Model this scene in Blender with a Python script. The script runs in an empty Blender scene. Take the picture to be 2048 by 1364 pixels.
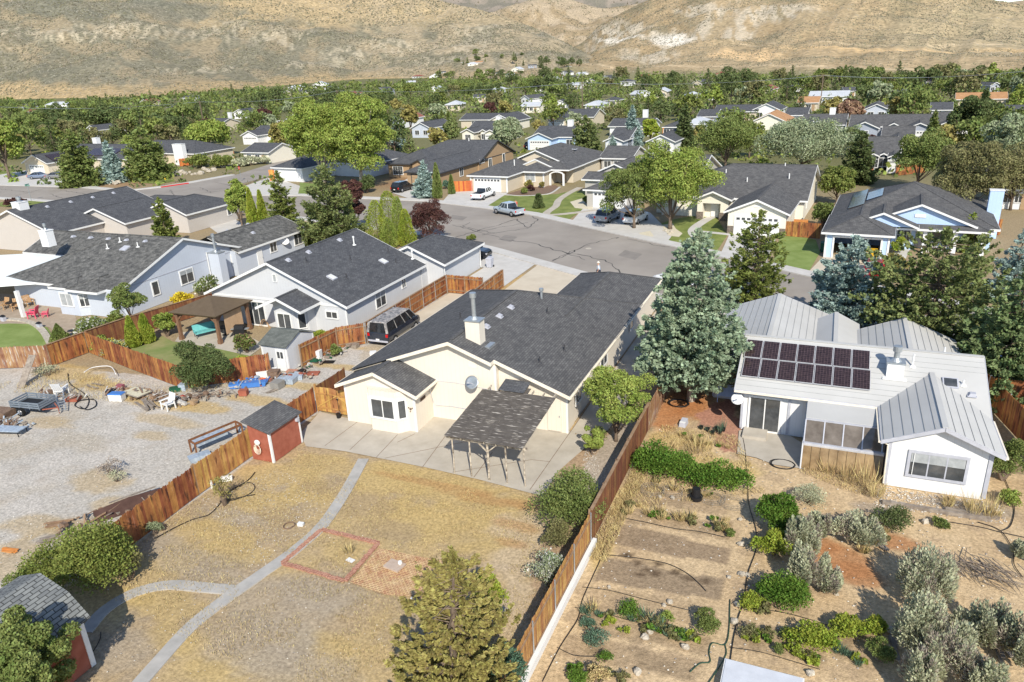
import bpy, bmesh, math, random
import numpy as np
from mathutils import Vector, Matrix
R=math.radians
SC=bpy.context.scene
COL=SC.collection
# ---------------------------------------------------------------- camera, sky, sun
FPX=1477.0; CH=21.0
def _axes():
    p,r,a=R(20.99),R(-2.8),R(23.84); c,s=math.cos,math.sin
    rot=np.array([[c(r),-s(r),0],[s(r),c(r),0],[0,0,1]])
    dn=rot@np.array([0,c(p),s(p)]); fw=rot@np.array([0,-s(p),c(p)]); rt=rot@np.array([1.,0,0])
    return np.array([-s(a)*fw+c(a)*rt, c(a)*fw+s(a)*rt, -dn])
AX=_axes()
cam=bpy.data.cameras.new("camera"); camo=bpy.data.objects.new("camera",cam); COL.objects.link(camo)
rt=AX@np.array([1,0,0]); up=AX@np.array([0,-1,0]); bk=AX@np.array([0,0,-1])
camo.matrix_world=Matrix(((rt[0],up[0],bk[0],0),(rt[1],up[1],bk[1],0),(rt[2],up[2],bk[2],CH),(0,0,0,1)))
cam.sensor_width=36; cam.lens=FPX/2048*36; cam.clip_start=.5; cam.clip_end=30000
SC.camera=camo
SUN_EL=38.0; SHADOW=121.3      # direction the shadows fall, degrees from +X
sd=R(SHADOW+180)
sunv=Vector((math.cos(sd)*math.cos(R(SUN_EL)),math.sin(sd)*math.cos(R(SUN_EL)),math.sin(R(SUN_EL))))
sun=bpy.data.lights.new("sun",'SUN'); sun.energy=4.3; sun.angle=R(.5); sun.color=(1,.93,.80)
suno=bpy.data.objects.new("sun",sun); COL.objects.link(suno)
suno.rotation_euler=sunv.to_track_quat('Z','Y').to_euler(); suno.location=(0,0,60)
W=bpy.data.worlds.new("World"); SC.world=W; W.use_nodes=True
nt=W.node_tree; bg=nt.nodes['Background']; sk=nt.nodes.new('ShaderNodeTexSky'); sk.sky_type='NISHITA'
sk.sun_disc=False; sk.sun_elevation=R(SUN_EL); sk.sun_rotation=math.atan2(sunv.x,sunv.y); sk.altitude=1400
sk.air_density=1; sk.dust_density=.6
nt.links.new(sk.outputs[0],bg.inputs[0]); bg.inputs[1].default_value=.14
SC.view_settings.view_transform='Standard'; SC.view_settings.look='None'; SC.view_settings.exposure=.42; SC.view_settings.gamma=1
try:
    SC.cycles.max_bounces=5; SC.cycles.diffuse_bounces=3; SC.cycles.glossy_bounces=2; SC.cycles.transmission_bounces=3; SC.cycles.transparent_max_bounces=4
except Exception: pass
# ---------------------------------------------------------------- pixel (2048 wide photo) <-> ground
def gp(x,y,z=0.0):
    d=AX@np.array([x-1024,y-682,FPX]); t=(z-CH)/d[2]; return (float(d[0]*t),float(d[1]*t))
def pj(x,y,z):
    c=AX.T@np.array([x,y,z-CH]); return (1024+FPX*c[0]/c[2],682+FPX*c[1]/c[2],c[2])
def onY(x,y,Y):
    d=AX@np.array([x-1024,y-682,FPX]); t=Y/d[1]; return (float(d[0]*t),Y,float(CH+d[2]*t))
def onX(x,y,X):
    d=AX@np.array([x-1024,y-682,FPX]); t=X/d[0]; return (X,float(d[1]*t),float(CH+d[2]*t))
def P(q):   # (px,py) photo pixel on the ground, or ('w',x,y)
    return (q[1],q[2]) if q[0]=='w' else gp(*q)
rng=random.Random(7); nr=np.random.RandomState(11)
# ---------------------------------------------------------------- materials
MATS={}
def _ramp(nt,stops):
    r=nt.nodes.new('ShaderNodeValToRGB'); e=r.color_ramp.elements
    while len(e)<len(stops): e.new(.5)
    for k,(p,c) in enumerate(stops): e[k].position=p; e[k].color=(*c,1) if len(c)==3 else c
    return r
def mat(name,c,c2=None,scale=3.0,rough=.85,detail=5,bump=0,bscale=40,metal=0,spec=.3,pattern=None,island=0,trans=0,emis=None,attr=None,coat=0):
    if name in MATS: return MATS[name]
    m=bpy.data.materials.new(name); m.use_nodes=True; nt=m.node_tree; N=nt.nodes; L=nt.links
    b=N['Principled BSDF']; b.inputs['Roughness'].default_value=rough; b.inputs['Metallic'].default_value=metal
    b.inputs['Specular IOR Level'].default_value=spec
    if coat: b.inputs['Coat Weight'].default_value=coat
    tc=N.new('ShaderNodeTexCoord'); geo=N.new('ShaderNodeNewGeometry')
    no=N.new('ShaderNodeTexNoise'); no.inputs['Scale'].default_value=scale; no.inputs['Detail'].default_value=detail; no.inputs['Roughness'].default_value=.62
    L.new(tc.outputs['Object'],no.inputs['Vector'])
    if c2 is None: c2=tuple(min(1,v*1.12) for v in c); c=tuple(v*.9 for v in c)
    r=_ramp(nt,[(.3,c),(.7,c2)]); L.new(no.outputs[0],r.inputs[0]); out=r.outputs[0]
    def mix(a,bb,fac,mode='MIX'):
        x=N.new('ShaderNodeMix'); x.data_type='RGBA'; x.blend_type=mode
        for s,v in ((x.inputs[6],a),(x.inputs[7],bb)):
            if isinstance(v,tuple): s.default_value=(*v,1)
            else: L.new(v,s)
        if isinstance(fac,(int,float)): x.inputs[0].default_value=fac
        else: L.new(fac,x.inputs[0])
        return x.outputs[2]
    def noise(s,d=3,vec='Object',stretch=None):
        q=N.new('ShaderNodeTexNoise'); q.inputs['Scale'].default_value=s; q.inputs['Detail'].default_value=d
        if stretch:
            mp=N.new('ShaderNodeMapping'); mp.inputs['Scale'].default_value=stretch; L.new(tc.outputs[vec],mp.inputs[0]); L.new(mp.outputs[0],q.inputs['Vector'])
        else: L.new(tc.outputs[vec],q.inputs['Vector'])
        return q.outputs[0]
    def step(v,a,bb):
        q=_ramp(nt,[(a,(0,0,0)),(bb,(1,1,1))]); L.new(v,q.inputs[0]); return q.outputs[0]
    if attr:
        a=N.new('ShaderNodeVertexColor'); a.layer_name=attr
        out=mix(a.outputs[0],out,1.0,'MULTIPLY')
    if pattern:
        kind=pattern[0]
        if kind in('shingle','brick','plank','block'):
            # pattern=(kind, width, height, colA, colB, mortar colour, mortar size)
            br=N.new('ShaderNodeTexBrick'); _,bw,bh,ca,cb,cm,ms=pattern
            br.inputs['Scale'].default_value=1; br.inputs['Brick Width'].default_value=bw; br.inputs['Row Height'].default_value=bh
            br.inputs['Mortar Size'].default_value=ms; br.inputs['Color1'].default_value=(*ca,1); br.inputs['Color2'].default_value=(*cb,1); br.inputs['Mortar'].default_value=(*cm,1)
            br.inputs['Bias'].default_value=0; br.inputs['Mortar Smooth'].default_value=.2
            if kind=='plank': br.offset=0
            L.new(tc.outputs['UV'],br.inputs['Vector'])
            out=mix(out,br.outputs[0],1.0,'MULTIPLY')
        if kind=='groove':   # (kind, spacing, width fraction, dark)
            wv=N.new('ShaderNodeSeparateXYZ'); L.new(tc.outputs['UV'],wv.inputs[0])
            f=N.new('ShaderNodeMath'); f.operation='DIVIDE'; L.new(wv.outputs[0 if len(pattern)<5 else pattern[4]],f.inputs[0]); f.inputs[1].default_value=pattern[1]
            g=N.new('ShaderNodeMath'); g.operation='FRACT'; L.new(f.outputs[0],g.inputs[0])
            h=N.new('ShaderNodeMath'); h.operation='LESS_THAN'; L.new(g.outputs[0],h.inputs[0]); h.inputs[1].default_value=pattern[2]
            out=mix(out,tuple(pattern[3]),h.outputs[0],'MULTIPLY')
        if kind=='streak':   # weathered: vertical streaks of another colour
            v=noise(pattern[1],4,'UV',pattern[4] if len(pattern)>4 else (1,.12,1)); out=mix(out,tuple(pattern[2]),step(v,pattern[3],pattern[3]+.12))
    if island:
        mr=N.new('ShaderNodeMapRange'); mr.inputs[3].default_value=1-island; mr.inputs[4].default_value=1+island; L.new(geo.outputs['Random Per Island'],mr.inputs[0])
        hs=N.new('ShaderNodeHueSaturation'); L.new(out,hs.inputs['Color']); L.new(mr.outputs[0],hs.inputs['Value'])
        m2=N.new('ShaderNodeMapRange'); m2.inputs[3].default_value=.5-.02; m2.inputs[4].default_value=.5+.02
        L.new(geo.outputs['Random Per Island'],m2.inputs[0]); L.new(m2.outputs[0],hs.inputs['Hue']); out=hs.outputs[0]
    L.new(out,b.inputs['Base Color'])
    if trans:
        tr=N.new('ShaderNodeBsdfTranslucent'); L.new(out,tr.inputs[0]); ms=N.new('ShaderNodeMixShader'); ms.inputs[0].default_value=trans
        L.new(b.outputs[0],ms.inputs[1]); L.new(tr.outputs[0],ms.inputs[2]); L.new(ms.outputs[0],N['Material Output'].inputs[0])
    if bump:
        bn=N.new('ShaderNodeBump'); bn.inputs['Strength'].default_value=bump; bn.inputs['Distance'].default_value=.05
        L.new(noise(bscale,4),bn.inputs['Height']); L.new(bn.outputs[0],b.inputs['Normal'])
    MATS[name]=m; return m
def shingle(name,a,b,light=1.0):
    sh=(.62,.6,.6)
    return mat(name,a,b,scale=1.4,rough=.92,detail=8,pattern=('shingle',.33,.145,(1,1,1),(.66,.66,.68),(.42,.42,.42),.014),spec=.2)
def siding(name,c): return mat(name,c,tuple(min(1,v*1.05) for v in c),scale=1.2,rough=.8,pattern=('groove',.305,.035,(.8,.8,.8)),spec=.25)
M_roof=shingle('charcoal_shingles',(.105,.105,.108),(.165,.162,.16))
M_roofb=shingle('slate_shingles',(.088,.092,.102),(.135,.138,.146))
M_roofg=mat('mottled_grey_shingles',(.05,.051,.052),(.23,.225,.21),scale=2.2,rough=.92,detail=8,pattern=('shingle',.33,.145,(1,1,1),(.7,.7,.7),(.5,.5,.5),.012))
M_cream=siding('cream_siding',(.69,.63,.54)); M_white=siding('white_siding',(.70,.70,.70)); M_pale=siding('pale_grey_siding',(.52,.53,.55))
M_bluew=siding('pale_blue_siding',(.48,.52,.59)); M_taupe=siding('taupe_siding',(.50,.465,.43)); M_tan=siding('tan_siding',(.56,.49,.38)); M_brown=siding('brown_stucco',(.36,.25,.15))
M_sky=siding('sky_blue_siding',(.44,.58,.80)); M_stone2=siding('greige_siding',(.42,.40,.37)); M_ivory=siding('ivory_siding',(.72,.68,.58)); M_gray2=siding('blue_grey_siding',(.33,.36,.43))
M_trim=mat('white_trim',(.70,.70,.69),(.76,.76,.75),rough=.6); M_trimc=mat('cream_trim',(.74,.66,.54),(.82,.75,.63),rough=.7); M_trimd=mat('dark_trim',(.05,.05,.055),rough=.6); M_trimg=mat('grey_trim',(.42,.43,.48),rough=.7)
M_glass=mat('window_glass',(.03,.035,.04),(.10,.105,.11),scale=1.2,rough=.08,spec=.8); M_blind=mat('window_blind',(.30,.32,.33),(.45,.47,.48),rough=.35,pattern=('groove',.05,.3,(.85,.85,.85),1),spec=.5)
M_conc=mat('concrete',(.39,.35,.29),(.50,.455,.385),scale=.9,rough=.9,detail=8,bump=.15); M_concl=mat('pale_concrete',(.47,.45,.42),(.57,.55,.52),scale=.7,rough=.9,detail=8)
M_concd=mat('grey_concrete_path',(.33,.32,.30),(.46,.44,.41),scale=1.6,rough=.9,detail=8); M_concy=mat('tan_concrete',(.50,.43,.33),(.60,.53,.42),scale=.5,rough=.9,detail=7)
M_asph=mat('asphalt',(.25,.222,.195),(.345,.31,.272),scale=.16,rough=.95,detail=9,bump=.2); M_seal=mat('crack_sealant',(.06,.056,.052),rough=.7); M_paintw=mat('road_paint',(.6,.6,.58),rough=.8); M_red=mat('red_paint',(.55,.03,.025),rough=.6)
M_lawn=mat('lawn_grass',(.11,.15,.03),(.24,.27,.075),scale=.6,rough=.95,detail=9,bump=.4,bscale=25); M_lawnb=mat('bright_lawn',(.14,.20,.04),(.25,.31,.10),scale=.5,rough=.95,detail=9,bump=.4,bscale=25)
M_lawnp=mat('patchy_lawn',(.10,.19,.03),(.31,.28,.13),scale=.35,rough=.95,detail=7,bump=.4,bscale=25)
M_fence=mat('stained_cedar',(.18,.062,.022),(.40,.165,.06),scale=1.1,rough=.8,island=.32,detail=6,pattern=('streak',7,(.085,.038,.02),.54,(1,.16,1))); M_fenced=mat('dark_cedar',(.12,.05,.025),(.24,.10,.045),scale=1.3,rough=.85,island=.3)
M_fencel=mat('new_cedar',(.30,.145,.045),(.50,.27,.10),scale=1.5,rough=.8,island=.25,pattern=('streak',7,(.16,.07,.03),.56,(1,.16,1))); M_fencew=mat('weathered_cedar',(.20,.09,.04),(.36,.22,.13),scale=1.2,rough=.9,island=.3,pattern=('streak',6,(.46,.42,.38),.56,(1,.2,1))); M_rail=mat('fence_rail_wood',(.20,.12,.07),(.36,.24,.15),scale=3)
M_orange=mat('orange_stained_wood',(.50,.17,.04),(.62,.26,.08),scale=2,island=.15); M_fredr=mat('red_stained_fence',(.42,.10,.03),(.50,.15,.05),scale=2,island=.2)
M_post=mat('peeling_post_wood',(.10,.075,.055),(.72,.64,.52),scale=5,rough=.9,detail=8); M_deck=mat('peeling_deck_boards',(.065,.055,.05),(.16,.14,.13),scale=3,rough=.9,detail=7,pattern=('plank',50,.14,(1,1,1),(.6,.6,.6),(.25,.25,.25),.008))
M_metalroof=mat('grey_metal_roof',(.46,.455,.44),(.51,.505,.49),scale=.5,rough=.6,spec=.3); M_seam=mat('roof_seam',(.30,.31,.31),rough=.5); M_steel=mat('galvanised_steel',(.36,.39,.41),(.5,.53,.55),rough=.4,metal=.6); M_black=mat('black_plastic',(.015,.015,.017),rough=.5); M_tyre=mat('tyre_rubber',(.012,.012,.012),rough=.8)
M_pv=mat('solar_cells',(.022,.014,.014),(.045,.03,.03),scale=6,rough=.15,spec=.6,pattern=('plank',.16,.16,(1,1,1),(.8,.8,.9),(4,4,4.2),.006)); M_pvb=mat('blue_solar_cells',(.02,.03,.06),(.03,.06,.15),scale=2,rough=.12,spec=.8,pattern=('plank',.16,.16,(1,1,1),(.8,.8,.9),(2,2,2.2),.006)); M_alu=mat('aluminium_frame',(.6,.6,.62),rough=.4,metal=.3)
M_redbarn=mat('faded_red_boards',(.26,.075,.045),(.38,.13,.085),scale=2,rough=.9,detail=6); M_brickr=mat('red_brick_pavers',(.36,.17,.115),(.47,.25,.18),scale=4,rough=.9,pattern=('brick',.2,.1,(1,1,1),(.75,.7,.7),(1.35,1.5,1.5),.012)); M_brickp=mat('sunken_brick_pavers',(.33,.14,.08),(.52,.34,.20),scale=2.2,rough=.95,detail=9,pattern=('brick',.2,.1,(1,1,1),(.75,.72,.7),(1.5,1.9,1.8),.016))
M_stonev=mat('stone_veneer',(.16,.12,.10),(.32,.26,.21),scale=8,pattern=('brick',.35,.12,(1,1,1),(.55,.6,.62),(.5,.5,.5),.01)); M_rock=mat('pale_rock',(.30,.26,.20),(.55,.50,.42),scale=5,rough=.95,bump=.3,bscale=20)
M_rockw=mat('white_gravel',(.5,.45,.34),(.68,.62,.48),scale=14,rough=.95,bump=.5,bscale=30); M_mulch=mat('brown_mulch',(.13,.08,.055),(.26,.18,.13),scale=8,rough=.98,bump=.5,bscale=40); M_tanpave=mat('tan_patio_pavers',(.33,.26,.19),(.42,.34,.26),scale=1.2,pattern=('brick',.3,.15,(1,1,1),(.88,.88,.88),(.8,.8,.8),.006))
M_teal=mat('teal_cushion',(.10,.36,.37),(.18,.48,.48),rough=.9); M_gaz=mat('bronze_roof_panels',(.105,.075,.045),(.13,.095,.06),rough=.55); M_gazw=mat('brown_posts',(.17,.09,.055),(.21,.12,.07),rough=.8)
M_pink=mat('pink_plastic',(.62,.06,.12),(.75,.12,.2),rough=.6); M_navy=mat('navy_van_paint',(.012,.018,.03),(.025,.033,.05),scale=2,rough=.25,spec=.6,coat=.5); M_silver=mat('silver_paint',(.42,.44,.46),rough=.25,metal=.5,coat=.5); M_whitep=mat('white_paint',(.78,.79,.8),rough=.3,coat=.4); M_blackp=mat('black_paint',(.012,.013,.016),rough=.2,coat=.6); M_bluep=mat('blue_grey_paint',(.20,.24,.32),rough=.25,metal=.4,coat=.5); M_greyg=mat('pewter_paint',(.24,.235,.22),rough=.25,metal=.5,coat=.5); M_redp=mat('maroon_paint',(.28,.008,.015),rough=.2,coat=.6); M_icep=mat('pale_blue_paint',(.40,.45,.49),rough=.25,metal=.2,coat=.5)
M_carglass=mat('car_glass',(.01,.012,.015),(.03,.035,.04),rough=.06,spec=.8); M_lampr=mat('red_lens',(.5,.01,.01),rough=.2); M_rim=mat('alloy_rim',(.45,.45,.46),rough=.35,metal=.7)
M_bark=mat('bark',(.10,.07,.05),(.22,.17,.13),scale=6,rough=.95); M_barkg=mat('pale_bark',(.26,.23,.19),(.42,.38,.32),scale=6,rough=.95)
M_skin=mat('skin',(.55,.32,.22),rough=.6); M_cloth=mat('pale_blue_cloth',(.5,.55,.62),rough=.9); M_denim=mat('dark_denim',(.05,.06,.09),rough=.9); M_redc=mat('red_cloth',(.5,.06,.04),rough=.9); M_straw=mat('pale_hat',(.75,.7,.6),rough=.9)
def leafmat(name,a,b,scale=.8,isl=.35,tr=.25): return mat(name,a,b,scale=scale,rough=.75,detail=4,island=isl,trans=tr,spec=.25)
LM=dict(
 juniper=leafmat('juniper_foliage',(.17,.245,.15),(.40,.48,.33)), olive=leafmat('olive_conifer_foliage',(.12,.16,.035),(.28,.31,.085)), spruce=leafmat('blue_spruce_foliage',(.20,.30,.27),(.45,.55,.50)),
 pine=leafmat('pine_foliage',(.11,.15,.045),(.28,.31,.12)), deodar=leafmat('deodar_foliage',(.10,.155,.055),(.27,.33,.15)), green=leafmat('green_leaves',(.11,.155,.035),(.27,.31,.10)), bright=leafmat('bright_leaves',(.18,.25,.04),(.38,.43,.11)),
 yellow=leafmat('yellow_green_leaves',(.20,.28,.03),(.40,.42,.07)), dark=leafmat('dark_leaves',(.065,.10,.03),(.175,.205,.08)), purple=leafmat('purple_leaves',(.06,.025,.025),(.16,.075,.06)), silver=leafmat('silver_green_leaves',(.22,.28,.14),(.40,.43,.28)),
 gold=leafmat('golden_foliage',(.20,.18,.05),(.42,.36,.13)), sage=leafmat('sagebrush_foliage',(.35,.37,.235),(.60,.60,.42)), brown=leafmat('brownish_foliage',(.14,.14,.055),(.28,.26,.12)), pink=leafmat('pinkish_foliage',(.25,.15,.10),(.42,.27,.18)), moss=leafmat('moss_green_foliage',(.13,.17,.035),(.31,.34,.09)), vine=leafmat('garden_leaves',(.06,.14,.015),(.20,.30,.05)), 
 dry=leafmat('dry_grass',(.40,.305,.14),(.60,.475,.245),tr=.1), yel=leafmat('yellow_flowers',(.55,.42,.03),(.75,.6,.06)), white=leafmat('white_blossom',(.6,.6,.55),(.8,.8,.75)), bluegreen=leafmat('blue_green_foliage',(.07,.14,.09),(.18,.27,.18)), twig=leafmat('grey_twigs',(.30,.25,.21),(.50,.43,.36)))
# ---------------------------------------------------------------- mesh helpers
class MB:
    def __init__(s): s.v=[]; s.f=[]
    def face(s,pts):
        n=len(s.v); s.v+= [tuple(p) for p in pts]; s.f.append(tuple(range(n,n+len(pts)))); return s
    def box(s,x0,y0,z0,x1,y1,z1,m=None):
        p=[(x0,y0,z0),(x1,y0,z0),(x1,y1,z0),(x0,y1,z0),(x0,y0,z1),(x1,y0,z1),(x1,y1,z1),(x0,y1,z1)]
        return s.hexa(p,m)
    def hexa(s,p,m=None):
        if m is not None: p=[tuple(m@Vector(q)) for q in p]
        n=len(s.v); s.v+=p
        for f in ((0,3,2,1),(4,5,6,7),(0,1,5,4),(1,2,6,5),(2,3,7,6),(3,0,4,7)): s.f.append(tuple(n+i for i in f))
        return s
    def bar(s,a,b,w,h=None,up=(0,0,1)):
        h=h or w; a=Vector(a); b=Vector(b); d=(b-a).normalized(); u=Vector(up)
        if abs(d.dot(u))>.98: u=Vector((1,0,0))
        x=d.cross(u).normalized()*(w/2); y=x.cross(d).normalized()*(h/2)
        return s.hexa([tuple(q) for q in (a-x-y,a+x-y,b+x-y,b-x-y,a-x+y,a+x+y,b+x+y,b-x+y)])
    def tube(s,pts,r,n=8,cap=True):
        rr=r if isinstance(r,(list,tuple)) else [r]*len(pts); pts=[Vector(p) for p in pts]; base=len(s.v); k=len(pts)
        for i,p in enumerate(pts):
            d=(pts[min(i+1,k-1)]-pts[max(i-1,0)]).normalized(); u=Vector((0,0,1)) if abs(d.z)<.9 else Vector((1,0,0))
            x=d.cross(u).normalized(); y=d.cross(x)
            for j in range(n):
                a=2*math.pi*j/n; s.v.append(tuple(p+(x*math.cos(a)+y*math.sin(a))*rr[i]))
        for i in range(k-1):
            for j in range(n): s.f.append((base+i*n+j,base+i*n+(j+1)%n,base+(i+1)*n+(j+1)%n,base+(i+1)*n+j))
        if cap: s.f.append(tuple(base+j for j in range(n))[::-1]); s.f.append(tuple(base+(k-1)*n+j for j in range(n)))
        return s
    def prism(s,poly,z0,z1):
        n=len(s.v); k=len(poly); s.v+=[(x,y,z0) for x,y in poly]+[(x,y,z1) for x,y in poly]
        s.f.append(tuple(range(n,n+k))[::-1]); s.f.append(tuple(range(n+k,n+2*k)))
        for i in range(k): s.f.append((n+i,n+(i+1)%k,n+k+(i+1)%k,n+k+i))
        return s
    def loft(s,secs,cap=True):
        n=len(secs[0]); b=len(s.v)
        for q in secs: s.v+=[tuple(p) for p in q]
        for i in range(len(secs)-1):
            for j in range(n): s.f.append((b+i*n+j,b+i*n+(j+1)%n,b+(i+1)*n+(j+1)%n,b+(i+1)*n+j))
        if cap: s.f.append(tuple(b+j for j in range(n))[::-1]); s.f.append(tuple(b+(len(secs)-1)*n+j for j in range(n)))
        return s
    def ball(s,c,r,n=8,m=5,sq=(1,1,1),jit=0):
        b=len(s.v); c=Vector(c); s.v.append((c.x,c.y,c.z-r*sq[2]))
        for i in range(1,m):
            t=math.pi*i/m
            for j in range(n):
                a=2*math.pi*j/n; q=r*(1+(rng.random()-.5)*jit)
                s.v.append((c.x+q*sq[0]*math.sin(t)*math.cos(a),c.y+q*sq[1]*math.sin(t)*math.sin(a),c.z-q*sq[2]*math.cos(t)))
        s.v.append((c.x,c.y,c.z+r*sq[2])); top=len(s.v)-1
        for j in range(n): s.f.append((b,b+1+(j+1)%n,b+1+j)); s.f.append((top,top-n+j,top-n+(j+1)%n))
        for i in range(m-2):
            for j in range(n): o=b+1+i*n; s.f.append((o+j,o+(j+1)%n,o+n+(j+1)%n,o+n+j))
        return s
    def each(s,name,m,parent=None):
        for k in range(0,len(s.v),8):
            q=MB(); q.v=s.v[k:k+8]; q.f=[tuple(i-k for i in f) for f in s.f if k<=f[0]<k+8]; q.build(name,m,parent)
    def build(s,name,m,parent=None,uv=True,smooth=False,loc=None):
        me=bpy.data.meshes.new(name); me.from_pydata(s.v,[],s.f); me.update()
        if uv and len(s.f)<60000: boxuv(me)
        if smooth: me.polygons.foreach_set('use_smooth',[True]*len(me.polygons))
        for k in (m if isinstance(m,list) else [m]): me.materials.append(k)
        o=bpy.data.objects.new(name,me); COL.objects.link(o)
        if parent is not None: o.parent=parent
        if loc: o.location=loc
        return o
def boxuv(me):
    uv=me.uv_layers.new(name='UVMap'); co=me.vertices
    for p in me.polygons:
        n=p.normal
        t=Vector((0,0,1)).cross(n) if abs(n.z)<.999 else Vector((1,0,0))
        t=t.normalized(); b=n.cross(t)
        # keep one sign so that neighbouring walls run the same way
        for li in p.loop_indices:
            v=co[me.loops[li].vertex_index].co; uv.data[li].uv=(v.dot(t)+200,v.dot(b)+200)
def tag(o,label=None,cat=None,group=None,kind=None):
    if label: o['label']=label
    if cat: o['category']=cat
    if group: o['group']=group
    if kind: o['kind']=kind
    return o
def thing(name,label,cat,loc=(0,0,0),rz=0,group=None,sc=1):
    o=bpy.data.objects.new(name,None); COL.objects.link(o); o.location=loc; o.rotation_euler=(0,0,rz); o.scale=(sc,sc,sc); o.empty_display_size=.3
    return tag(o,label,cat,group)
def dup(root,loc,rz=0,label=None,sc=None,group=None):
    kids={}
    def cp(o,par):
        c=o.copy(); COL.objects.link(c); c.parent=par
        for k in KIDS.get(o.name,[]): cp(k,c)
        return c
    r=cp(root,None); r.location=loc; r.rotation_euler=(0,0,rz)
    if sc is not None: r.scale=sc if isinstance(sc,tuple) else (sc,sc,sc)
    if label: r['label']=label
    if group: r['group']=group
    return r
KIDS={}
def index_kids(root):
    def w(o):
        ch=[c for c in bpy.data.objects if c.parent==o]; KIDS[o.name]=ch
        for c in ch: w(c)
    w(root); return root
def struct(name,mb,m): o=mb.build(name,m); o['kind']='structure'; return o
def sheet(name,polys,z,m):
    """flat ground sheets at height z; polys = lists of points"""
    bm=bmesh.new()
    for poly in polys:
        vs=[bm.verts.new((*P(q),z)) if len(q)==2 or q[0]=='w' else None for q in poly]
        f=bm.faces.new(vs); f.normal_update()
        if f.normal.z<0: f.normal_flip()
    bmesh.ops.triangulate(bm,faces=bm.faces[:])
    me=bpy.data.meshes.new(name); bm.to_mesh(me); bm.free(); boxuv(me); me.materials.append(m)
    o=bpy.data.objects.new(name,me); COL.objects.link(o); o['kind']='structure'; return o
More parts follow.
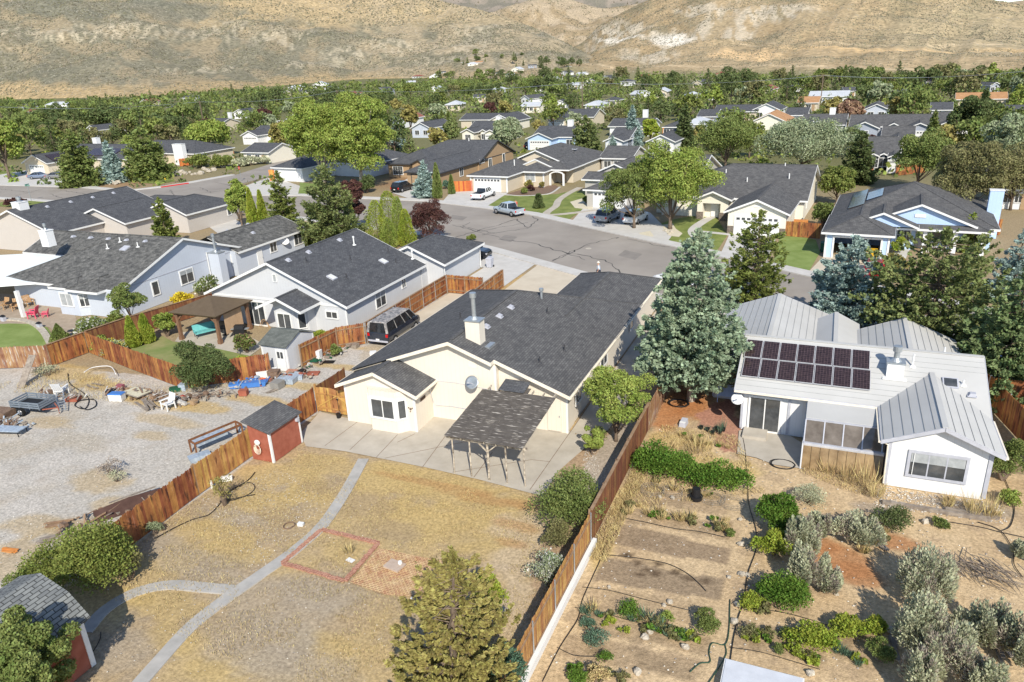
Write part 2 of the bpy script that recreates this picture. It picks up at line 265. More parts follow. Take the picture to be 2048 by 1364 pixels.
# ---------------------------------------------------------------- houses
OH=.45
class House:
    def __init__(s,name,label,x,y,rot=0,wall=M_cream,roof=M_roof,trim=M_trim,group=None,cat='house',z=0,sc=1,flat=False):
        s.t=thing(name,label,cat,(x,y,z),R(rot),group,sc); s.W=MB(); s.Rf=MB(); s.T=MB(); s.mats=(wall,roof,trim); s.trimw=.2
    def block(s,x0,y0,x1,y1,ez=2.7,sl=.38,ridge='y',ends='gg',oh=OH,walls=True,zb=0,g=.45):
        """x0..y1 = roof outline at the eaves; ends=(low end, high end) g gable, h hip, n buried"""
        def T(x,y,z): return (x,y,z) if ridge=='y' else (y,x,z)
        if ridge=='y': a0,a1,b0,b1=x0,x1,y0,y1
        else: a0,a1,b0,b1=y0,y1,x0,x1
        hw=(a1-a0)/2; m=(a0+a1)/2; rz=ez+sl*hw
        r0=b0+(hw if ends[0]=='h' else 0); r1=b1-(hw if ends[1]=='h' else 0)
        if r0>r1: r0=r1=(b0+b1)/2; rz=ez+sl*min(hw,(b1-b0)/2)
        d=.13
        top=[(a0,b0,ez),(a1,b0,ez),(a1,b1,ez),(a0,b1,ez),(m,r0,rz),(m,r1,rz)]
        fl=[(0,4,5,3),(1,2,5,4)]
        fl.append((0,1,4)); fl.append((2,3,5))
        if ends[0]!='h': fl.remove((0,1,4))
        if ends[1]!='h': fl.remove((2,3,5))
        for f in fl:
            pts=[T(*top[i]) for i in f]
            v=(Vector(pts[1])-Vector(pts[0])).cross(Vector(pts[2])-Vector(pts[0]))
            if v.z<0: pts=pts[::-1]
            s.Rf.face(pts); s.T.face([(p[0],p[1],p[2]-d) for p in pts[::-1]])
        tp=[T(*q) for q in top]
        if (Vector(tp[4])-Vector(tp[5])).length>.3: s.Rf.bar((tp[4][0],tp[4][1],rz+.005),(tp[5][0],tp[5][1],rz+.005),.26,.035)
        for k in (0,1):
            if ends[k]=='h':
                for cc in ((0,1) if k==0 else (2,3)): q0=Vector(tp[cc]); q1=Vector(tp[4+k]); s.Rf.bar(tuple(q0+(q1-q0)*.02),tuple(q1),.24,.03)
        def board(a,b):
            a=Vector(T(*a)); b=Vector(T(*b)); c=Vector(T(m,(b0+b1)/2,ez)); 
            mid=(a+b)/2; dd=(b-a); out=Vector((dd.y,-dd.x,0)).normalized()
            if out.dot(mid-c)<0: out=-out
            o=out*.03; up=Vector((0,0,.012)); dn=Vector((0,0,-s.trimw))
            e=dd.normalized()*.012
            s.T.hexa([tuple(q) for q in (a-e+dn,b+e+dn,b+e+dn+o,a-e+dn+o,a-e+up,b+e+up,b+e+up+o,a-e+up+o)])
        if ends[0]!='x':
            board((a0,b0,ez),(a0,b1,ez)); board((a1,b0,ez),(a1,b1,ez))
        for k,(bb,rr) in enumerate(((b0,r0),(b1,r1))):
            if ends[k]=='g': board((a0,bb,ez),(m,bb,rz)); board((a1,bb,ez),(m,bb,rz))
            elif ends[k]=='h': board((a0,bb,ez),(a1,bb,ez))
        if walls:
            w0,w1=a0+oh,a1-oh; c0=b0+(g if ends[0]=='g' else (oh if ends[0]=='h' else 0)); c1=b1-(g if ends[1]=='g' else (oh if ends[1]=='h' else 0))
            wt=ez+sl*oh-d-.004
            pr=rz-d-.004
            sec=lambda y,gab:[T(w0,y,zb),T(w1,y,zb),T(w1,y,wt)]+([T(m,y,pr)] if gab else [T(m,y,wt)])+[T(w0,y,wt)]
            s.W.loft([sec(c0,ends[0]=='g'),sec(c1,ends[1]=='g')])
        return s
    def finish(s):
        w,r,t=s.mats
        if s.W.f:
            o=s.W.build('wall',w,s.t)
        s.Rf.build('roof',r,s.t); s.T.build('fascia',t,s.t); return s.t
    def M(s,x,y,z,face):
        """local frame on a wall: face 'S' looks toward -y, 'N' +y, 'E' +x, 'W' -x; returns matrix with u along wall, v outward, z up"""
        a={'S':0,'E':90,'N':180,'W':-90}[face] if isinstance(face,str) else face
        return Matrix.Translation((x,y,z))@Matrix.Rotation(R(a),4,'Z')
    def window(s,x,y,z,w,h,face='S',panes=2,trim=None,fr=.11,glass=None,blind=0,name='window',depth=.05,grid=None):
        m=s.M(x,y,z,face); f=MB(); trim=trim or s.mats[2]; d=depth
        def b(u0,z0,u1,z1,v0=-d,v1=.02): f.box(u0,v0,z0,u1,v1,z1,m)
        b(-w/2-fr,-fr,-w/2,h+fr); b(w/2,-fr,w/2+fr,h+fr); b(-w/2,h,w/2,h+fr); b(-w/2,-fr,w/2,0)
        for k in range(1,panes): u=-w/2+w*k/panes; b(u-.03,0,u+.03,h,-.035)
        if grid:
            for k in range(1,grid[0]): u=-w/2+w*k/grid[0]; b(u-.012,0,u+.012,h,-.03)
            for k in range(1,grid[1]): zz=h*k/grid[1]; b(-w/2,zz-.012,w/2,zz+.012,-.03)
        o=f.build(name,trim,s.t)
        g=MB().box(-w/2,-.02,0,w/2,.03,h,m).build('pane',glass or M_glass,o)
        if blind: MB().box(-w/2+.02,-.026,h*(1-blind),w/2-.02,-.021,h-.01,m).build('blind',M_blind,o)
        return o
    def door(s,x,y,z,w,h,face='S',m=None,trim=None,handle=True):
        mm=s.M(x,y,z,face); o=MB().box(-w/2,-.06,0,w/2,.02,h,mm).build('door',m or s.mats[2],s.t)
        if handle: MB().box(w/2-.12,-.11,.95,w/2-.07,-.06,1.05,mm).build('handle',M_steel,o)
        return o
    def garage(s,x,y,w,h=2.15,face='S',m=None,lights=True,rows=4,cols=8,z=0,trim=None):
        mm=s.M(x,y,z,face); f=MB(); r=MB()
        rh=h/rows
        for i in range(rows):
            f.box(-w/2,-.04,i*rh+.01,w/2,.02,(i+1)*rh-.01,mm)
            if not(lights and i==rows-1):
                for k in range(cols): u=-w/2+w*(k+.5)/cols; f.box(u-w/cols*.36,-.055,i*rh+.1,u+w/cols*.36,-.04,(i+1)*rh-.1,mm)
        o=f.build('garage_door',m or M_trim,s.t)
        if lights:
            g=MB()
            for k in range(cols): u=-w/2+w*(k+.5)/cols; g.box(u-w/cols*.33,-.05,h-rh+.12,u+w/cols*.33,-.035,h-.13,mm)
            g.build('glass_lights',M_glass,o)
        t=MB(); t.box(-w/2-.14,-.07,0,-w/2-.01,.02,h+.14,mm); t.box(w/2+.01,-.07,0,w/2+.14,.02,h+.14,mm); t.box(-w/2-.01,-.07,h+.01,w/2+.01,.02,h+.14,mm)
        t.build('garage_frame',trim or s.mats[2],s.t); return o
    def chimney(s,x,y,z0,w,d,h,m=None,cap=True,pipe=0,pr=.16,capm=None):
        o=MB().box(x-w/2,y-d/2,z0,x+w/2,y+d/2,z0+h).build('chimney',m or s.mats[0],s.t)
        MB().box(x-w/2-.05,y-d/2-.05,z0+h,x+w/2+.05,y+d/2+.05,z0+h+.07).build('chimney_cap',capm or s.mats[2],o)
        if pipe: MB().tube([(x,y,z0+h+.07),(x,y,z0+h+.07+pipe)],pr,12).tube([(x,y,z0+h+.07+pipe),(x,y,z0+h+.07+pipe+.3)],pr*1.55,12).tube([(x,y,z0+h+.07),(x,y,z0+h+.25)],[pr*2,pr],12,False).build('flue',M_steel,o)
        return o
    def vent(s,x,y,z,sl=0,ax=0,kind='box'):
        if kind=='box':
            f=MB(); f.box(-.22,-.22,-.02,.22,.22,.02); f.hexa([(-.17,-.17,.02),(.17,-.17,.02),(.17,.17,.02),(-.17,.17,.02),(-.14,-.17,.16),(.14,-.17,.16),(.14,.1,.16),(-.14,.1,.16)])
            o=f.build('roof_vent',M_trimg,s.t); o.location=(x,y,z); o.rotation_euler=(0,-math.atan(sl) if ax==0 else 0,R(ax))
            if ax==0: o.rotation_euler=(0,math.atan(sl),0)
        else:
            f=MB().tube([(0,0,-.1),(0,0,.42)],.045,8).tube([(0,0,-.03),(0,0,.06)],[.16,.06],8); o=f.build('vent_pipe',M_trimd if kind=='dark' else M_trim,s.t); o.location=(x,y,z)
        return o
    def skylight(s,x,y,z,w,d,slx=0,sly=0,m=None):
        o=MB().box(-w/2,-d/2,-.03,w/2,d/2,.09).build('skylight',M_trimg,s.t); o.location=(x,y,z); o.rotation_euler=(math.atan(sly),-math.atan(slx),0)
        g=MB().box(-w/2+.07,-d/2+.07,.09,w/2-.07,d/2-.07,.1).build('pane',m or M_glass,o); return o
def gutter(h,a,b,m=None): h.T.bar(a,b,.1,.1)
def dish(name,label,loc,rz,tilt,size=.45,arm=.35):
    t=thing(name,label,'satellite dish',loc,rz)
    f=MB(); n=18; secs=[]
    for k,(r,z) in enumerate(((.02,0),(.35,.03),(.7,.09),(1,.17),(1,.19),(.7,.11),(.02,.02))): secs.append([(size*r*math.cos(2*math.pi*j/n),size*.9*r*math.sin(2*math.pi*j/n),size*z*1.2) for j in range(n)])
    f.loft(secs); o=f.build('reflector',M_steel if 'grey' in label else M_trim,t,smooth=True); o.rotation_euler=(R(tilt),0,0)
    MB().bar((0,0,-.05),(0,-size*.9,size*.35),.04).box(-.05,-size*.9-.05,size*.3,.05,-size*.9+.05,size*.42).build('arm',M_trimg,t); MB().bar((0,0,0),(0,arm,-.3),.06).build('bracket',M_trimg,t)
    return t
# ---------------------------------------------------------------- fences
def fence(name,label,pts,h=1.8,m=None,side=1,gap=.0,pw=.14,posts=True,steel=False,toprail=None,rails=True,group=None,jit=.03,cat='fence',every=2.4):
    """planks along a polyline; side=+1 puts the rails and posts on the left of the direction of travel"""
    m=m or M_fence; t=thing(name,label,cat,(pts[0][0],pts[0][1],0),0,group); ox,oy=pts[0][:2]
    f=MB(); r=MB(); posto=[]
    for (a,b) in zip(pts[:-1],pts[1:]):
        a=Vector((a[0]-ox,a[1]-oy,0)); b=Vector((b[0]-ox,b[1]-oy,0)); L=(b-a).length; d=(b-a)/L; nrm=Vector((-d.y,d.x,0))*side
        n=max(1,int(L/pw)); w=L/n
        for i in range(n):
            p=a+d*(i*w+.004); q=a+d*((i+1)*w-.004); hh=h+rng.uniform(-jit,jit); lean=nrm*rng.uniform(-.012,.012)
            o=nrm*.018; z=Vector((0,0,.03)); tt=Vector((0,0,hh))
            c=Vector((0,0,hh-.05)); 
            f.loft([[tuple(v) for v in (p+z+o,p+c+lean+o,p+d*w*.2+tt+lean+o,q-d*w*.2+tt+lean+o,q+c+lean+o,q+z+o)],[tuple(v) for v in (p+z,p+c+lean,p+d*w*.2+tt+lean,q-d*w*.2+tt+lean,q+c+lean,q+z)]])
        if rails:
            for zz in ([.35,h-.3] if h<1.3 else [.3,h*.52,h-.28]): 
                if h>=1.3 and abs(zz-h*.52)<.01 and toprail is None: continue
                r.bar(a+nrm*.05+Vector((0,0,zz)),b+nrm*.05+Vector((0,0,zz)),.04,.09)
        if toprail: r.bar(a+Vector((0,0,h+.02)),b+Vector((0,0,h+.02)),.15,.04)
        if posts:
            k=max(1,round(L/every))
            for i in range(k+1):
                pp=a+d*(L*i/k)+nrm*.07
                pm=MB()
                if steel: pm.tube([pp,pp+Vector((0,0,h+.03))],.03,8)
                else: pm.bar(pp,pp+Vector((0,0,h+.04)),.09)
                posto.append(pm)
    f.build('boards',m,t)
    if rails or toprail: r.build('rails',M_rail,t)
    for pm in posto: pm.build('post',M_steel if steel else M_rail,t)
    return t
# ---------------------------------------------------------------- plants
def unit(a): return a/np.maximum(1e-9,np.linalg.norm(a,axis=1,keepdims=True))
def leaves(name,C,D,L,Wd,m,parent,up=.0):
    """C centres, D long axis, L length, Wd half width -> one mesh of diamond leaves"""
    n=len(C); D=unit(D); X=nr.normal(size=(n,3)); B=unit(np.cross(D,X)); L=np.asarray(L).reshape(-1,1)*np.ones((n,1)); Wd=np.asarray(Wd).reshape(-1,1)*np.ones((n,1))
    bend=unit(np.cross(D,B))*L*nr.uniform(-.12,.12,(n,1))
    V=np.stack([C-D*L*.5,C+B*Wd+bend,C+D*L*.5,C-B*Wd+bend],1).reshape(-1,3).astype(np.float32)
    me=bpy.data.meshes.new(name); me.vertices.add(4*n); me.vertices.foreach_set('co',V.ravel())
    me.loops.add(4*n); me.loops.foreach_set('vertex_index',np.arange(4*n,dtype=np.int32)); me.polygons.add(n)
    me.polygons.foreach_set('loop_start',np.arange(0,4*n,4,dtype=np.int32)); me.update(calc_edges=True)
    me.materials.append(m); o=bpy.data.objects.new(name,me); COL.objects.link(o)
    if parent is not None: o.parent=parent
    return o
def sph(n):
    return unit(nr.normal(size=(n,3)))
def lump(d,seed,amp):
    """smooth bumps over directions d"""
    r=np.random.RandomState(seed); v=np.zeros(len(d))
    for k in range(7):
        a=unit(r.normal(size=(1,3)))[0]; v+=np.cos((2+k*.9)*np.arccos(np.clip(d@a,-1,1))+r.uniform(0,6))*amp/(1+.35*k)
    return v
def broad(t,h,rad,m,n=5000,leaf=.3,th=None,nc=60,seed=0,flat=1.0,bark=None,lean=(0,0),trunk=True,openn=.25,bottom=.25,cr=.26):
    th=h*.22 if th is None else th; r=np.random.RandomState(seed+5); cz=(th+h)/2; rz=(h-th)/2
    d=unit(r.normal(size=(nc,3))); d[:,2]=np.where(d[:,2]<-bottom-.45,-d[:,2],d[:,2]); d=unit(d)
    rr=(1+lump(d,seed+1,.14))*r.uniform(.45,.86,nc)
    cc=np.stack([d[:,0]*rad*rr+lean[0]*(.5+d[:,2]*.5),d[:,1]*rad*rr+lean[1],cz+d[:,2]*rz*rr*flat],1)
    cs=rad*cr*r.uniform(.65,1.35,nc)
    w=cs**2; w/=w.sum(); pick=nr.choice(nc,n,p=w); q=sph(n); q[:,2]=np.where(nr.rand(n)<.45,np.abs(q[:,2]),q[:,2])
    k=nr.uniform(.72,1.08,(n,1)); C=cc[pick]+q*cs[pick][:,None]*k*np.array([1,1,.78])
    D=unit(np.cross(q,nr.normal(size=(n,3)))+q*.35+np.array([0,0,-.15])); L=leaf*nr.uniform(.6,1.4,n)
    C[:,2]=np.maximum(C[:,2],.06)
    leaves('crown',C,D,L,L*.36,m,t)
    if trunk:
        mb=MB(); b=bark or M_bark; tr=max(.05,h*.022)
        mb.tube([(0,0,-.1),(lean[0]*.1,0,th*.5),(lean[0]*.2,0,th),(lean[0]*.5,0,h*.75)],[tr*1.35,tr,tr*.85,tr*.3],8)
        for k in range(min(10,nc)):
            s=Vector((lean[0]*.15,0,th*rng.uniform(.7,1.15))); e=Vector(cc[k]); md=(s+e)/2+Vector((0,0,-rad*.06)); mb.tube([s,md,e],[tr*.45,tr*.3,tr*.12],6)
        mb.build('trunk',b,t,smooth=True)
    return t
def conifer(t,h,rad,m,n=5000,leaf=.3,base=.12,seed=0,droop=.22,power=.8,bark=None,layers=None,ragged=.25,tufts=1.0,sweep=.25,lean=(0,0),width=.2):
    r=np.random.RandomState(seed+9); layers=layers or int(h/.38); Cs=[];Ds=[];Ls=[]; mb=MB(); tot=0; br=[]
    for i in range(layers):
        f=(i+.5)/layers; z=h*(base+(1-base)*f); R0=(rad*max(0.,1-abs((f-.30)/.72)**2.3)**.75) if power=='round' else rad*(1-f)**power*min(1,(f+.12)/.2)**.6
        nb=max(4,int(4+9*(1-f)))
        for k in range(nb):
            a=r.uniform(0,6.283); Lb=R0*(1+r.uniform(-ragged,ragged*.7)); br.append((z+r.uniform(-.5,.5)*h/layers,a,max(.15,Lb),f))
    Lsum=sum(b[2]**1.35 for b in br)
    for (z,a,Lb,f) in br:
        k=max(6,int(n*Lb**1.35/Lsum)); s=nr.beta(1.9,1.15,k)
        dirh=np.array([math.cos(a),math.sin(a),0]); side=np.array([-math.sin(a),math.cos(a),0]); dr=droop*(1.15-f)
        K=max(3,int(2+Lb*2.6)); sk=r.beta(1.9,1.05,K); ok=r.normal(size=K)*(Lb*width*(1.15-sk)+.05)*.8; zk=r.normal(size=K)*.07*Lb; pk=nr.randint(0,K,k); ts=leaf*(.55+.12*Lb)
        s=np.clip(sk[pk]+nr.normal(size=k)*ts*.5/max(Lb,.3),.02,1.08); wdt=Lb*width*(1.15-s)+.05; off=ok[pk]+nr.normal(size=k)*ts*.55
        zz=z-dr*Lb*s+sweep*Lb*s**3+zk[pk]+nr.normal(size=k)*ts*.42
        C=dirh*(Lb*s)[:,None]+side*off[:,None]; C[:,2]=zz
        D=dirh*1.0+side*(off/(wdt+.01))[:,None]*.9; D=np.repeat(D[None] if D.ndim==1 else D,1,0); D[:,2]+=sweep*.6-dr*.3+nr.normal(size=k)*.35
        D+=nr.normal(size=(k,3))*.3; Cs.append(C);Ds.append(D)
        lx,ly=lean[0]*z/h,lean[1]*z/h
        if Lb>.5: mb.tube([(lx,ly,z),(lx+dirh[0]*Lb*.62,ly+dirh[1]*Lb*.62,z-dr*Lb*.6)],[max(.012,.02*Lb),.006],4,False)
    # leader
    k=max(20,n//60); C=np.zeros((k,3)); C[:,2]=h*nr.uniform(.9,1.02,k); C[:,:2]=nr.normal(size=(k,2))*.05*rad*.5; D=nr.normal(size=(k,3))*.5; D[:,2]+=1; Cs.append(C);Ds.append(D)
    C=np.concatenate(Cs);D=np.concatenate(Ds); C[:,0]+=lean[0]*C[:,2]/h; C[:,1]+=lean[1]*C[:,2]/h
    C[:,2]=np.maximum(C[:,2],.05); L=leaf*nr.uniform(.6,1.45,len(C)); leaves('crown',C,D,L,L*.24*tufts,m,t)
    tr=h*.017+.04; mb.tube([(0,0,-.1),(lean[0]*.5,lean[1]*.5,h*.5),(lean[0],lean[1],h*.97)],[tr*1.3,tr*.75,.02],8); mb.build('trunk',bark or M_bark,t); return t
def column(t,h,rad,m,n=2500,leaf=.16,seed=0,trunk=True,pw=.55):
    f=nr.beta(1.05,1.25,n); a=nr.uniform(0,6.283,n); prof=np.minimum(1,(f+.04)/.12)**.5*(1-f)**pw*1.12
    d=np.stack([np.cos(a),np.sin(a),f*3-1],1); lm=1+lump(unit(d),seed,.07)+.08*np.sin(a*5+f*14+seed)
    rr=rad*prof*lm*nr.uniform(.72,1.05,n); C=np.stack([np.cos(a)*rr,np.sin(a)*rr,f*h+.03],1)
    D=np.stack([np.cos(a)*.6,np.sin(a)*.6,np.ones(n)],1)+nr.normal(size=(n,3))*.35; L=leaf*nr.uniform(.6,1.4,n)
    leaves('crown',C,D,L,L*.38,m,t)
    if trunk: MB().tube([(0,0,-.1),(0,0,h*.85)],[.03+h*.012,.01],6).build('trunk',M_bark,t)
    return t
def shrub(t,h,rad,m,n=900,leaf=.12,seed=0,nc=18,ry=1.0,stem=True,m2=None):
    r=np.random.RandomState(seed+3); d=unit(r.normal(size=(nc,3))); d[:,2]=np.abs(d[:,2])
    rr=r.uniform(.3,.8,nc); cc=np.stack([d[:,0]*rad*rr,d[:,1]*rad*ry*rr,h*(.12+.6*d[:,2]*rr+.08)],1); cs=np.minimum(rad,h)*r.uniform(.28,.5,nc)
    pick=nr.choice(nc,n,p=cs**2/(cs**2).sum()); q=sph(n); q[:,2]=np.where(q[:,2]<-.2,-q[:,2],q[:,2]); C=cc[pick]+q*cs[pick][:,None]*nr.uniform(.6,1.08,(n,1)); C[:,2]=np.clip(C[:,2],.03,None)
    D=unit(q+nr.normal(size=(n,3))*.6+np.array([0,0,.3])); L=leaf*nr.uniform(.6,1.5,n)
    if m2:
        k=nr.rand(n)<.22; leaves('foliage',C[~k],D[~k],L[~k],L[~k]*.34,m,t); leaves('blossom',C[k]*1.02,D[k],L[k]*.8,L[k]*.36,m2,t)
    else: leaves('foliage',C,D,L,L*.36,m,t)
    if stem:
        mb=MB()
        for k in range(6): mb.tube([(0,0,-.05),tuple(cc[k]*.6),tuple(cc[k])],[.03*h+.008,.018*h+.005,.004],5)
        mb.build('stems',M_bark,t)
    return t
def sage(t,h,rad,n=1500,seed=0,m=None,ry=1.0,twigs=.2,leaf=.13):
    r=np.random.RandomState(seed+3); nc=max(9,int(16*rad)); a=r.uniform(0,6.28,nc); q=np.sqrt(r.uniform(0,.62,nc)); cr=rad*r.uniform(.22,.38,nc); hz=h*(1-.5*q**2)*r.uniform(.7,1.05,nc)
    cx=np.cos(a)*rad*q; cy=np.sin(a)*rad*q*ry; pk=nr.randint(0,nc,n); d=sph(n); d[:,2]=np.abs(d[:,2]); rr=nr.uniform(.62,1.06,n)
    C=np.stack([cx[pk]+d[:,0]*cr[pk]*rr,cy[pk]+d[:,1]*cr[pk]*rr,hz[pk]*.35+d[:,2]*hz[pk]*.62*rr],1); C[:,2]*=np.clip(.5+rr*.5,0,1); D=d*np.array([1,1,1.3])+np.stack([cx[pk],cy[pk],rad+0*cx[pk]],1)*.5/rad+nr.normal(size=(n,3))*.22
    core=(pk%4==0); k=(nr.rand(n)<twigs*.5)|(core&(nr.rand(n)<.75)); L=leaf*nr.uniform(.8,1.6,n)
    leaves('foliage',C[~k],D[~k],L[~k],L[~k]*.24,m or LM['sage'],t); leaves('twig_mass',C[k],D[k],L[k]*1.3,L[k]*.10,LM['twig'],t); return t
def tuft(t,h,rad,m,n=120,seed=0):
    a=nr.uniform(0,6.283,n); q=np.sqrt(nr.uniform(0,1,n))*rad; base=np.stack([np.cos(a)*q*.5,np.sin(a)*q*.5,np.zeros(n)],1); D=np.stack([np.cos(a)*q*1.0,np.sin(a)*q*1.0,np.ones(n)*h],1)+nr.normal(size=(n,3))*h*.12
    L=np.linalg.norm(D,axis=1)*nr.uniform(.6,1.1,n); C=base+unit(D)*L[:,None]*.5; leaves('blades',C,D,L,.012+.0*L,m,t); return t
def size_from(xb,yb,ytop,wpx):
    """ground point, height and width of something standing on the ground, from its base, top row and width in the photo"""
    x,y=gp(xb,yb); lo,hi=0,60
    for _ in range(40):
        z=(lo+hi)/2
        if pj(x,y,z)[1]>ytop: lo=z
        else: hi=z
    return x,y,z,wpx*pj(x,y,z/2)[2]/FPX
def plant(kind,xb,yb,ytop,wpx,m,label,cat='tree',name=None,n=None,leaf=None,group=None,**kw):
    x,y,h,w=size_from(xb,yb,ytop,wpx); dist=math.hypot(x,y)
    lf=(leaf or max(.10,dist*.0042))*(.60 if kind in('conifer','broad') else .68); 
    n=int((n or int(min(9000,max(500,260000/dist))))*(2.9 if kind in('conifer','broad') else 2.1 if kind!='tuft' else 1))
    nm=name or {'broad':'broadleaf_tree','conifer':'conifer_tree','column':'columnar_evergreen','shrub':'shrub','sage':'sagebrush','tuft':'grass_tuft'}[kind]
    t=thing(nm,label,cat,(x,y,0),rng.uniform(0,6.28) if kw.pop('spin',True) else 0,group)
    sd=rng.randint(0,9999)
    if kind=='broad': broad(t,h,w/2,m,n=n,leaf=lf,seed=sd,**kw)
    elif kind=='conifer': conifer(t,h,w/2,m,n=n,leaf=lf*1.25,seed=sd,**kw)
    elif kind=='column': column(t,h,w/2,m,n=n,leaf=lf*.8,seed=sd,**kw)
    elif kind=='shrub': shrub(t,h,w/2,m,n=n,leaf=lf*.8,seed=sd,**kw)
    elif kind=='sage': sage(t,h,w/2,n=n,seed=sd,leaf=lf,**kw)
    elif kind=='tuft': tuft(t,h,w/2,m,n=n,seed=sd)
    return t
# ---------------------------------------------------------------- value noise
def vnoise(x,y,s,seed=0,oct=4):
    out=np.zeros_like(x,dtype=float); amp=1; tot=0
    for o in range(oct):
        T=np.random.RandomState(seed+o*13).rand(256,256); u=x*s+100.3; v=y*s+37.7; i=np.floor(u).astype(int); j=np.floor(v).astype(int); fu=u-i; fv=v-j; fu=fu*fu*(3-2*fu); fv=fv*fv*(3-2*fv)
        g=lambda a,b:T[a%256,b%256]
        out+=amp*((g(i,j)*(1-fu)+g(i+1,j)*fu)*(1-fv)+(g(i,j+1)*(1-fu)+g(i+1,j+1)*fu)*fv); tot+=amp; amp*=.55; s*=2.03
    return out/tot
def inpoly(x,y,poly):
    c=np.zeros(x.shape,bool); n=len(poly)
    for k in range(n):
        x0,y0=poly[k]; x1,y1=poly[(k+1)%n]
        if y0==y1: continue
        c^=((y0>y)!=(y1>y))&(x<(x1-x0)*(y-y0)/(y1-y0)+x0)
    return c
# ---------------------------------------------------------------- ground: one sheet to the horizon, real soil/grass colours painted on it
def gline(lo,hi,step,far,n):
    a=np.arange(lo,hi,step); g=np.geomspace(step,far,n); return np.concatenate([lo-np.cumsum(g)[::-1],a,hi+np.cumsum(g)])
gx=gline(-62,14,.2,900,62); gy=gline(6,64,.2,900,62)
GX,GY=np.meshgrid(gx,gy,indexing='ij')
n1=vnoise(GX,GY,.35,1,5); n2=vnoise(GX,GY,1.3,2,4); n3=vnoise(GX,GY,.12,3,4); nf=vnoise(GX,GY,.02,5,5)
col=np.zeros(GX.shape+(3,)); 
def C3(*c): return np.array(c)
SAND=C3(.58,.445,.275)
col[:]=C3(.34,.27,.17); far=np.clip((GY-105)/40,0,1)[...,None]
town=C3(.12,.135,.05)*(1-nf[...,None])+C3(.26,.24,.14)*nf[...,None]; col=col*(1-far)+town*far
GX2=GX+(n1-.5)*1.2+(n2-.5)*.5; GY2=GY+(np.roll(n1,17,0)-.5)*1.2+(np.roll(n2,9,1)-.5)*.5
def paint(poly,c,a=1.0,noise=None,sharp=False):
    poly=[P(q) for q in poly]; m=inpoly(GX if sharp else GX2,GY if sharp else GY2,poly).astype(float)*a
    if noise is not None: m=m*np.clip((noise[0]-noise[1])/noise[2],0,1)
    m=m[...,None]; global col; col=col*(1-m)+np.array(c)*m
def blob(px,py,rx,ry,c,a=.9,rot=0,nz=.45):
    """soft patch at a photo pixel, radii in metres"""
    global col; x,y=P((px,py)); ca,sa=math.cos(rot),math.sin(rot); dx=GX-x; dy=GY-y; u=(dx*ca+dy*sa)/rx; v=(-dx*sa+dy*ca)/ry
    q=np.sqrt(u*u+v*v)+(n2-.5)*nz*2+(n1-.5)*nz; m=(np.clip((1.1-q)/.35,0,1)*a)[...,None]; col=col*(1-m)+np.array(c)*m
w=lambda x,y:('w',x,y)
# gravel lot on the left, and the lane beside the house
GR=C3(.475,.45,.405)
LOT=[w(-62,0),w(-62,33),w(-55,35),w(-44,36),w(-38,38.5),w(-35.2,44.6),w(-33.2,46.4),w(-33.2,60),w(-28.5,61),w(-28.6,38),w(-29.4,34),w(-29.3,0)]
paint(LOT,GR,1,sharp=True); paint(LOT,(.53,.50,.455),.8,(n1,.45,.15)); paint(LOT,(.38,.33,.27),.35,(n2,.62,.08)); paint(LOT,(.42,.34,.22),.3,(n3,.62,.06))
for q in ((200,960,2,1.2),(60,1050,1.6,.9),(150,1060,1.5,1),(20,1120,2.5,1.5),(300,870,1.5,.6),(95,845,2,.8),(330,840,3,.7),(230,1010,1.4,.9)): blob(q[0],q[1],q[2],q[3],(.47,.36,.2),.6)
for q in ((130,745,4,1.3),(200,770,3,1),(300,800,4,.9),(390,810,3,.8),(520,800,3.5,.7),(600,770,2.5,.6),(700,735,3,.6),(760,700,2.4,.7)): blob(q[0],q[1],q[2],q[3],(.50,.36,.15),.75)
# main back yard
YD=[w(-29.3,4),w(-29.3,33),w(-8.5,40),w(-8.5,4)]
paint(YD,(.42,.325,.20),1,sharp=True); paint(YD,(.37,.30,.205),.6,(n3,.48,.10)); paint(YD,(.50,.38,.19),.7,(n1,.5,.12)); paint(YD,(.33,.275,.21),.4,(n2,.6,.08))
GOLD=(.50,.375,.165)
for q in ((860,960,5,1.4),(950,1000,4,1.5),(780,960,2.4,1.6),(900,1050,4.5,1.8),(820,1030,3,1.4),(650,930,2.5,1.2),(560,950,3,1.2),(620,990,2,1),(1010,1040,2,1.2),(520,1000,2.5,1),(420,1060,2.5,.8),(470,1100,2,.8),(690,1100,1.3,.9),(330,1210,2.2,.9),(350,1280,1.4,.8),(260,1190,1.4,.5),(430,1340,1.4,.7),(650,1290,1.5,.7),(1000,1100,2,1)): blob(*q,GOLD,.62)
for q in ((720,1010,2,1.2),(780,1060,1.8,.9),(640,975,1.2,.6),(560,1030,1.8,.6)): blob(*q,(.38,.29,.17),.7)
for q in ((560,1200,3,1.6),(640,1180,2.6,1.2),(520,1290,3,1.5),(400,1130,3,1),(330,1090,2,.8),(460,1030,2,.6),(600,1340,3,1.4),(250,1300,1.5,1)): blob(*q,(.38,.33,.26),.5)
for q in ((1060,1060,2.2,1.6),(1040,1120,1.6,1.4),(1060,1200,1.2,1.6),(1020,1240,1.2,1.4)): blob(*q,(.52,.42,.29),.75)
for q in ((1030,1050,1.2,.5),(1020,1085,1,.4),(860,965,4,.35),(980,1000,3,.4),(1060,1010,2,.4)): blob(*q,(.42,.25,.11),.6)
paint([(1240,640),(1180,800),(1130,930),(1075,1100),w(-8.6,20),w(-8.6,60),w(-12,60)],(.40,.29,.19),.9); paint([(1190,905),(1160,960),(1200,1000),w(-8.7,40),w(-10,40)],(.42,.37,.31),.8)
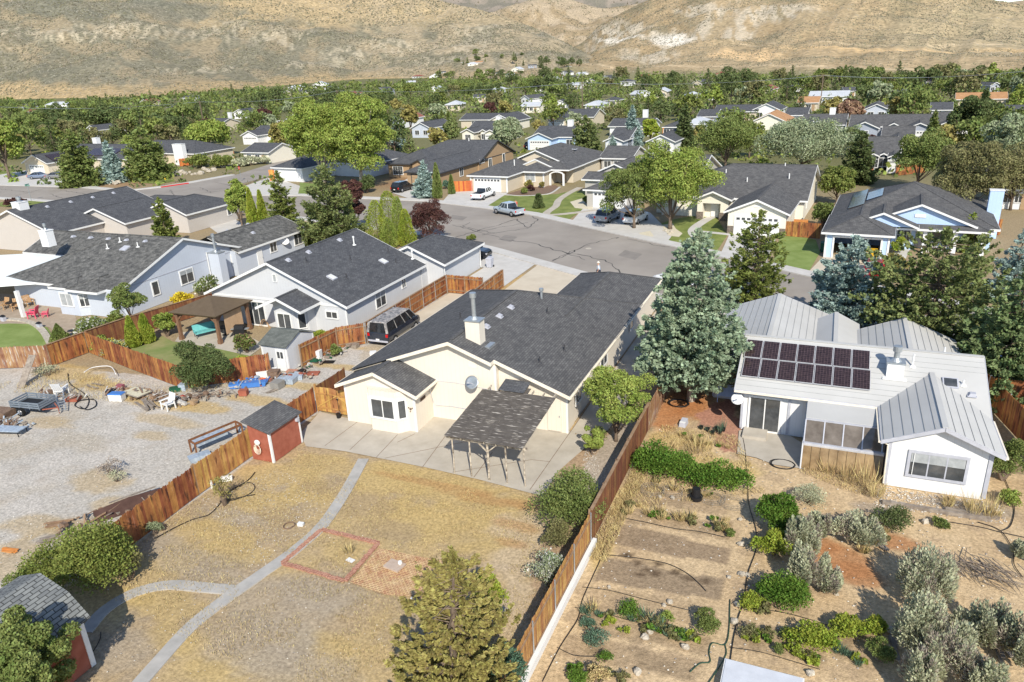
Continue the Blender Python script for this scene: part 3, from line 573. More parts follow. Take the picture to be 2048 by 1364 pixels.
# neighbour's garden on the right
GA=[w(-8.35,0),w(-8.35,46),w(-5,46),w(-3,40),w(30,40),w(30,0)]
paint(GA,SAND,1,sharp=True); paint(GA,(.50,.37,.22),.6,(n1,.5,.12)); paint(GA,(.36,.27,.18),.5,(n2,.6,.08))
for q in ((1380,790,1.6,3),(1400,820,1.6,2),(1340,830,1,2.4)): blob(*q,(.42,.19,.08),.85)
paint([(1400,830),(1470,790),(1500,900),(1440,900)],(.42,.22,.16),.9)
for q in ((1350,880,2,1),(1440,930,2.5,1),(1320,930,1,1),(1300,990,.5,1.6),(1240,1000,.5,1.5),(1210,1100,.5,1.6)): blob(*q,(.56,.43,.20),.8)
for q in ((1680,1120,1.5,1.1),(1720,1150,1.2,.8),(1790,1085,1,.7),(1640,1085,.8,.6)): blob(*q,(.40,.19,.085),.8)
for q in ((1920,1010,2.4,.5),(1990,1020,1.2,.7),(1750,1015,1.2,.5),(1680,1040,1.2,.4)): blob(*q,(.36,.30,.23),.85)
BED=(.30,.225,.15)
for q in ([(1262,958),(1460,990),(1452,1030),(1248,1000)],[(1245,1012),(1462,1046),(1458,1078),(1236,1040)],[(1165,1218),(1422,1272),(1410,1308),(1150,1256)],[(1140,1264),(1408,1318),(1395,1362),(1120,1310)],[(1490,1160),(1628,1180),(1625,1232),(1480,1212)],[(1478,1240),(1650,1275),(1648,1330),(1468,1292)],[(1660,1235),(1768,1250),(1775,1330),(1662,1310)]): paint(q,(.40,.30,.19),.85,sharp=True); paint(q,(.27,.205,.13),.6,(n2,.52,.1),sharp=True)
paint([(1225,1062),(1245,1048),(1460,1095),(1455,1130),(1215,1085)],BED,.9,sharp=True); paint([(1208,1112),(1450,1160),(1440,1200),(1190,1160)],(.30,.23,.155),.95,sharp=True)
paint([(1195,1165),(1440,1215),(1430,1270),(1170,1215)],(.36,.27,.17),.5)
for q in ((1258,1112),(1275,1125),(1295,1140),(1315,1127),(1313,1146),(1278,1148),(1350,1143),(1375,1156),(1412,1162),(1252,1110)): blob(q[0],q[1],.26,.2,(.12,.085,.055),.9,0,.08)
for q in ((1240,1072),(1270,1085),(1300,1090),(1340,1098),(1375,1104),(1290,1070),(1330,1082),(1380,1088)): blob(q[0],q[1],.24,.18,(.24,.175,.11),.6,0,.1)
paint([(1170,1225),(1420,1280),(1400,1320),(1160,1260)],(.22,.16,.10),.55,(n1,.42,.1))
# orange bark beds, front yards
for q in ((240,368,8,2.5),(280,362,7,2)): blob(*q,(.34,.22,.13),.9)
paint([(760,378),(800,372),(870,372),(900,352),(880,345),(790,352),(750,365)],(.30,.19,.11),.9)
paint([(1000,590),(1080,535),(1090,530),(1000,570),(985,600)],(.50,.35,.16),.9)
paint([w(-33,61),w(-33,46),w(-28.5,38),w(-28.5,61)],(.46,.40,.31),.7)
GZ=(n2-.5)*.05+(n1-.5)*.06
GZ*=np.clip((55-GY)/10,0,1)*np.clip((gx[:,None]+60)/8,0,1)
def gridmesh(name,X,Y,Z,colr,m,kind='structure'):
    a,b=X.shape; V=np.stack([X,Y,Z],-1).reshape(-1,3).astype(np.float32); idx=np.arange(a*b).reshape(a,b)
    F=np.stack([idx[:-1,:-1],idx[1:,:-1],idx[1:,1:],idx[:-1,1:]],-1).reshape(-1,4).astype(np.int32)
    me=bpy.data.meshes.new(name); me.vertices.add(len(V)); me.vertices.foreach_set('co',V.ravel()); me.loops.add(F.size); me.loops.foreach_set('vertex_index',F.ravel()); me.polygons.add(len(F)); me.polygons.foreach_set('loop_start',np.arange(0,F.size,4,dtype=np.int32)); me.polygons.foreach_set('use_smooth',np.ones(len(F),bool)); me.update(calc_edges=True)
    at=me.color_attributes.new('col','FLOAT_COLOR','POINT'); at.data.foreach_set('color',np.concatenate([colr.reshape(-1,3),np.ones((a*b,1))],1).astype(np.float32).ravel())
    me.materials.append(m); o=bpy.data.objects.new(name,me); COL.objects.link(o); o['kind']=kind; return o
M_ground=mat('ground_soil',(.62,.60,.58),(1.25,1.22,1.2),scale=7,rough=.97,detail=10,bump=.6,bscale=18,attr='col',spec=.1)
gridmesh('ground',GX,GY,GZ-.03,np.clip(col,0,1),M_ground)
# ---------------------------------------------------------------- hills (real terrain behind the town)
M_hill=mat('hill_scrub',(.50,.52,.50),(1.45,1.42,1.38),scale=.16,rough=.97,detail=12,attr='col',spec=.05,bump=0)
def colpt(x,y,r):
    d=AX@np.array([x-1024,y-682,FPX]); t=r/math.hypot(d[0],d[1]); return d[0]*t,d[1]*t,CH+d[2]*t
SURF={}
def hill(name,xs,base,top,rc,pw,paintf,rmax=2600,amp=1.0,rows=130,cols=420,seed=0,fr=1.0,rb0=None):
    X=np.linspace(xs[0],xs[1],cols); yb=np.interp(X,*zip(*base)); yt=np.interp(X,*zip(*top)); k=np.ones(9)/9; yt=np.convolve(np.pad(yt,4,'edge'),k,'valid'); yb=np.convolve(np.pad(yb,4,'edge'),k,'valid')
    rcv=np.interp(X,*zip(*rc)) if isinstance(rc,list) else np.full(cols,rc)
    A=np.zeros((cols,rows+25,3)); PXY=np.zeros((cols,rows+25,2))
    for i,x in enumerate(X):
        d=AX@np.array([x-1024,yb[i]-682,FPX]); rb=rb0 or (min(rmax,21/(-d[2])*math.hypot(d[0],d[1])) if d[2]<-1e-6 else rmax); 
        for j in range(rows+25):
            t=min(1,j/(rows-1)); y=yb[i]+(yt[i]-yb[i])*t; r=rb+(rcv[i]-rb)*t**pw; q=colpt(x,y,r); z=max(q[2],-.5 if j else -.5)
            if j==0: z=-2
            if j>=rows: s=(j-rows+1)/25; q2=colpt(x,yt[i],rcv[i]*(1+.6*s)); zz=colpt(x,yt[i],rcv[i])[2]; q=(q2[0],q2[1],0); z=zz*(1-s*1.05)
            A[i,j]=(q[0],q[1],z); PXY[i,j]=(x,y)
    r=np.hypot(A[...,0],A[...,1]); J=np.arange(rows+25)[None,:]/(rows-1); env=np.clip(J*6,0,1)*np.clip((1.0-J)*8,0,1)
    u=A[...,0]; v=A[...,1]; nn=vnoise(u,v,.0035*fr,seed,4); rd=1-np.abs(2*vnoise(PXY[...,0]*1.0+PXY[...,1]*.8,PXY[...,1]*.25,.012*fr,seed+4,3)-1)
    A[...,2]+=((nn-.5)*.030+(rd-.6)*.007)*r*env*amp+(vnoise(u,v,.02,seed+9,3)-.5)*r*.004*env*amp
    SURF[name]=A[:,2:rows]; return gridmesh(name,A[...,0],A[...,1],A[...,2],np.clip(paintf(PXY[...,0],PXY[...,1],u,v,nn,rd)*np.array([1.07,1.01,.92]),0,1),M_hill),(X,yb,yt,rcv)
def lerp(a,b,m): return a*(1-m[...,None])+np.array(b)*m[...,None]
def sm(v,a,b): q=np.clip((v-a)/(b-a),0,1); return q*q*(3-2*q)
def soft(px,py,x,y,rx,ry,nz,rot=0):
    ca,sa=math.cos(rot),math.sin(rot); dx=px-x;dy=py-y; q=np.hypot((dx*ca+dy*sa)/rx,(-dx*sa+dy*ca)/ry)+(nz-.5)*1.1; return np.clip((1.1-q)/.4,0,1)
def paintL(px,py,u,v,nn,rd):
    k=vnoise(px,py*2.2,.03,40,5); c=np.zeros(px.shape+(3,)); c[:]=(.20,.195,.155); c=lerp(c,(.28,.245,.18),sm(k,.42,.6)); c=lerp(c,(.14,.145,.12),sm(nn,.55,.7)*.7)
    edge=np.interp(px,[0,300,600,750,900,1100,1270],[176,176,158,150,140,140,150]); c=lerp(c,(.38,.30,.185),sm(py+(k-.5)*22,edge-12,edge+4)*.85)
    tan=sm(py*-1+(k-.5)*50,-62,-30)*sm(px,330,480); c=lerp(c,(.40,.325,.21),tan*.8)
    c=lerp(c,(.35,.305,.23),sm(px,640,820)*.7*sm(k,.3,.6))
    for q in ((130,72,150,13),(250,60,120,16),(420,55,90,20),(560,75,80,20),(700,110,60,12),(950,55,60,14),(930,90,80,16),(780,90,80,16),(860,120,60,10),(620,128,70,8),(390,135,100,8)): c=lerp(c,(.46,.42,.34),soft(px,py,*q,k)*.6*sm(vnoise(px,py,.14,77,3),.4,.6))
    c=lerp(c,(.17,.175,.15),soft(px,py,220,15,260,22,k)*.75)
    return c*(.82+.36*vnoise(px,py*2,.35,91,3)[...,None])
def paintR(px,py,u,v,nn,rd):
    k=vnoise(px,py*2.2,.03,140,5); c=np.zeros(px.shape+(3,)); c[:]=(.34,.27,.175); c=lerp(c,(.26,.23,.16),sm(k,.45,.62)*.8); c=lerp(c,(.42,.34,.23),sm(rd,.55,.85)*.6)
    c=lerp(c,(.36,.32,.23),soft(px,py,1950,70,220,60,k)*.6)
    for q in ((1230,75,75,18,-.3),(1345,78,42,14),(1250,60,60,18),(1180,72,40,10,.5),(1430,45,60,16,-.6),(1400,25,50,14),(1560,30,80,14),(1310,75,120,8),(1290,118,60,12),(1480,60,40,20,-.5)): c=lerp(c,(.52,.48,.41),soft(px,py,*q[:4],k,q[4] if len(q)>4 else 0)*.75*sm(vnoise(px,py,.10,177,3),.34,.56))
    for q in ((1345,80,38,12),(1235,78,45,6)): c=lerp(c,(.74,.72,.68),soft(px,py,*q,k)*.85)
    c=lerp(c,(.62,.46,.28),soft(px,py,1480,118,80,11,k)*.9); c=lerp(c,(.56,.42,.25),np.clip(1-np.abs(py-(104+(px-1300)*.008))/5,0,1)*sm(px,1500,1640)*.9)
    c=lerp(c,(.60,.50,.36),np.clip(1-np.abs(py-(90+(px-1250)*.012))/1.6,0,1)*.8); c=lerp(c,(.60,.50,.36),np.clip(1-np.abs(py-(140+(px-1250)*.01))/1.6,0,1)*.7)
    c=lerp(c,(.21,.22,.13),sm(py,143,156)*.8); c=lerp(c,(.55,.45,.3),np.clip(1-np.abs((py-95)-(px-1740)*-.52)/1.6,0,1)*sm(px,1735,1745)*(1-sm(px,1880,1900))*.6)
    return c*(.82+.36*vnoise(px,py*2,.35,191,3)[...,None])
def paintM(px,py,u,v,nn,rd):
    k=vnoise(px,py*2,.04,240,5); c=np.zeros(px.shape+(3,)); c[:]=(.36,.31,.245); c=lerp(c,(.29,.24,.17),sm(k,.45,.6)); return c
def paintB(px,py,u,v,nn,rd):
    k=vnoise(px,py*3,.05,340,5); c=np.zeros(px.shape+(3,)); c[:]=(.27,.245,.225); c=lerp(c,(.15,.155,.14),sm(k,.5,.6)*.7); return c
_,HL=hill('hills_near',(-420,1290),[(-420,222),(0,199),(300,193),(400,184),(600,168),(720,158),(850,156),(1100,160),(1290,158)],[(-420,-230),(300,-150),(600,-90),(820,-22),(880,2),(960,19),(1040,44),(1110,74),(1180,111),(1230,134),(1290,157)],[(-420,2600),(600,2500),(900,1900),(1290,1300)],1.0,paintL,rmax=1500,seed=3)
_,HR=hill('hills_far',(1120,2500),[(1120,162),(1270,160),(1500,162),(1800,163),(2048,160),(2500,150)],[(1120,110),(1170,84),(1195,52),(1235,30),(1270,12),(1310,-6),(1400,-45),(1600,-80),(1800,-60),(1930,-14),(1985,0),(2020,5),(2060,12),(2200,30),(2500,70)],[(1120,3000),(1300,2600),(2048,2000),(2500,1900)],1.15,paintR,rmax=1500,seed=8)
hill('hills_back',(780,1450),[(780,120),(1450,120)],[(780,60),(900,45),(960,34),(1000,22),(1050,2),(1090,-8),(1140,-2),(1200,18),(1260,10),(1450,-30)],4300,1.0,paintM,rows=60,cols=160,seed=12,rb0=3300)
hill('mountains',(500,1700),[(500,60),(1700,60)],[(500,-60),(800,-40),(1000,-70),(1300,-60),(1700,-80)],8500,1.0,paintB,rows=50,cols=160,seed=15,rb0=6000,amp=.6)
hill('hills_right_far',(1900,2500),[(1900,60),(2500,60)],[(1900,30),(2000,6),(2048,0),(2120,-6),(2500,20)],6000,1.0,paintM,rows=30,cols=60,seed=18,rb0=4500,amp=.3)
def on_hill(HH,px,py):
    X,yb,yt,rc=HH; b=np.interp(px,X,yb); t=np.interp(px,X,yt); f=max(0,min(1,(b-py)/(b-t))); d=AX@np.array([px-1024,b-682,FPX]); rb=min(1500,21/(-d[2])*math.hypot(d[0],d[1])) if d[2]<0 else 1500
    r=rb+(np.interp(px,X,rc)-rb)*f; return colpt(px,py,r)

def speckle(name,surf,n,s0,s1,m,label,flat=.6,vis=None,seed=0):
    """scrub bushes and boulders standing on the hill surface, too many to count"""
    A=SURF[surf]; r=np.random.RandomState(seed); i=r.randint(0,A.shape[0]-1,n); j=(r.rand(n)**1.0*(A.shape[1]-1)).astype(int); fi=r.rand(n); fj=r.rand(n)
    Q=A[i,j]*((1-fi)*(1-fj))[:,None]+A[i+1,j]*(fi*(1-fj))[:,None]+A[i,np.minimum(j+1,A.shape[1]-1)]*((1-fi)*fj)[:,None]+A[i+1,np.minimum(j+1,A.shape[1]-1)]*(fi*fj)[:,None]
    nz=vnoise(Q[:,0],Q[:,1],.012,seed+50,3); keep=nz>.42; Q=Q[keep]; k=len(Q); d=np.hypot(Q[:,0],Q[:,1]); S=d*r.uniform(s0,s1,k)/1000
    V=[];o=np.array([[1,0,-.3],[-.5,.87,-.3],[-.5,-.87,-.3],[0,0,1.0]]); ang_=r.uniform(0,6.28,k); c,s_=np.cos(ang_),np.sin(ang_)
    P4_=np.zeros((k,4,3))
    for q in range(4): P4_[:,q,0]=(o[q,0]*c-o[q,1]*s_)*S; P4_[:,q,1]=(o[q,0]*s_+o[q,1]*c)*S; P4_[:,q,2]=o[q,2]*S*flat
    P4_+=Q[:,None,:]; V=P4_.reshape(-1,3); b_=np.arange(k)*4; F=np.stack([np.stack([b_,b_+1,b_+3],1),np.stack([b_+1,b_+2,b_+3],1),np.stack([b_+2,b_,b_+3],1)],1).reshape(-1,3)
    me=bpy.data.meshes.new(name); me.vertices.add(len(V)); me.vertices.foreach_set('co',V.astype(np.float32).ravel()); me.loops.add(F.size); me.loops.foreach_set('vertex_index',F.astype(np.int32).ravel()); me.polygons.add(len(F)); me.polygons.foreach_set('loop_start',np.arange(0,F.size,3,dtype=np.int32)); me.update(calc_edges=True); me.materials.append(m)
    o=bpy.data.objects.new(name,me); COL.objects.link(o); o['kind']='stuff'; o['label']=label; o['category']='scrub'
M_scrub=mat('scrub_olive',(.105,.10,.06),(.21,.19,.12),scale=.05,island=.4,rough=.95); M_outc=mat('outcrop_pale',(.30,.27,.215),(.44,.40,.33),scale=.05,island=.3,rough=.95)
speckle('hill_scrub','hills_near',52000,.6,1.7,M_scrub,'sagebrush scattered over the left hillside',seed=1); speckle('hill_rocks','hills_near',34000,.35,.95,M_outc,'pale rocks scattered over the left hillside',seed=2)
speckle('hill_scrub','hills_far',42000,.5,1.5,M_scrub,'sagebrush scattered over the right hillside',seed=3); speckle('hill_rocks','hills_far',18000,.35,.95,M_outc,'pale rocks scattered over the right hillside',seed=4); speckle('hill_scrub','hills_back',6000,.6,1.6,M_scrub,'scrub on the back ridge',seed=5); speckle('hill_scrub','mountains',1500,.8,1.8,M_scrub,'pines on the far mountain',flat=1.6,seed=6)
# ---------------------------------------------------------------- streets, kerbs, slabs, lawns
far_k=[(-160,364),(0,371),(150,375),(250,383),(323,375),(378,367),(470,350),(560,322),(640,300)]
far_k2=[(655,306),(575,341),(540,352),(475,370),(455,385),(480,391),(600,392),(700,397),(850,403),(865,405),(960,416),(1058,430),(1200,462),(1357,496),w(-4.6,76),w(2,71.8),w(12,66.5),w(30,60),w(60,52)]
near_k=[w(60,42),w(30,50),w(10,56.5),w(-2.8,60.6),(1300,585),(1182,548),(1000,498),(885,470),(700,447),(600,434),(480,425),(400,414),(230,410),(60,398),(0,395),(-160,390)]
sheet('street',[far_k+far_k2+near_k],.006,M_asph)
def strip(name,pts,wd,z0,z1,m,side=1):
    mb=MB(); q=[Vector((*P(p),0)) for p in pts]
    nn=[]
    for i in range(len(q)):
        d=(q[min(i+1,len(q)-1)]-q[max(i-1,0)]).normalized(); nn.append(Vector((-d.y,d.x,0))*side*wd)
    secs=[[(p.x,p.y,z0),(p.x,p.y,z1),(p.x+n.x,p.y+n.y,z1),(p.x+n.x,p.y+n.y,z0)] for p,n in zip(q,nn)]
    mb.loft(secs); return struct(name,mb,m)
strip('pavement',far_k2[5:],1.7,-.1,.11,M_concl,1); strip('pavement',far_k[:7],1.7,-.1,.11,M_concl,1); strip('pavement',near_k[1:10],1.6,-.1,.11,M_concl,1); strip('pavement',near_k[11:],1.4,-.1,.11,M_concl,1)
strip('kerb_red_paint',[(323,375.2),(350,371.3),(378,367.2)],.55,.0,.16,M_red,1); strip('kerb_red_paint',[w(10.8,57.6),w(14.5,56.2)],.4,0,.125,M_red,1)
def line(name,pts,wd,z,m):
    q=[Vector((*P(p),z)) for p in pts]; mb=MB()
    for a,b in zip(q[:-1],q[1:]):
        d=(b-a).normalized(); n=Vector((-d.y,d.x,0))*wd/2; e=d*wd*.3; mb.face([tuple(a-n-e),tuple(b-n+e),tuple(b+n+e),tuple(a+n-e)])
    return struct(name,mb,m)
def crack(pts,wd=.11,jig=.25):
    q=[P(p) for p in pts]; out=[]
    for a,b in zip(q[:-1],q[1:]):
        L=math.dist(a,b); k=max(2,int(L/.8))
        for i in range(k): f=i/k; out.append((a[0]+(b[0]-a[0])*f+(rng.uniform(-jig,jig) if i else 0),a[1]+(b[1]-a[1])*f+(rng.uniform(-jig,jig) if i else 0)))
    out.append(q[-1]); mb=MB()
    for a,b in zip(out[:-1],out[1:]):
        a=Vector((*a,.011)); b=Vector((*b,.011)); d=(b-a).normalized(); ww=wd*rng.uniform(.6,1.5); n=Vector((-d.y,d.x,0))*ww/2; e=d*ww*.4; CR.face([tuple(a-n-e),tuple(b-n+e),tuple(b+n+e),tuple(a+n-e)])
CR=MB()
for c in ([(1055,455),(1035,438),(900,478)],[(1105,522),(1180,487),(1235,475),(1232,477)],[(1105,520),(1140,503),(1180,490)],[(1000,478),(1065,486),(1130,505),(1170,520)],[(1130,505),(1210,520),(1240,545),(1235,560)],[(940,445),(925,452),(960,462),(990,466)],[(960,462),(1055,445)],[(1000,475),(970,468),(905,450)],[(1060,430),(1075,441),(1055,457),(965,470)],[(1255,478),(1320,492),(1340,494)],[(1555,570),(1580,545),(1585,541)],[(1550,565),(1553,580)],
    [(0,378),(60,385),(120,380),(180,390),(250,385)],[(30,392),(90,377),(140,378)],[(100,388),(130,398),(160,390),(210,398)],[(180,385),(230,400),(300,395)],[(240,402),(280,397),(340,393),(400,397)],[(340,380),(350,396),(390,388),(440,382)],[(400,375),(420,385),(470,378),(510,362),(555,345)],[(430,365),(470,372),(500,368)],[(260,405),(330,408),(390,410)]): crack(c)
struct('crack_sealant',CR,M_seal)
struct('manhole_cover',MB().tube([(*gp(1177,497),.005),(*gp(1177,497),.014)],.35,16),M_conc)
for q in ([(395,407),(452,395)],[(150,402),(200,392)]): line('stop_line',q,.35,.012,M_paintw)
# slabs
Z1=.012
sheet('driveway',[[w(-19.0,61.2),w(-19.6,57.7),w(-19.8,52.2),w(-21.6,52.4),w(-28.0,52.5),w(-28.2,60),w(-28.3,72.4),(1180,548.5)]],.014,M_concy)
sheet('driveway',[[w(-28.7,61),w(-28.7,72.9),w(-34,75.8),w(-36.5,77.3),w(-41.3,80.3),w(-41.3,69.5),w(-33.6,69.5),w(-33.6,60.6)]],.016,M_concl)
sheet('driveway',[[(860,402),(968,416.5),w(-49.4,113.2),w(-56.4,114.0),w(-60.5,114.6),(886,402)]],.018,M_concl)
sheet('driveway',[[(815,396),(850,401),(880,386),(868,360),(815,357),(790,372),(785,386)]],.014,M_concl)
sheet('driveway',[[(1140,446.5),(1240,469),(1330,490),(1345,470),(1300,425),(1215,398),(1183,398)]],.014,M_concl)
sheet('driveway',[[(1440,510),(1530,532),(1555,470),(1460,466)]],.014,M_concl)
sheet('driveway',[[(1610,551),(1760,583),(1775,520),(1655,508),(1640,520)]],.014,M_concy)
sheet('driveway',[[(-120,370),(0,370.5),(150,375),(205,378),(140,340),(55,340)]],.014,M_concl)
sheet('driveway',[[(455,385),(480,391),(545,391),(595,392),(600,372),(560,358),(540,354)]],.014,M_concl)
sheet('driveway',[[(400,440),(470,438),(520,470),(440,470)]],.014,M_concl)
sheet('lane_slab',[[w(-33.0,47.5),w(-33.0,60.3),w(-29.2,60.3),w(-28.9,47.5)]],.012,M_concy)
PAT=[[(600,868),(612,893),(690,903),(760,917),(850,935),(960,960),(1085,993),(1120,940),(1160,905),(1188,880),(1215,855),(1195,840),(1150,870),w(-12.6,37.2),w(-26.4,37.0),(719,842),(640,824)]]
sheet('patio',PAT,.02,M_conc)
for q in ([(1060,980),(1180,808)],[(905,945),(1063,920),(1100,924)],[(770,917),(1000,870)],[(718,842),(650,892)],[(745,858),(700,900)],[(795,870),(752,916)],[(900,860),(845,935)],[(985,905),(948,955)],[(830,868),(795,885)]): line('patio_joint',q,.035,.0245,M_mulch)
sheet('side_path',[[(1138,868),(1215,862),w(-10.6,42),w(-10.6,60),w(-12.9,60),w(-12.9,36.9)]],.016,M_conc)
sheet('patio',[[(1478,862),(1474,908),(1512,916),(1548,930),(1611,939),(1617,895),(1580,872),(1490,858)]],.03,M_conc)
def ribbon(name,c,wd,z,m,smooth=6):
    q=[Vector((*P(p),0)) for p in c]; pts=[]
    for i in range(len(q)-1):
        p0,p1,p2,p3=q[max(i-1,0)],q[i],q[i+1],q[min(i+2,len(q)-1)]
        for k in range(smooth):
            t=k/smooth; pts.append(.5*((2*p1)+(-p0+p2)*t+(2*p0-5*p1+4*p2-p3)*t*t+(-p0+3*p1-3*p2+p3)*t**3))
    pts.append(q[-1]); mb=MB(); secs=[]
    for i,p in enumerate(pts):
        d=(pts[min(i+1,len(pts)-1)]-pts[max(i-1,0)]).normalized(); n=Vector((-d.y,d.x,0))*wd/2; secs.append([(p.x-n.x,p.y-n.y,-.05),(p.x-n.x,p.y-n.y,z),(p.x+n.x,p.y+n.y,z),(p.x+n.x,p.y+n.y,-.05)])
    mb.loft(secs); return struct(name,mb,m)
ribbon('garden_path',[(727,918),(690,985),(645,1050),(590,1100),(520,1150),(455,1195),(385,1250),(320,1320),(250,1400)],.62,.028,M_concd)
ribbon('garden_path',[(470,1180),(410,1175),(340,1170),(270,1185),(210,1220),(170,1265)],.6,.026,M_concd)
ribbon('footpath',[w(-27.9,104.5),(1100,430),(1112,412),(1118,400),(1135,388),(1160,375)],1.1,.03,M_conc)
ribbon('footpath',[w(-12.5,84.5),(1385,463),(1412,440),(1435,430)],1.2,.03,M_concl)
ribbon('footpath',[(1400,463),(1430,466),(1460,469)],.9,.028,M_concl)
ribbon('footpath',[(1785,540),(1800,510),(1815,478)],1.3,.03,M_concl)
sheet('front_lawn',[[(960,414.8),(1058,429),(1130,444),(1168,418),(1195,400),(1175,382),(1140,382),(1115,388),(1065,391),(1008,391)]],.010,M_lawn)
sheet('front_lawn',[[(1255,474),(1357,495),(1428,510),(1440,493),(1455,470),(1430,430),(1395,430),(1340,440)]],.010,M_lawn)
sheet('front_lawn',[[(1545,533),(1614,549),(1640,505),(1632,480),(1570,466),(1558,480)]],.012,M_lawnb)
sheet('front_lawn',[[(0,361),(60,352),(45,340),(-80,346),(-100,362)]],.010,M_lawn); sheet('front_lawn',[[(20,399),(120,404),(90,417),(-20,412)]],.010,M_lawn); sheet('front_lawn',[[(275,360),(330,355),(352,362),(320,368),(285,366)]],.010,M_lawn); sheet('front_lawn',[[(595,387),(640,389),(640,368),(600,365)]],.010,M_lawnb)
sheet('gravel_bed',[[(1140,404),(1170,395),(1185,408),(1186,420),(1150,416)]],.016,M_rockw)
for q in ([(1325,450),(1345,447),(1352,458),(1365,467),(1358,474),(1340,472),(1328,460)],[(1278,466),(1300,462),(1308,472),(1296,477),(1283,474)]): sheet('gravel_bed',[q],.018,M_rockw)
sheet('mulch_bed',[[(1012,388),(1064,374),(1098,371),(1110,370),(1118,374),(1100,386),(1060,390),(1030,391)]],.016,M_mulch); ribbon('bed_edging',[(1008,389),(1035,391.5),(1065,391),(1100,387),(1120,374)],.35,.05,M_concl)
LH1=[[(165,700),(178,697),(235,710),(300,735),(352,755),(420,740),(508,727),(515,712),(470,705),(425,695),(345,683),(325,672),(290,690),(240,700)]]
sheet('back_lawn',LH1,.010,M_lawnp); sheet('back_lawn',[[(0,730),(60,705),(110,680),(95,655),(60,648),(20,647),(-60,650),(-90,760)]],.010,M_lawnb)
sheet('patio',[[(362,665),(350,683),(432,697),(500,712),(530,690),(475,660),(440,655)]],.016,M_conc)
sheet('patio',[[(-60,650),(20,647),(60,648),(100,655),(130,690),(160,660),(150,630),(125,600),(60,590),(-60,585)]],.008,M_tanpave)
ribbon('stone_edging',[(-20,640),(30,640),(62,646),(85,662),(102,690)],.55,.12,M_rock)
# brick plot and paving in the main yard
BR=[(565,1127),(643,1060),(757,1087),(690,1163)]
mb=MB(); bp=[Vector((*gp(*q),0)) for q in BR]; cen=sum(bp,Vector())/4; t=thing('brick_border','low red brick edging around the square planting plot beside the path','brick edging',(cen.x,cen.y,0))
for i in range(4):
    a,b=bp[i]-cen,bp[(i+1)%4]-cen; L=(b-a).length; d=(b-a)/L; n=Vector((-d.y,d.x,0)); k=int(L/.105); 
    for j in range(k):
        c=a+d*(j+.5)*L/k; z=rng.uniform(.05,.09); e=rng.uniform(-.02,.02); mt=Matrix.Translation(c+n*e)@Matrix.Rotation(math.atan2(d.y,d.x)+rng.uniform(-.08,.08),4,'Z'); mb.box(-.045,-.11,0,.045,.11,z,mt)
mb.build('bricks',M_brickr,t)
sheet('brick_paving',[[(757,1097),(895,1125),(885,1165),(868,1210),(835,1195),(770,1190),(700,1165)]],.022,M_brickp); sheet('brick_paving',[[(870,1120),(930,1128),(925,1143),(868,1135)]],.024,M_brickp)
# ---------------------------------------------------------------- fences
FR=-8.5
fence('board_fence','long reddish cedar fence on a white concrete footing along the vegetable beds',[(FR,12.5),(FR-.05,27)],1.75,M_fencel,-1,pw=.12,steel=True)
fence('board_fence','dark red framed fence section beside the pale green shrubs, between brown yard and grape vines',[(FR,27.1),(FR-.05,38.6)],1.85,M_fenced,1,toprail=True)
fence('board_fence','weathered fence section running under the big blue-green juniper',[(FR,38.7),(FR-.1,60)],1.8,M_fencew,1)
t=thing('concrete_footing','white painted concrete footing along the foot of the long garden fence','footing',(FR+.14,12,0)); MB().box(-.09,0,-.05,.09,15.2,.32).build('footing',M_trim,t)
LX=-29.45
fence('board_fence','brown cedar fence between gravel lot and golden yard, below the red shed',[(LX+.4,18.5),(LX+.05,24.3)],1.75,M_fence,1,jit=.05)
fence('board_fence','orange cedar fence panels standing against the red shed wall',[(LX+.05,24.4),(LX-.05,28.6)],1.8,M_fencel,1)
fence('board_fence','brown cedar fence between red shed and the double gate',[(LX-.05,30.9),(LX,34.6)],1.75,M_fence,1)
fence('board_fence','short dark fence beyond the gate by the house eave',[(LX,34.9),(LX+.05,38.0)],1.75,M_fenced,1)
# gate with X braces
gx0,gy0=LX+.1,34.75; t=thing('double_gate','light cedar double gate with crossed braces between fence and cream house','gate',(gx0,gy0,0))
for k,(a,b) in enumerate(((0,1.55),(1.6,3.15))):
    f=MB(); n=11
    for i in range(n):
        u=a+(b-a)*i/n; f.box(u+.005,0,.06,u+(b-a)/n-.005,.03,1.72+.08*math.sin(i/n*3.1)+rng.uniform(-.02,.02))
    lf=f.build('gate_leaf',M_fencel,t); r=MB(); r.bar((a,-.03,.35),(b,-.03,.35),.04,.09).bar((a,-.03,1.35),(b,-.03,1.35),.04,.09)
    r.bar((a if k==0 else b,-.035,.38),(b if k==0 else a,-.035,1.32),.04,.08); r.build('brace',M_fencel,lf)
MB().bar((-.06,0,0),(-.06,0,1.95),.1).build('gate_post',M_fencel,t); MB().box(1.5,-.05,1.05,1.68,-.03,1.12).build('latch',M_black,t)
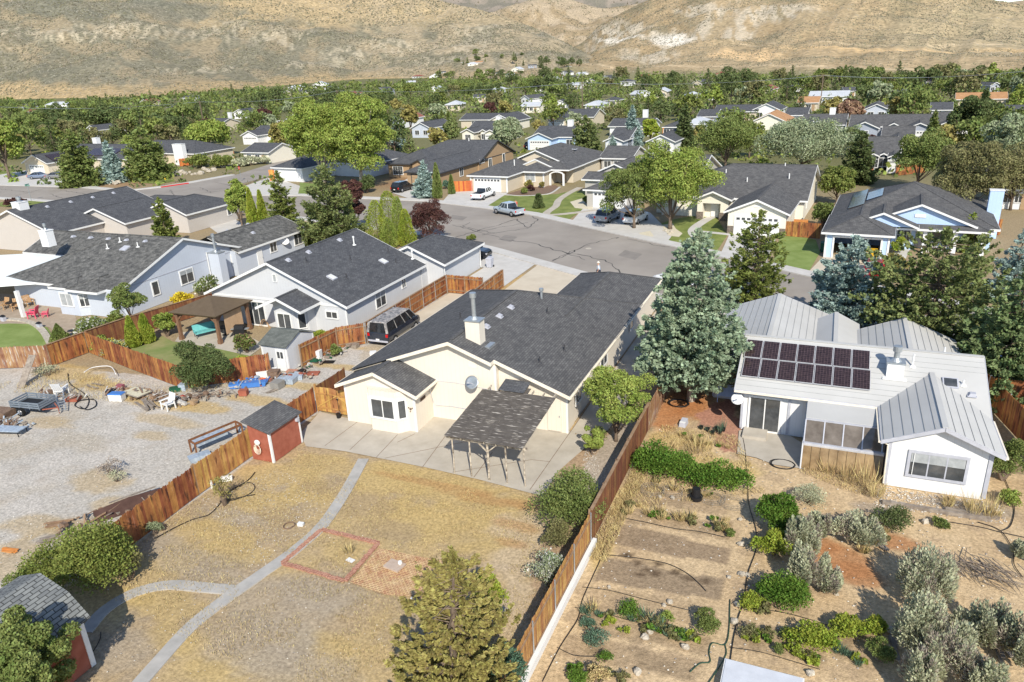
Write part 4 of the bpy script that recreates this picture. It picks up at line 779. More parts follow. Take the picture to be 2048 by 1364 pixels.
# neighbour's back fences
BF=[w(-70,28),w(-56.3,31.9),w(-55,34.6)]
fence('board_fence','brown and bleached cedar fence at the far left behind the leaning plank',[P(q) for q in [w(-64,31.0),w(-55.0,34.8)]],1.8,M_fencew,1)
fence('board_fence','brown fence corner section between two lawns with shadowed top rail',[(-55.0,34.9),(-54.7,37.9)],1.8,M_fence,1,toprail=True)
fence('board_fence','stained cedar fence behind the patchy lawn, facing the gravel lot',[(-54.6,37.9),(-48,36.3),(-41,34.7)],1.8,M_fence,1)
fence('board_fence','orange-brown cedar fence from the dark green shrub to the small grey shed',[(-41,34.8),(-36.4,38.5)],1.8,M_fence,1)
fence('board_fence','cedar fence with open diagonal-braced gate beside the small grey shed',[(-35.3,40.6),(-34.9,44.6)],1.8,M_fence,-1)
fence('board_fence','short cedar fence with steel post behind the parked van',[(-34.9,44.7),(-33.3,46.2)],1.8,M_fence,-1,steel=True)
fence('board_fence','long cedar side fence along the pale grey house with a top board and steel posts',[(-33.25,46.3),(-33.3,60.3)],1.75,M_fence,-1,toprail=True,steel=True)
fence('board_fence','double cedar gate closing the concrete side lane by the garage',[(-33.2,60.4),(-29.4,60.4)],1.8,M_fence,-1)
fence('board_fence','cedar fence between the van lane and the cream house roof, stepping down to the driveway',[(-28.1,43.5),(-28.3,52),(-28.7,63.4)],1.75,M_fence,-1,toprail=True)
fence('board_fence','brown fence with rail between pale blue house and the gazebo garden',[(-54.9,38.3),(-54.4,42),(-52.2,50)],1.75,M_fenced,1,toprail=True)
fence('board_fence','dark reddish fence between the blue house wall and the grey house',[(-52.2,50.1),(-52.0,57)],1.8,M_fenced,1)
t=thing('rail_fence','low brown two-rail fence beside the gravel lane and van','fence',(-28.9,38.2,0))
for k in range(4): MB().bar((0,k*1.9,0),(0,k*1.9,1.2),.11).build('post',M_fenced,t)
MB().bar((.07,0,1.05),(.07,5.8,1.05),.05,.13).bar((.07,0,.55),(.07,5.8,.55),.05,.13).each('rail',M_fenced,t)
for pts,l,h,m in (([(9.2,52),(9.9,48.2)],'orange-brown fence behind the right end of the metal roof',1.9,M_fence),([(9.9,48.1),(13,47.6)],'cedar fence end running off the right edge beside the metal-roofed house',1.9,M_fence),([(10.0,48),(11.5,41),(12.2,36)],'steel-post fence along the right side of the metal-roofed house',1.9,M_fence)): fence('board_fence',l,pts,h,m,1,steel=True)
def pf(pa,pb,l,m=M_fredr,h=1.8): fence('board_fence',l,[gp(*pa),gp(*pb)],h,m,1,pw=.25,rails=False,posts=False)
pf((908,384),(948,382),'orange-red fence panel left of the tan garage'); pf((1108,352),(1125,360),'small orange fence between tan porch and grey garage',M_orange); pf((1140,325),(1165,322),'orange fence behind the tan house'); pf((1567,472),(1640,478),'two-tone bleached fence between the cream garage and blue house',M_fence)
pf((930,318),(975,312),'bright cedar fence behind the brown house',M_orange); pf((360,333),(385,330),'red-brown fence by the tall chimney wall',M_fredr); pf((385,322),(470,316),'brown fence behind the rock garden',M_fence); pf((1690,362),(1745,358),'brown fence behind the yellow shrubs',M_fence); pf((1880,480),(2000,470),'orange fence right of the blue house',M_fence); pf((1325,268),(1350,268),'far orange fence by dark-roofed house',M_orange)
pf((1690,280),(1712,279),'far bright orange fence near the grey double-gable house',M_orange); pf((835,273),(868,270),'orange fence by the small white gable beyond the brown house',M_orange); pf((540,362),(553,361),'yellow-orange gate panel left of the white garage',M_orange,2.2); pf((1850,345),(1790,352),'long dark fence behind the green trees',M_fence)
# ---------------------------------------------------------------- H0: the cream house in the middle
h=House('cream_house','cream single-storey house with dark shingle roof, bay window and weathered patio cover, in the middle',0,0,wall=M_cream,roof=M_roof,trim=M_trimc)
S0=.373
h.block(-27.4,36.3,-12.6,53.9,sl=S0,ends=('n','h'),walls=False)
zt_=lambda x:2.7+S0*(7.4-abs(x+20))
for xa,xb in ((-27.4,-20),(-20,-17.25)):
    h.Rf.face([(xa,35.8,zt_(xa)),(xb,35.8,zt_(xb)),(xb,36.3,zt_(xb)),(xa,36.3,zt_(xa))]); h.T.face([(xa,36.3,zt_(xa)-.13),(xb,36.3,zt_(xb)-.13),(xb,35.8,zt_(xb)-.13),(xa,35.8,zt_(xa)-.13)])
h.T.hexa([(-17.28,35.8,zt_(-17.25)-.2),(-17.25,35.8,zt_(-17.25)-.2),(-17.25,36.3,zt_(-17.25)-.2),(-17.28,36.3,zt_(-17.25)-.2),(-17.28,35.8,zt_(-17.25)+.015),(-17.25,35.8,zt_(-17.25)+.015),(-17.25,36.3,zt_(-17.25)+.015),(-17.28,36.3,zt_(-17.25)+.015)])
h.W.box(-26.95,37.5,0,-13.05,53.4,2.72)
# stepped front gable: walls and rakes
def rake(h,xa,xb,y,ez,sl,xr,tri=None):
    z=lambda x:ez+sl*(7.4-abs(x-xr)) ; h.T.hexa([(xa,y-.03,z(xa)-.2),(xb,y-.03,z(xb)-.2),(xb,y,z(xb)-.2),(xa,y,z(xa)-.2),(xa,y-.03,z(xa)+.015),(xb,y-.03,z(xb)+.015),(xb,y,z(xb)+.015),(xa,y,z(xa)+.015)])
rake(h,-24.4,-20,35.8,2.7,S0,-20); rake(h,-20,-17.25,35.8,2.7,S0,-20); rake(h,-17.25,-12.6,36.3,2.7,S0,-20)
zz=lambda x:2.7+S0*(7.4-abs(x+20))-.14
h.W.loft([[(-26.4,y,0),(-17.25,y,0),(-17.25,y,zz(-17.25)),(-20,y,zz(-20)),(-26.4,y,zz(-26.4))] for y in (36.35,38.2)])
h.W.loft([[(-17.3,y,0),(-13.0,y,0),(-13.0,y,zz(-13.0)),(-17.3,y,zz(-17.3))] for y in (36.85,38.2)])
h.block(-27.05,33.8,-21.3,37.5,ez=2.62,sl=.41,ends=('g','n'),oh=.4,g=.4)
h.block(-19.9,46,-12.6,61.0,ez=2.705,sl=S0,ends=('n','h'),oh=.44)
cb=MB()
for x,y,zt in ((-21.72,34.2,2.6),(-26.63,34.2,2.6),(-12.98,36.85,2.6),(-17.27,36.34,4.0)): cb.box(x-.06,y-.015,0,x+.06,y+.1,zt)
cb.box(-13.02,36.9,0,-12.97,37.0,2.6)
cb.each('corner_trim',M_trim,h.t)
h.finish()
b=MB(); bay=[(-24.95,34.2),(-24.55,33.68),(-22.7,33.68),(-22.2,34.2)]; b.prism(bay,0,2.72); bo=b.build('bay_window',M_cream,h.t)
h.window(-23.62,33.66,.98,1.5,1.15,'S',2,trim=M_trim,fr=.14); 
h.window(-22.45,33.93,.98,.42,1.15,46,1,trim=M_trim,fr=.09); h.window(-24.75,33.93,.98,.4,1.15,-52,1,trim=M_trim,fr=.08)
MB().tube([(-21.98,34.17,1.55),(-21.98,34.13,1.55)],.07,8).tube([(-22.1,34.17,1.62),(-22.1,34.13,1.62)],.04,6).tube([(-21.85,34.17,1.62),(-21.85,34.13,1.62)],.04,6).tube([(-22.0,34.17,1.38),(-22.0,34.13,1.38)],.04,6).build('wall_plaque',M_mulch,h.t)
h.window(-21.72,35.2,1.75,.55,.16,'E',1,trim=M_mulch,fr=.02,glass=M_mulch,name='wall_vent')
MB().box(-19.0,36.33,3.75,-18.5,36.35,4.2).build('gable_vent',M_trimc,h.t)
h.door(-13.75,36.83,.1,.85,2.03,'S',M_cream)
h.window(-12.98,39.0,1.15,1.0,1.0,'E',2,trim=M_trim); h.window(-12.98,44.5,1.3,1.5,.9,'E',2,trim=M_trim); h.window(-12.98,52,1.3,.9,.9,'E',1,trim=M_trim)
zr=lambda x:2.7+S0*(7.4-abs(x+20))
h.chimney(-19.0,37.55,4.2,.95,.75,2.15,m=M_cream,pipe=1.35,pr=.13,capm=M_steel)
MB().box(-18.55,37.2,zr(-18.2)-.12,-17.95,38.1,zr(-18.2)+.03).build('flashing',M_steel,h.t)
for q in ((972,634),(998.5,616.6),(1021,597.5)):
    p=onX(*q,-19.2); h.vent(-19.2,p[1],zr(-19.2)+.02,S0)
for x,y in ((-15.2,38.4),(-14.6,41.2),(-22.4,42.2),(-17.2,45.2)): h.vent(x,y,zr(x),kind='dark')
MB().tube([(-18.3,47.0,zr(-18.3)-.5),(-18.3,47.0,zr(-18.3)+.6)],.09,10).tube([(-18.3,47.0,zr(-18.3)+.55),(-18.3,47.0,zr(-18.3)+.75)],.16,10).build('roof_flue',M_steel,h.t)
MB().tube([(-21.68,35.9,2.5),(-21.6,36.3,1.0),(-21.5,36.32,.85),(-20.4,36.32,.95),(-18.6,36.32,.9),(-17.6,36.32,.85)],.022,6).tube([(-21.5,36.33,2.55),(-20,36.33,2.6),(-17.5,36.33,2.45)],.015,5).build('wall_cable',M_trimg,h.t)
MB().bar((-12.55,36.3,2.6),(-12.55,61,2.6),.1).bar((-21.25,33.8,2.53),(-21.25,36.3,2.53),.1).each('gutter',M_trimc,h.t)
dish('satellite_dish','large grey satellite dish on the cream house wall above the patio cover',(-18.6,35.95,2.95),R(-12),58,.47,.36)
# patio cover
t=thing('patio_cover','weathered patio cover with peeling paint on five thin posts',"patio cover",(-17.35,30.65,0))
zf,zb_=2.45,3.05; y1=5.65
D=lambda u,v:(u*4.5-.25,v*y1-.35,zf+(zb_-zf)*v)
dk=MB(); n=40
for i in range(n):
    v0,v1=i/n,(i+1)/n-.003; u1=1.0 if v0<.9 else .62; u0=0 if v0<.86 else .3
    for a,b_ in ((u0,.52),(.522,u1)): 
        j=rng.uniform(-.012,.012); p=[D(a,v0),D(b_,v0),D(b_,v1),D(a,v1)]; dk.hexa([(q[0],q[1],q[2]+j) for q in p]+[(q[0],q[1],q[2]+j+.03) for q in p])
dk.build('deck_boards',mat('peeling_boards',(.075,.065,.058),(.13,.115,.10),scale=2.2,rough=.9,detail=8,pattern=('streak',11.0,(.62,.57,.50),.585,(.14,1,1))),t)
rf=MB()
for i in range(7): u=i*4.05/6+.02; rf.bar((u,-.3,zf-.09),(u,y1-.4,zb_-.09),.045,.13)
rf.build('rafters',M_post,t); MB().bar((-.3,0,zf-.22),(4.35,0,zf-.2),.09,.16).bar((-.3,-.06,zf-.2),(4.35,-.06,zf-.18),.03,.14).build('beam',M_post,t)
for i,px_ in enumerate((914,950,984,1018,1053.5)):
    u=i*4.16/4; th=.13 if i==2 else .09
    MB().tube([(u,0,0),(u+rng.uniform(-.03,.03),.0,1.2),(u,0,zf-.28)],th/2,7).build('post',M_post,t)
MB().bar((2.08-.5,0,zf-.3),(2.08,0,zf-.75),.06).bar((2.08+.5,0,zf-.3),(2.08,0,zf-.75),.06).build('knee_brace',M_post,t)
MB().hexa([(.75,4.6,zb_+.02),(2.35,4.6,zb_+.02),(2.35,5.72,zb_+.22),(.75,5.72,zb_+.22),(.75,4.6,zb_+.05),(2.35,4.6,zb_+.05),(2.35,5.72,zb_+.25),(.75,5.72,zb_+.25)]).build('roof_panel',M_roofb,t)
# ---------------------------------------------------------------- H1: pale grey house
h=House('pale_grey_house','pale grey house with dark gable roof, skylights and sliding door, behind the gazebo',0,0,wall=M_pale,roof=M_roofb,trim=M_trim)
S1=.426; zr=lambda x:2.7+S1*(7.6-abs(x+42.9))
h.block(-50.5,47.0,-35.3,60.3,sl=S1); h.block(-41.4,60.7,-33.5,69.8,sl=.415,ends=('g','h')); h.block(-45,58,-39.5,62.5,ez=2.8,sl=.40,ends=('n','g'),walls=False)
h.W.box(-37.2,60.0,0,-35.75,61.2,2.6)
h.block(-42.75,44.75,-38.2,47.8,ez=2.75,sl=.42,ends=('g','n'),walls=False,g=0)
h.W.prism([(-42.2,47.6),(-41.9,45.9),(-39.9,45.9),(-39.1,46.7),(-38.9,47.6)],0,2.85); h.W.face([(-42.3,45.85,2.75),(-38.6,45.85,2.75),(-40.45,45.85,3.55)])
t2=MB(); t2.box(-49.9,47.4,2.45,-36,47.44,2.62); t2.box(-35.82,47.4,0,-35.7,47.5,2.7); t2.box(-49.95,47.4,0,-49.83,47.5,2.7); t2.each('trim_board',M_trim,h.t); h.finish()
h.window(-40.9,45.87,.75,1.25,1.2,'S',2,fr=.13); h.window(-39.45,46.3,.75,.55,1.2,45,1,fr=.08); h.window(-37.2,47.42,1.45,1.05,.5,'S',2,fr=.12); h.window(-48.2,47.42,1.2,1.5,1.0,'S',2,fr=.12)
h.window(-45.3,47.42,.1,1.9,2.05,'S',3,fr=.13,blind=.0,name='sliding_door'); h.window(-42.6,47.42,4.2,.3,.6,'S',1,fr=.06,glass=M_blind)
h.window(-35.73,52.6,.95,1.5,1.3,'E',2,fr=.1,blind=.4); h.window(-35.73,56.6,1.5,.6,.75,'E',2,fr=.08); h.door(-36.5,59.98,.1,.85,2.05,'S')
for y in (49.0,51.8,56.5): h.vent(-42.2,y,zr(-42.2)+.02,S1)
for x,y in ((-41.3,50.2),(-37.9,51.0),(-39.6,54.2),(-38.6,59.0),(-37.1,57.8)): h.vent(x,y,zr(x),kind='dark')
for x,y in ((-41.0,57.0),(-36.6,60.0)): MB().tube([(x,y,zr(x)-.1),(x,y,zr(x)+.75)],.06,8).tube([(x,y,zr(x)+.7),(x,y,zr(x)+.85)],.1,8).tube([(x,y,zr(x)),(x,y,zr(x)+.1)],[.22,.07],8).build('roof_flue',M_trim,h.t)
for x,y in ((-38.6,49.9),(-37.8,56.8)): h.skylight(x,y,zr(x)+.02,.75,.65,-S1,0,mat('skylight_dome',(.6,.6,.55),(.7,.7,.64),rough=.3))
MB().tube([(-33.42,60.7,2.6),(-33.75,61.05,2.3),(-33.75,61.05,.1),(-33.5,60.9,.05)],.045,8).tube([(-33.45,69.6,2.6),(-33.85,69.3,2.3),(-33.85,69.3,.1)],.045,8).build('downspout',M_trim,h.t)
# small grey shed
t=thing('garden_shed','small pale grey shed with grey shingle roof inside the cedar fence','shed',(*gp(585,735),0),R(0))
sx,sy=gp(579.5,744); t.location=(sx,sy,0); 
Wd,Dp=2.3,3.2
m=MB(); m.loft([[(-Wd,0,0),(0,0,0),(0,0,2.0),(-Wd,0,2.0)],[(-Wd,Dp/2,0),(0,Dp/2,0),(0,Dp/2,2.6),(-Wd,Dp/2,2.6)],[(-Wd,Dp,0),(0,Dp,0),(0,Dp,2.0),(-Wd,Dp,2.0)]]); m.build('wall',M_pale,t)
r=MB()
for a,b_ in ((-.2,Dp/2),(Dp+.2,Dp/2)):
    za=2.0+.02 if 1 else 0; p=[(-Wd-.15,a,1.97),(.15,a,1.97),(.15,b_,2.66),(-Wd-.15,b_,2.66)]; r.hexa([(q[0],q[1],q[2]) for q in p]+[(q[0],q[1],q[2]+.07) for q in p])
r.build('roof',mat('green_grey_shingles',(.10,.11,.10),(.17,.18,.165),scale=2,pattern=('shingle',.33,.145,(1,1,1),(.8,.8,.8),(.6,.6,.6),.012)),t)
c=MB()
for x,y in ((0,0),(-Wd,0),(0,Dp)): c.box(x-.1 if x==0 else x-.02,y-.02 if y==0 else y-.1,0,x+.02 if x==0 else x+.1,y+.1 if y==0 else y+.02,1.98)
c.each('corner_trim',M_trim,t); f=MB(); f.box(-1.0,-.06,.05,-.2,-.01,1.75); d=f.build('door',M_trim,t); MB().box(-.85,-.075,1.05,-.63,-.06,1.55).box(-.55,-.075,1.05,-.33,-.06,1.55).build('pane',M_glass,d)
# ---------------------------------------------------------------- H2: pale blue house
h=House('pale_blue_house','pale blue-white house with mottled grey shingle roof and big side gable, at the left',0,0,wall=M_bluew,roof=M_roofg,trim=M_trim)
S2=.36; zr=lambda y:2.7+S2*(8.35-abs(y-53.7))
h.block(-75.5,45.35,-59.0,62.05,sl=S2,ridge='x',ends=('h','g'),walls=False)
h.W.loft([[(x,46.1,0),(x,61.6,0),(x,61.6,2.72),(x,53.7,5.52),(x,46.1,2.75)] for x in (-66.5,-59.45)]); h.W.box(-75,46.1,0,-66.4,61.6,2.68)
h.block(-84.8,54.2,-70,62.5,ez=2.7,sl=.40,ridge='x',ends=('g','n')); h.block(-66.5,60,-58.3,72.0,ez=2.706,sl=S2,ends=('n','g'))
h.block(-64.9,44.3,-60.7,48,ez=2.712,sl=.36,ends=('h','n'),walls=False); h.W.prism([(-66.8,46.2),(-66.8,44.75),(-64.2,44.75),(-63.1,45.6),(-63.1,46.2)],0,2.7)
h.block(-67.6,44.6,-63.9,48,ez=2.70,sl=.30,ends=('h','n'),walls=False); h.W.box(-63.6,45.3,0,-59.9,46.2,2.68)
h.finish()
h.window(-65.6,44.73,.95,1.5,1.15,'S',2,blind=1); h.window(-63.7,45.1,.95,.75,1.15,38,2,blind=.4); h.window(-59.43,49.6,1.05,.7,1.25,'E',1,blind=0); h.window(-59.43,53.6,1.1,1.6,1.3,'E',2,blind=.3); h.window(-59.43,58.2,1.5,1.1,.6,'E',2); h.window(-59.43,60.8,1.2,1.6,1.1,'E',2); h.window(-58.73,66,1.3,1.0,1.0,'E',2); h.window(-58.73,70.5,1.1,1.4,1.3,'E',2)
h.door(-58.73,63.6,.1,.85,2.0,'E',M_trim)
MB().box(-59.44,46.2,2.66,-59.42,61.5,2.72).build('band_trim',M_trimg,h.t)
c=h.chimney(-58.75,57.3,0,1.5,.95,3.35,m=M_bluew,pipe=1.6,pr=.12,capm=M_steel); h.chimney(-77.5,52.6,4.2,1.1,.9,1.7,m=M_white,pipe=.4,pr=.1)
MB().box(-59.4,56.6,0,-59.34,56.7,3.5).build('downspout',M_trim,h.t)
for i in range(5): h.vent(-73.5+i*2.6,52.7,zr(52.7)+.02,0,ax=90)
for x,y in ((-66.3,52.4),(-63.2,51.8),(-66.8,51.2)): MB().tube([(x,y,zr(y)-.1),(x,y,zr(y)+.5)],.05,8).tube([(x,y,zr(y)),(x,y,zr(y)+.1)],[.22,.07],8).build('vent_pipe',M_trim,h.t)
h.skylight(-64.6,51.4,zr(51.4)+.02,.8,.8,0,S2,M_trimg)
for x,y in ((-63.2,64),(-62.8,67),(-60.6,65.2)): h.vent(x,y,2.7+S2*(4.1-abs(x+62.4))+.02,S2)
dish('satellite_dish','white satellite dish on the side wall of the pale blue house',(-58.5,67.9,2.0),R(40),60,.45)
# white patio canopy
t=thing('patio_canopy','white patio canopy with white column beside the pale blue house','canopy',(-70,48,0))
pts=[gp(-90,520,3.0),gp(65,512,3.0),gp(122,512,3.0),gp(107,552,2.75),gp(70,565,2.7),gp(0,570,2.7),gp(-90,570,2.7)]
zs=[3.3,3.3,3.0,2.75,2.7,2.7,2.7]; v=[(p[0]+70,p[1]-48,z) for p,z in zip(pts,zs)]; mb=MB(); mb.face(v[::-1]); n=len(v); mb.face([(a,b_,z-.18) for a,b_,z in v])
for i in range(n): a=v[i];b_=v[(i+1)%n]; mb.face([a,b_,(b_[0],b_[1],b_[2]-.18),(a[0],a[1],a[2]-.18)])
mb.build('cover',mat('white_membrane',(.72,.76,.76),(.78,.81,.81),rough=.5),t)
for q in ((48,634),(-60,640)):
    x,y=gp(*q); MB().box(x+70-.16,y-48-.16,0,x+70-.04,y-48+.16,2.6).box(x+70+.04,y-48-.16,0,x+70+.16,y-48+.16,2.6).build('column',M_trim,t)
x,y=gp(105,600); 
for xx,yy in ((-72.5,53.8),(-70.6,53.4),(-75.6,54.2)): MB().box(xx+70-.35,yy-48-.1,0,xx+70+.05,yy-48+.1,2.65).build('stone_pier',mat('grey_stone_pier',(.16,.17,.19),(.42,.43,.45),scale=5,pattern=('brick',.4,.13,(1,1,1),(.6,.6,.65),(.5,.5,.5),.01)),t)
# ---------------------------------------------------------------- H3: taupe house with two dark roofs
h=House('taupe_house','taupe house with dark roofs and boxy white chimney at the far left edge',0,0,wall=M_taupe,roof=M_roofb,trim=M_trim)
h.block(-106,62.3,-90.5,81,ez=2.7,sl=.36,ridge='y',ends=('g','g')); h.block(-97,69.5,-86.2,83,ez=2.703,sl=.34,ends=('g','h')); h.block(-90.5,76,-82.0,86.5,ez=2.7,sl=.40,ends=('g','h')); h.block(-98,79,-88,86,ez=2.7,sl=.37,ridge='x',ends=('h','n'),walls=False)
h.finish(); h.chimney(-98.2,64.2,4.0,1.5,1.3,2.2,m=M_white,pipe=.3,pr=.2,capm=M_trim)
for y in (67,70.5,74,77.5): h.vent(-97,y,2.7+.36*7-.15,.36)
h.window(-82.43,84.5,1.0,.6,1.2,'E',1); h.window(-86.6,78,1.0,1.3,1.2,'E',2); h.door(-86.6,80.6,.1,.9,2.05,'E'); h.window(-91.1,66.5,.6,2.2,1.0,'E',2)
MB().box(-92.7,62.9,0,-92.4,63.2,2.6).build('porch_post',M_trim,h.t)
dish('satellite_dish','small white dish on the corner of the taupe garage roof',(-82.6,85.8,3.0),R(60),60,.42,.1)
# ---------------------------------------------------------------- H4: white house with metal roof and solar panels
h=House('metal_roof_house','white house with grey standing-seam metal roofs and a row of solar panels',0,0,wall=M_white,roof=M_metalroof,trim=M_trimg)
S4=.38; zy=lambda y:2.7+S4*min(y-40.1,49.1-y)
h.block(-3.95,40.1,8.7,49.1,ez=2.7,sl=S4,ridge='x',ends=('g','g')); h.block(3.5,36.2,8.7,43,ez=2.706,sl=.42,ends=('g','n'))
h.block(-6.1,43.95,.75,54.9,ez=2.7,sl=S4,ends=('g','g')); h.block(-.3,46,2.7,53.0,ez=2.8,sl=.5,ends=('n','g')); h.block(2.2,45,8.3,51.6,ez=2.75,sl=.40,ends=('n','g'))
h.finish()
# seams
sm_=MB()
def seamY(x,y0,y1,f):  # seam running up along y
    sm_.bar((x,y0,f(x,y0)+.015),(x,y1,f(x,y1)+.015),.025,.035)
for i in range(10):
    y=40.5+i*.4; x1=8.65 if y>43.1 else (3.5+max(0,(y-40.1)*.9)); z=zy(y); sm_.bar((-3.9,y,z+.006),(x1,y,z+.006),.014,.02)
for i in range(14):
    x=3.6+i*.42
    if x>8.6: break
    zz_=2.706+.42*min(x-3.5,8.7-x); yt=40.1+(zz_-2.7)/S4; sm_.bar((x,36.25,zz_+.012),(x,min(yt,43),zz_+.012),.02,.03)
for i in range(16):
    x=-6.0+i*.42; zz_=2.7+S4*min(x+6.1,.75-x); y0=43.95 if x<-4 else max(43.95,40.1+(zz_-2.7)/S4)
    sm_.bar((x,max(y0,44.7 if x>-3.9 else 43.95),zz_+.012),(x,54.9,zz_+.012),.02,.03)
for i in range(14):
    x=2.35+i*.42
    if x>8.2: break
    zz_=2.75+.4*min(x-2.2,8.3-x); sm_.bar((x,44.5,zz_+.012),(x,51.6,zz_+.012),.02,.03)
sm_.build('roof_seams',M_seam,h.t)
MB().bar((-3.95,40.02,2.62),(3.5,40.02,2.62),.1).bar((3.42,36.2,2.6),(3.42,40.0,2.6),.1).bar((8.78,36.2,2.6),(8.78,40.1,2.6),.1).bar((-6.16,43.95,2.6),(-6.16,54.9,2.6),.1).each('gutter',M_trimc,h.t)
MB().tube([(3.42,36.35,2.6),(3.85,36.6,2.3),(3.9,36.62,.1)],.04,8).build('downspout',M_trimc,h.t)
c=MB()
for x,y in ((3.95,36.62),(8.25,36.62)): c.box(x-.09,y-.02,.1,x+.09,y+.1,2.65)
for x,y in ((-3.5,40.52),(-.95,40.52),(-5.66,44.38)): c.box(x-.07,y-.02,.1,x+.07,y+.1,2.7)
c.each('corner_trim',M_trimg,h.t)
h.W=MB()
h.window(6.1,36.62,.85,2.35,1.2,'S',3,fr=.14,blind=.42,trim=M_trimg); MB().box(5.05,36.55,.85,5.08,36.62,2.05).build('mullion',M_trim,h.t)
h.window(-2.25,40.52,.12,1.6,2.03,'S',2,fr=.12,trim=M_trim,name='sliding_door'); h.window(-4.6,44.4,1.0,1.0,1.1,'S',1,fr=.1,trim=M_trimg)
# solar panels: 2 rows of 7
t=thing('solar_array','array of fourteen brown-black solar panels on the grey metal roof','solar panels',(-3.85,40.9,zy(40.9)+.1)); t.rotation_euler=(math.atan(S4),0,0)
for r_ in range(2):
    for k in range(7):
        x=k*.975+(.06 if r_ else .12); y=.15+r_*1.63; p=MB().box(x,y,0,x+.94,y+1.58,.04).build('solar_panel',M_alu,t); MB().box(x+.03,y+.03,.041,x+.91,y+1.55,.047).build('cells',M_pv,p)
MB().bar((0,.5,-.04),(6.9,.5,-.04),.05).bar((0,2.9,-.04),(6.9,2.9,-.04),.05).build('mount_rails',M_steel,t)
h.chimney(4.25,42.7,3.2,.85,.8,1.15,m=M_white,pipe=.55,pr=.15,capm=M_steel); MB().box(3.65,42.05,zy(42.2)-.02,4.85,42.4,zy(42.2)+.05).build('flashing',M_trim,h.t)
for x,y,hh in ((5.15,43.3,.75),(7.55,42.3,.3),(6.9,45.5,.35)): MB().tube([(x,y,zy(y)-.1),(x,y,zy(y)+hh)],.05,8).tube([(x,y,zy(y)-.03),(x,y,zy(y)+.1)],[.2,.07],8).build('vent_pipe',M_trim,h.t)
h.skylight(6.95,42.3,zy(42.3)+.02,.75,.75,0,S4); h.vent(7.9,41.6,zy(41.6)+.02,0,ax=90); h.vent(.9,40.0,2.2,0,ax=90)
MB().tube([(-5.4,46,2.9),(-5.4,46,3.3)],.05,8).build('vent_pipe',M_trim,h.t)
dish('satellite_dish','small round white dish on the left corner of the metal-roofed house',(-3.75,40.2,2.05),R(-10),62,.36,.3)
# lean-to greenhouse
t=thing('greenhouse','lean-to greenhouse with grey sloped roof, dark window band and bronze panels','greenhouse',(-.02,36.95,0))
GWd=3.85
MB().hexa([(0,1.35,2.35),(3.5,1.35,2.35),(3.5,3.5,2.62),(0,3.5,2.62),(0,1.35,2.4),(3.5,1.35,2.4),(3.5,3.5,2.67),(0,3.5,2.67)]).build('roof',M_metalroof,t)
f=MB(); g=MB()
for k in range(5): u=.02+k*.93; f.bar((u,.55,1.35),(u,1.3,2.3),.06,.07)
f.bar((0,1.3,2.33),(GWd,1.3,2.33),.08).bar((0,.5,1.32),(GWd,.5,1.32),.12,.1).bar((0,.75,1.55),(GWd,.75,1.55),.04)
fo=f.build('window_frame',M_trimg,t); g.hexa([(0,.56,1.36),(GWd,.56,1.36),(GWd,1.28,2.28),(0,1.28,2.28),(0,.6,1.33),(GWd,.6,1.33),(GWd,1.32,2.25),(0,1.32,2.25)]).build('pane',mat('tinted_glass',(.10,.08,.06),(.20,.17,.14),scale=1.5,rough=.1,spec=.7),fo)
b=MB()
for k in range(9): u=k*GWd/9; b.hexa([(u+.01,.05,0),(u+GWd/9-.01,.05,0),(u+GWd/9-.01,.1,0),(u+.01,.1,0),(u+.01,.45,1.27),(u+GWd/9-.01,.45,1.27),(u+GWd/9-.01,.5,1.27),(u+.01,.5,1.27)])
b.build('lower_panels',mat('bronze_polycarbonate',(.16,.10,.045),(.36,.25,.13),scale=1.6,rough=.3,spec=.5),t); MB().hexa([(-.05,0,0),(.02,0,0),(.02,3.4,0),(-.05,3.4,0),(-.05,.45,1.3),(.02,.45,1.3),(.02,3.4,2.6),(-.05,3.4,2.6)]).build('side_wall',M_pale,t)
MB().box(0,.42,1.2,GWd,.47,1.3).build('ledge',M_alu,t)
# blue awning at the side + step
t=thing('side_awning','pale blue panel leaning under the side window of the metal-roofed house','panel',(-5.35,44.15,.0)); MB().hexa([(0,-.5,.5),(1.6,-.5,.5),(1.6,-.46,.5),(0,-.46,.5),(0,.1,1.05),(1.6,.1,1.05),(1.6,.14,1.05),(0,.14,1.05)]).bar((.05,-.4,0),(.05,-.4,.5),.05).bar((1.55,-.4,0),(1.55,-.4,.5),.05).build('panel',mat('pale_blue_panel',(.42,.55,.78),rough=.5),t)
t=thing('door_step','low concrete step at the sliding door','step',(-3.3,39.4,0)); MB().box(0,0,0,1.3,1.1,.2).build('step',M_conc,t)
# ---------------------------------------------------------------- H5..H9 across the street
def sz(px,py,z=0): return pj(*gp(px,py,z)[:2],z)[2]/FPX
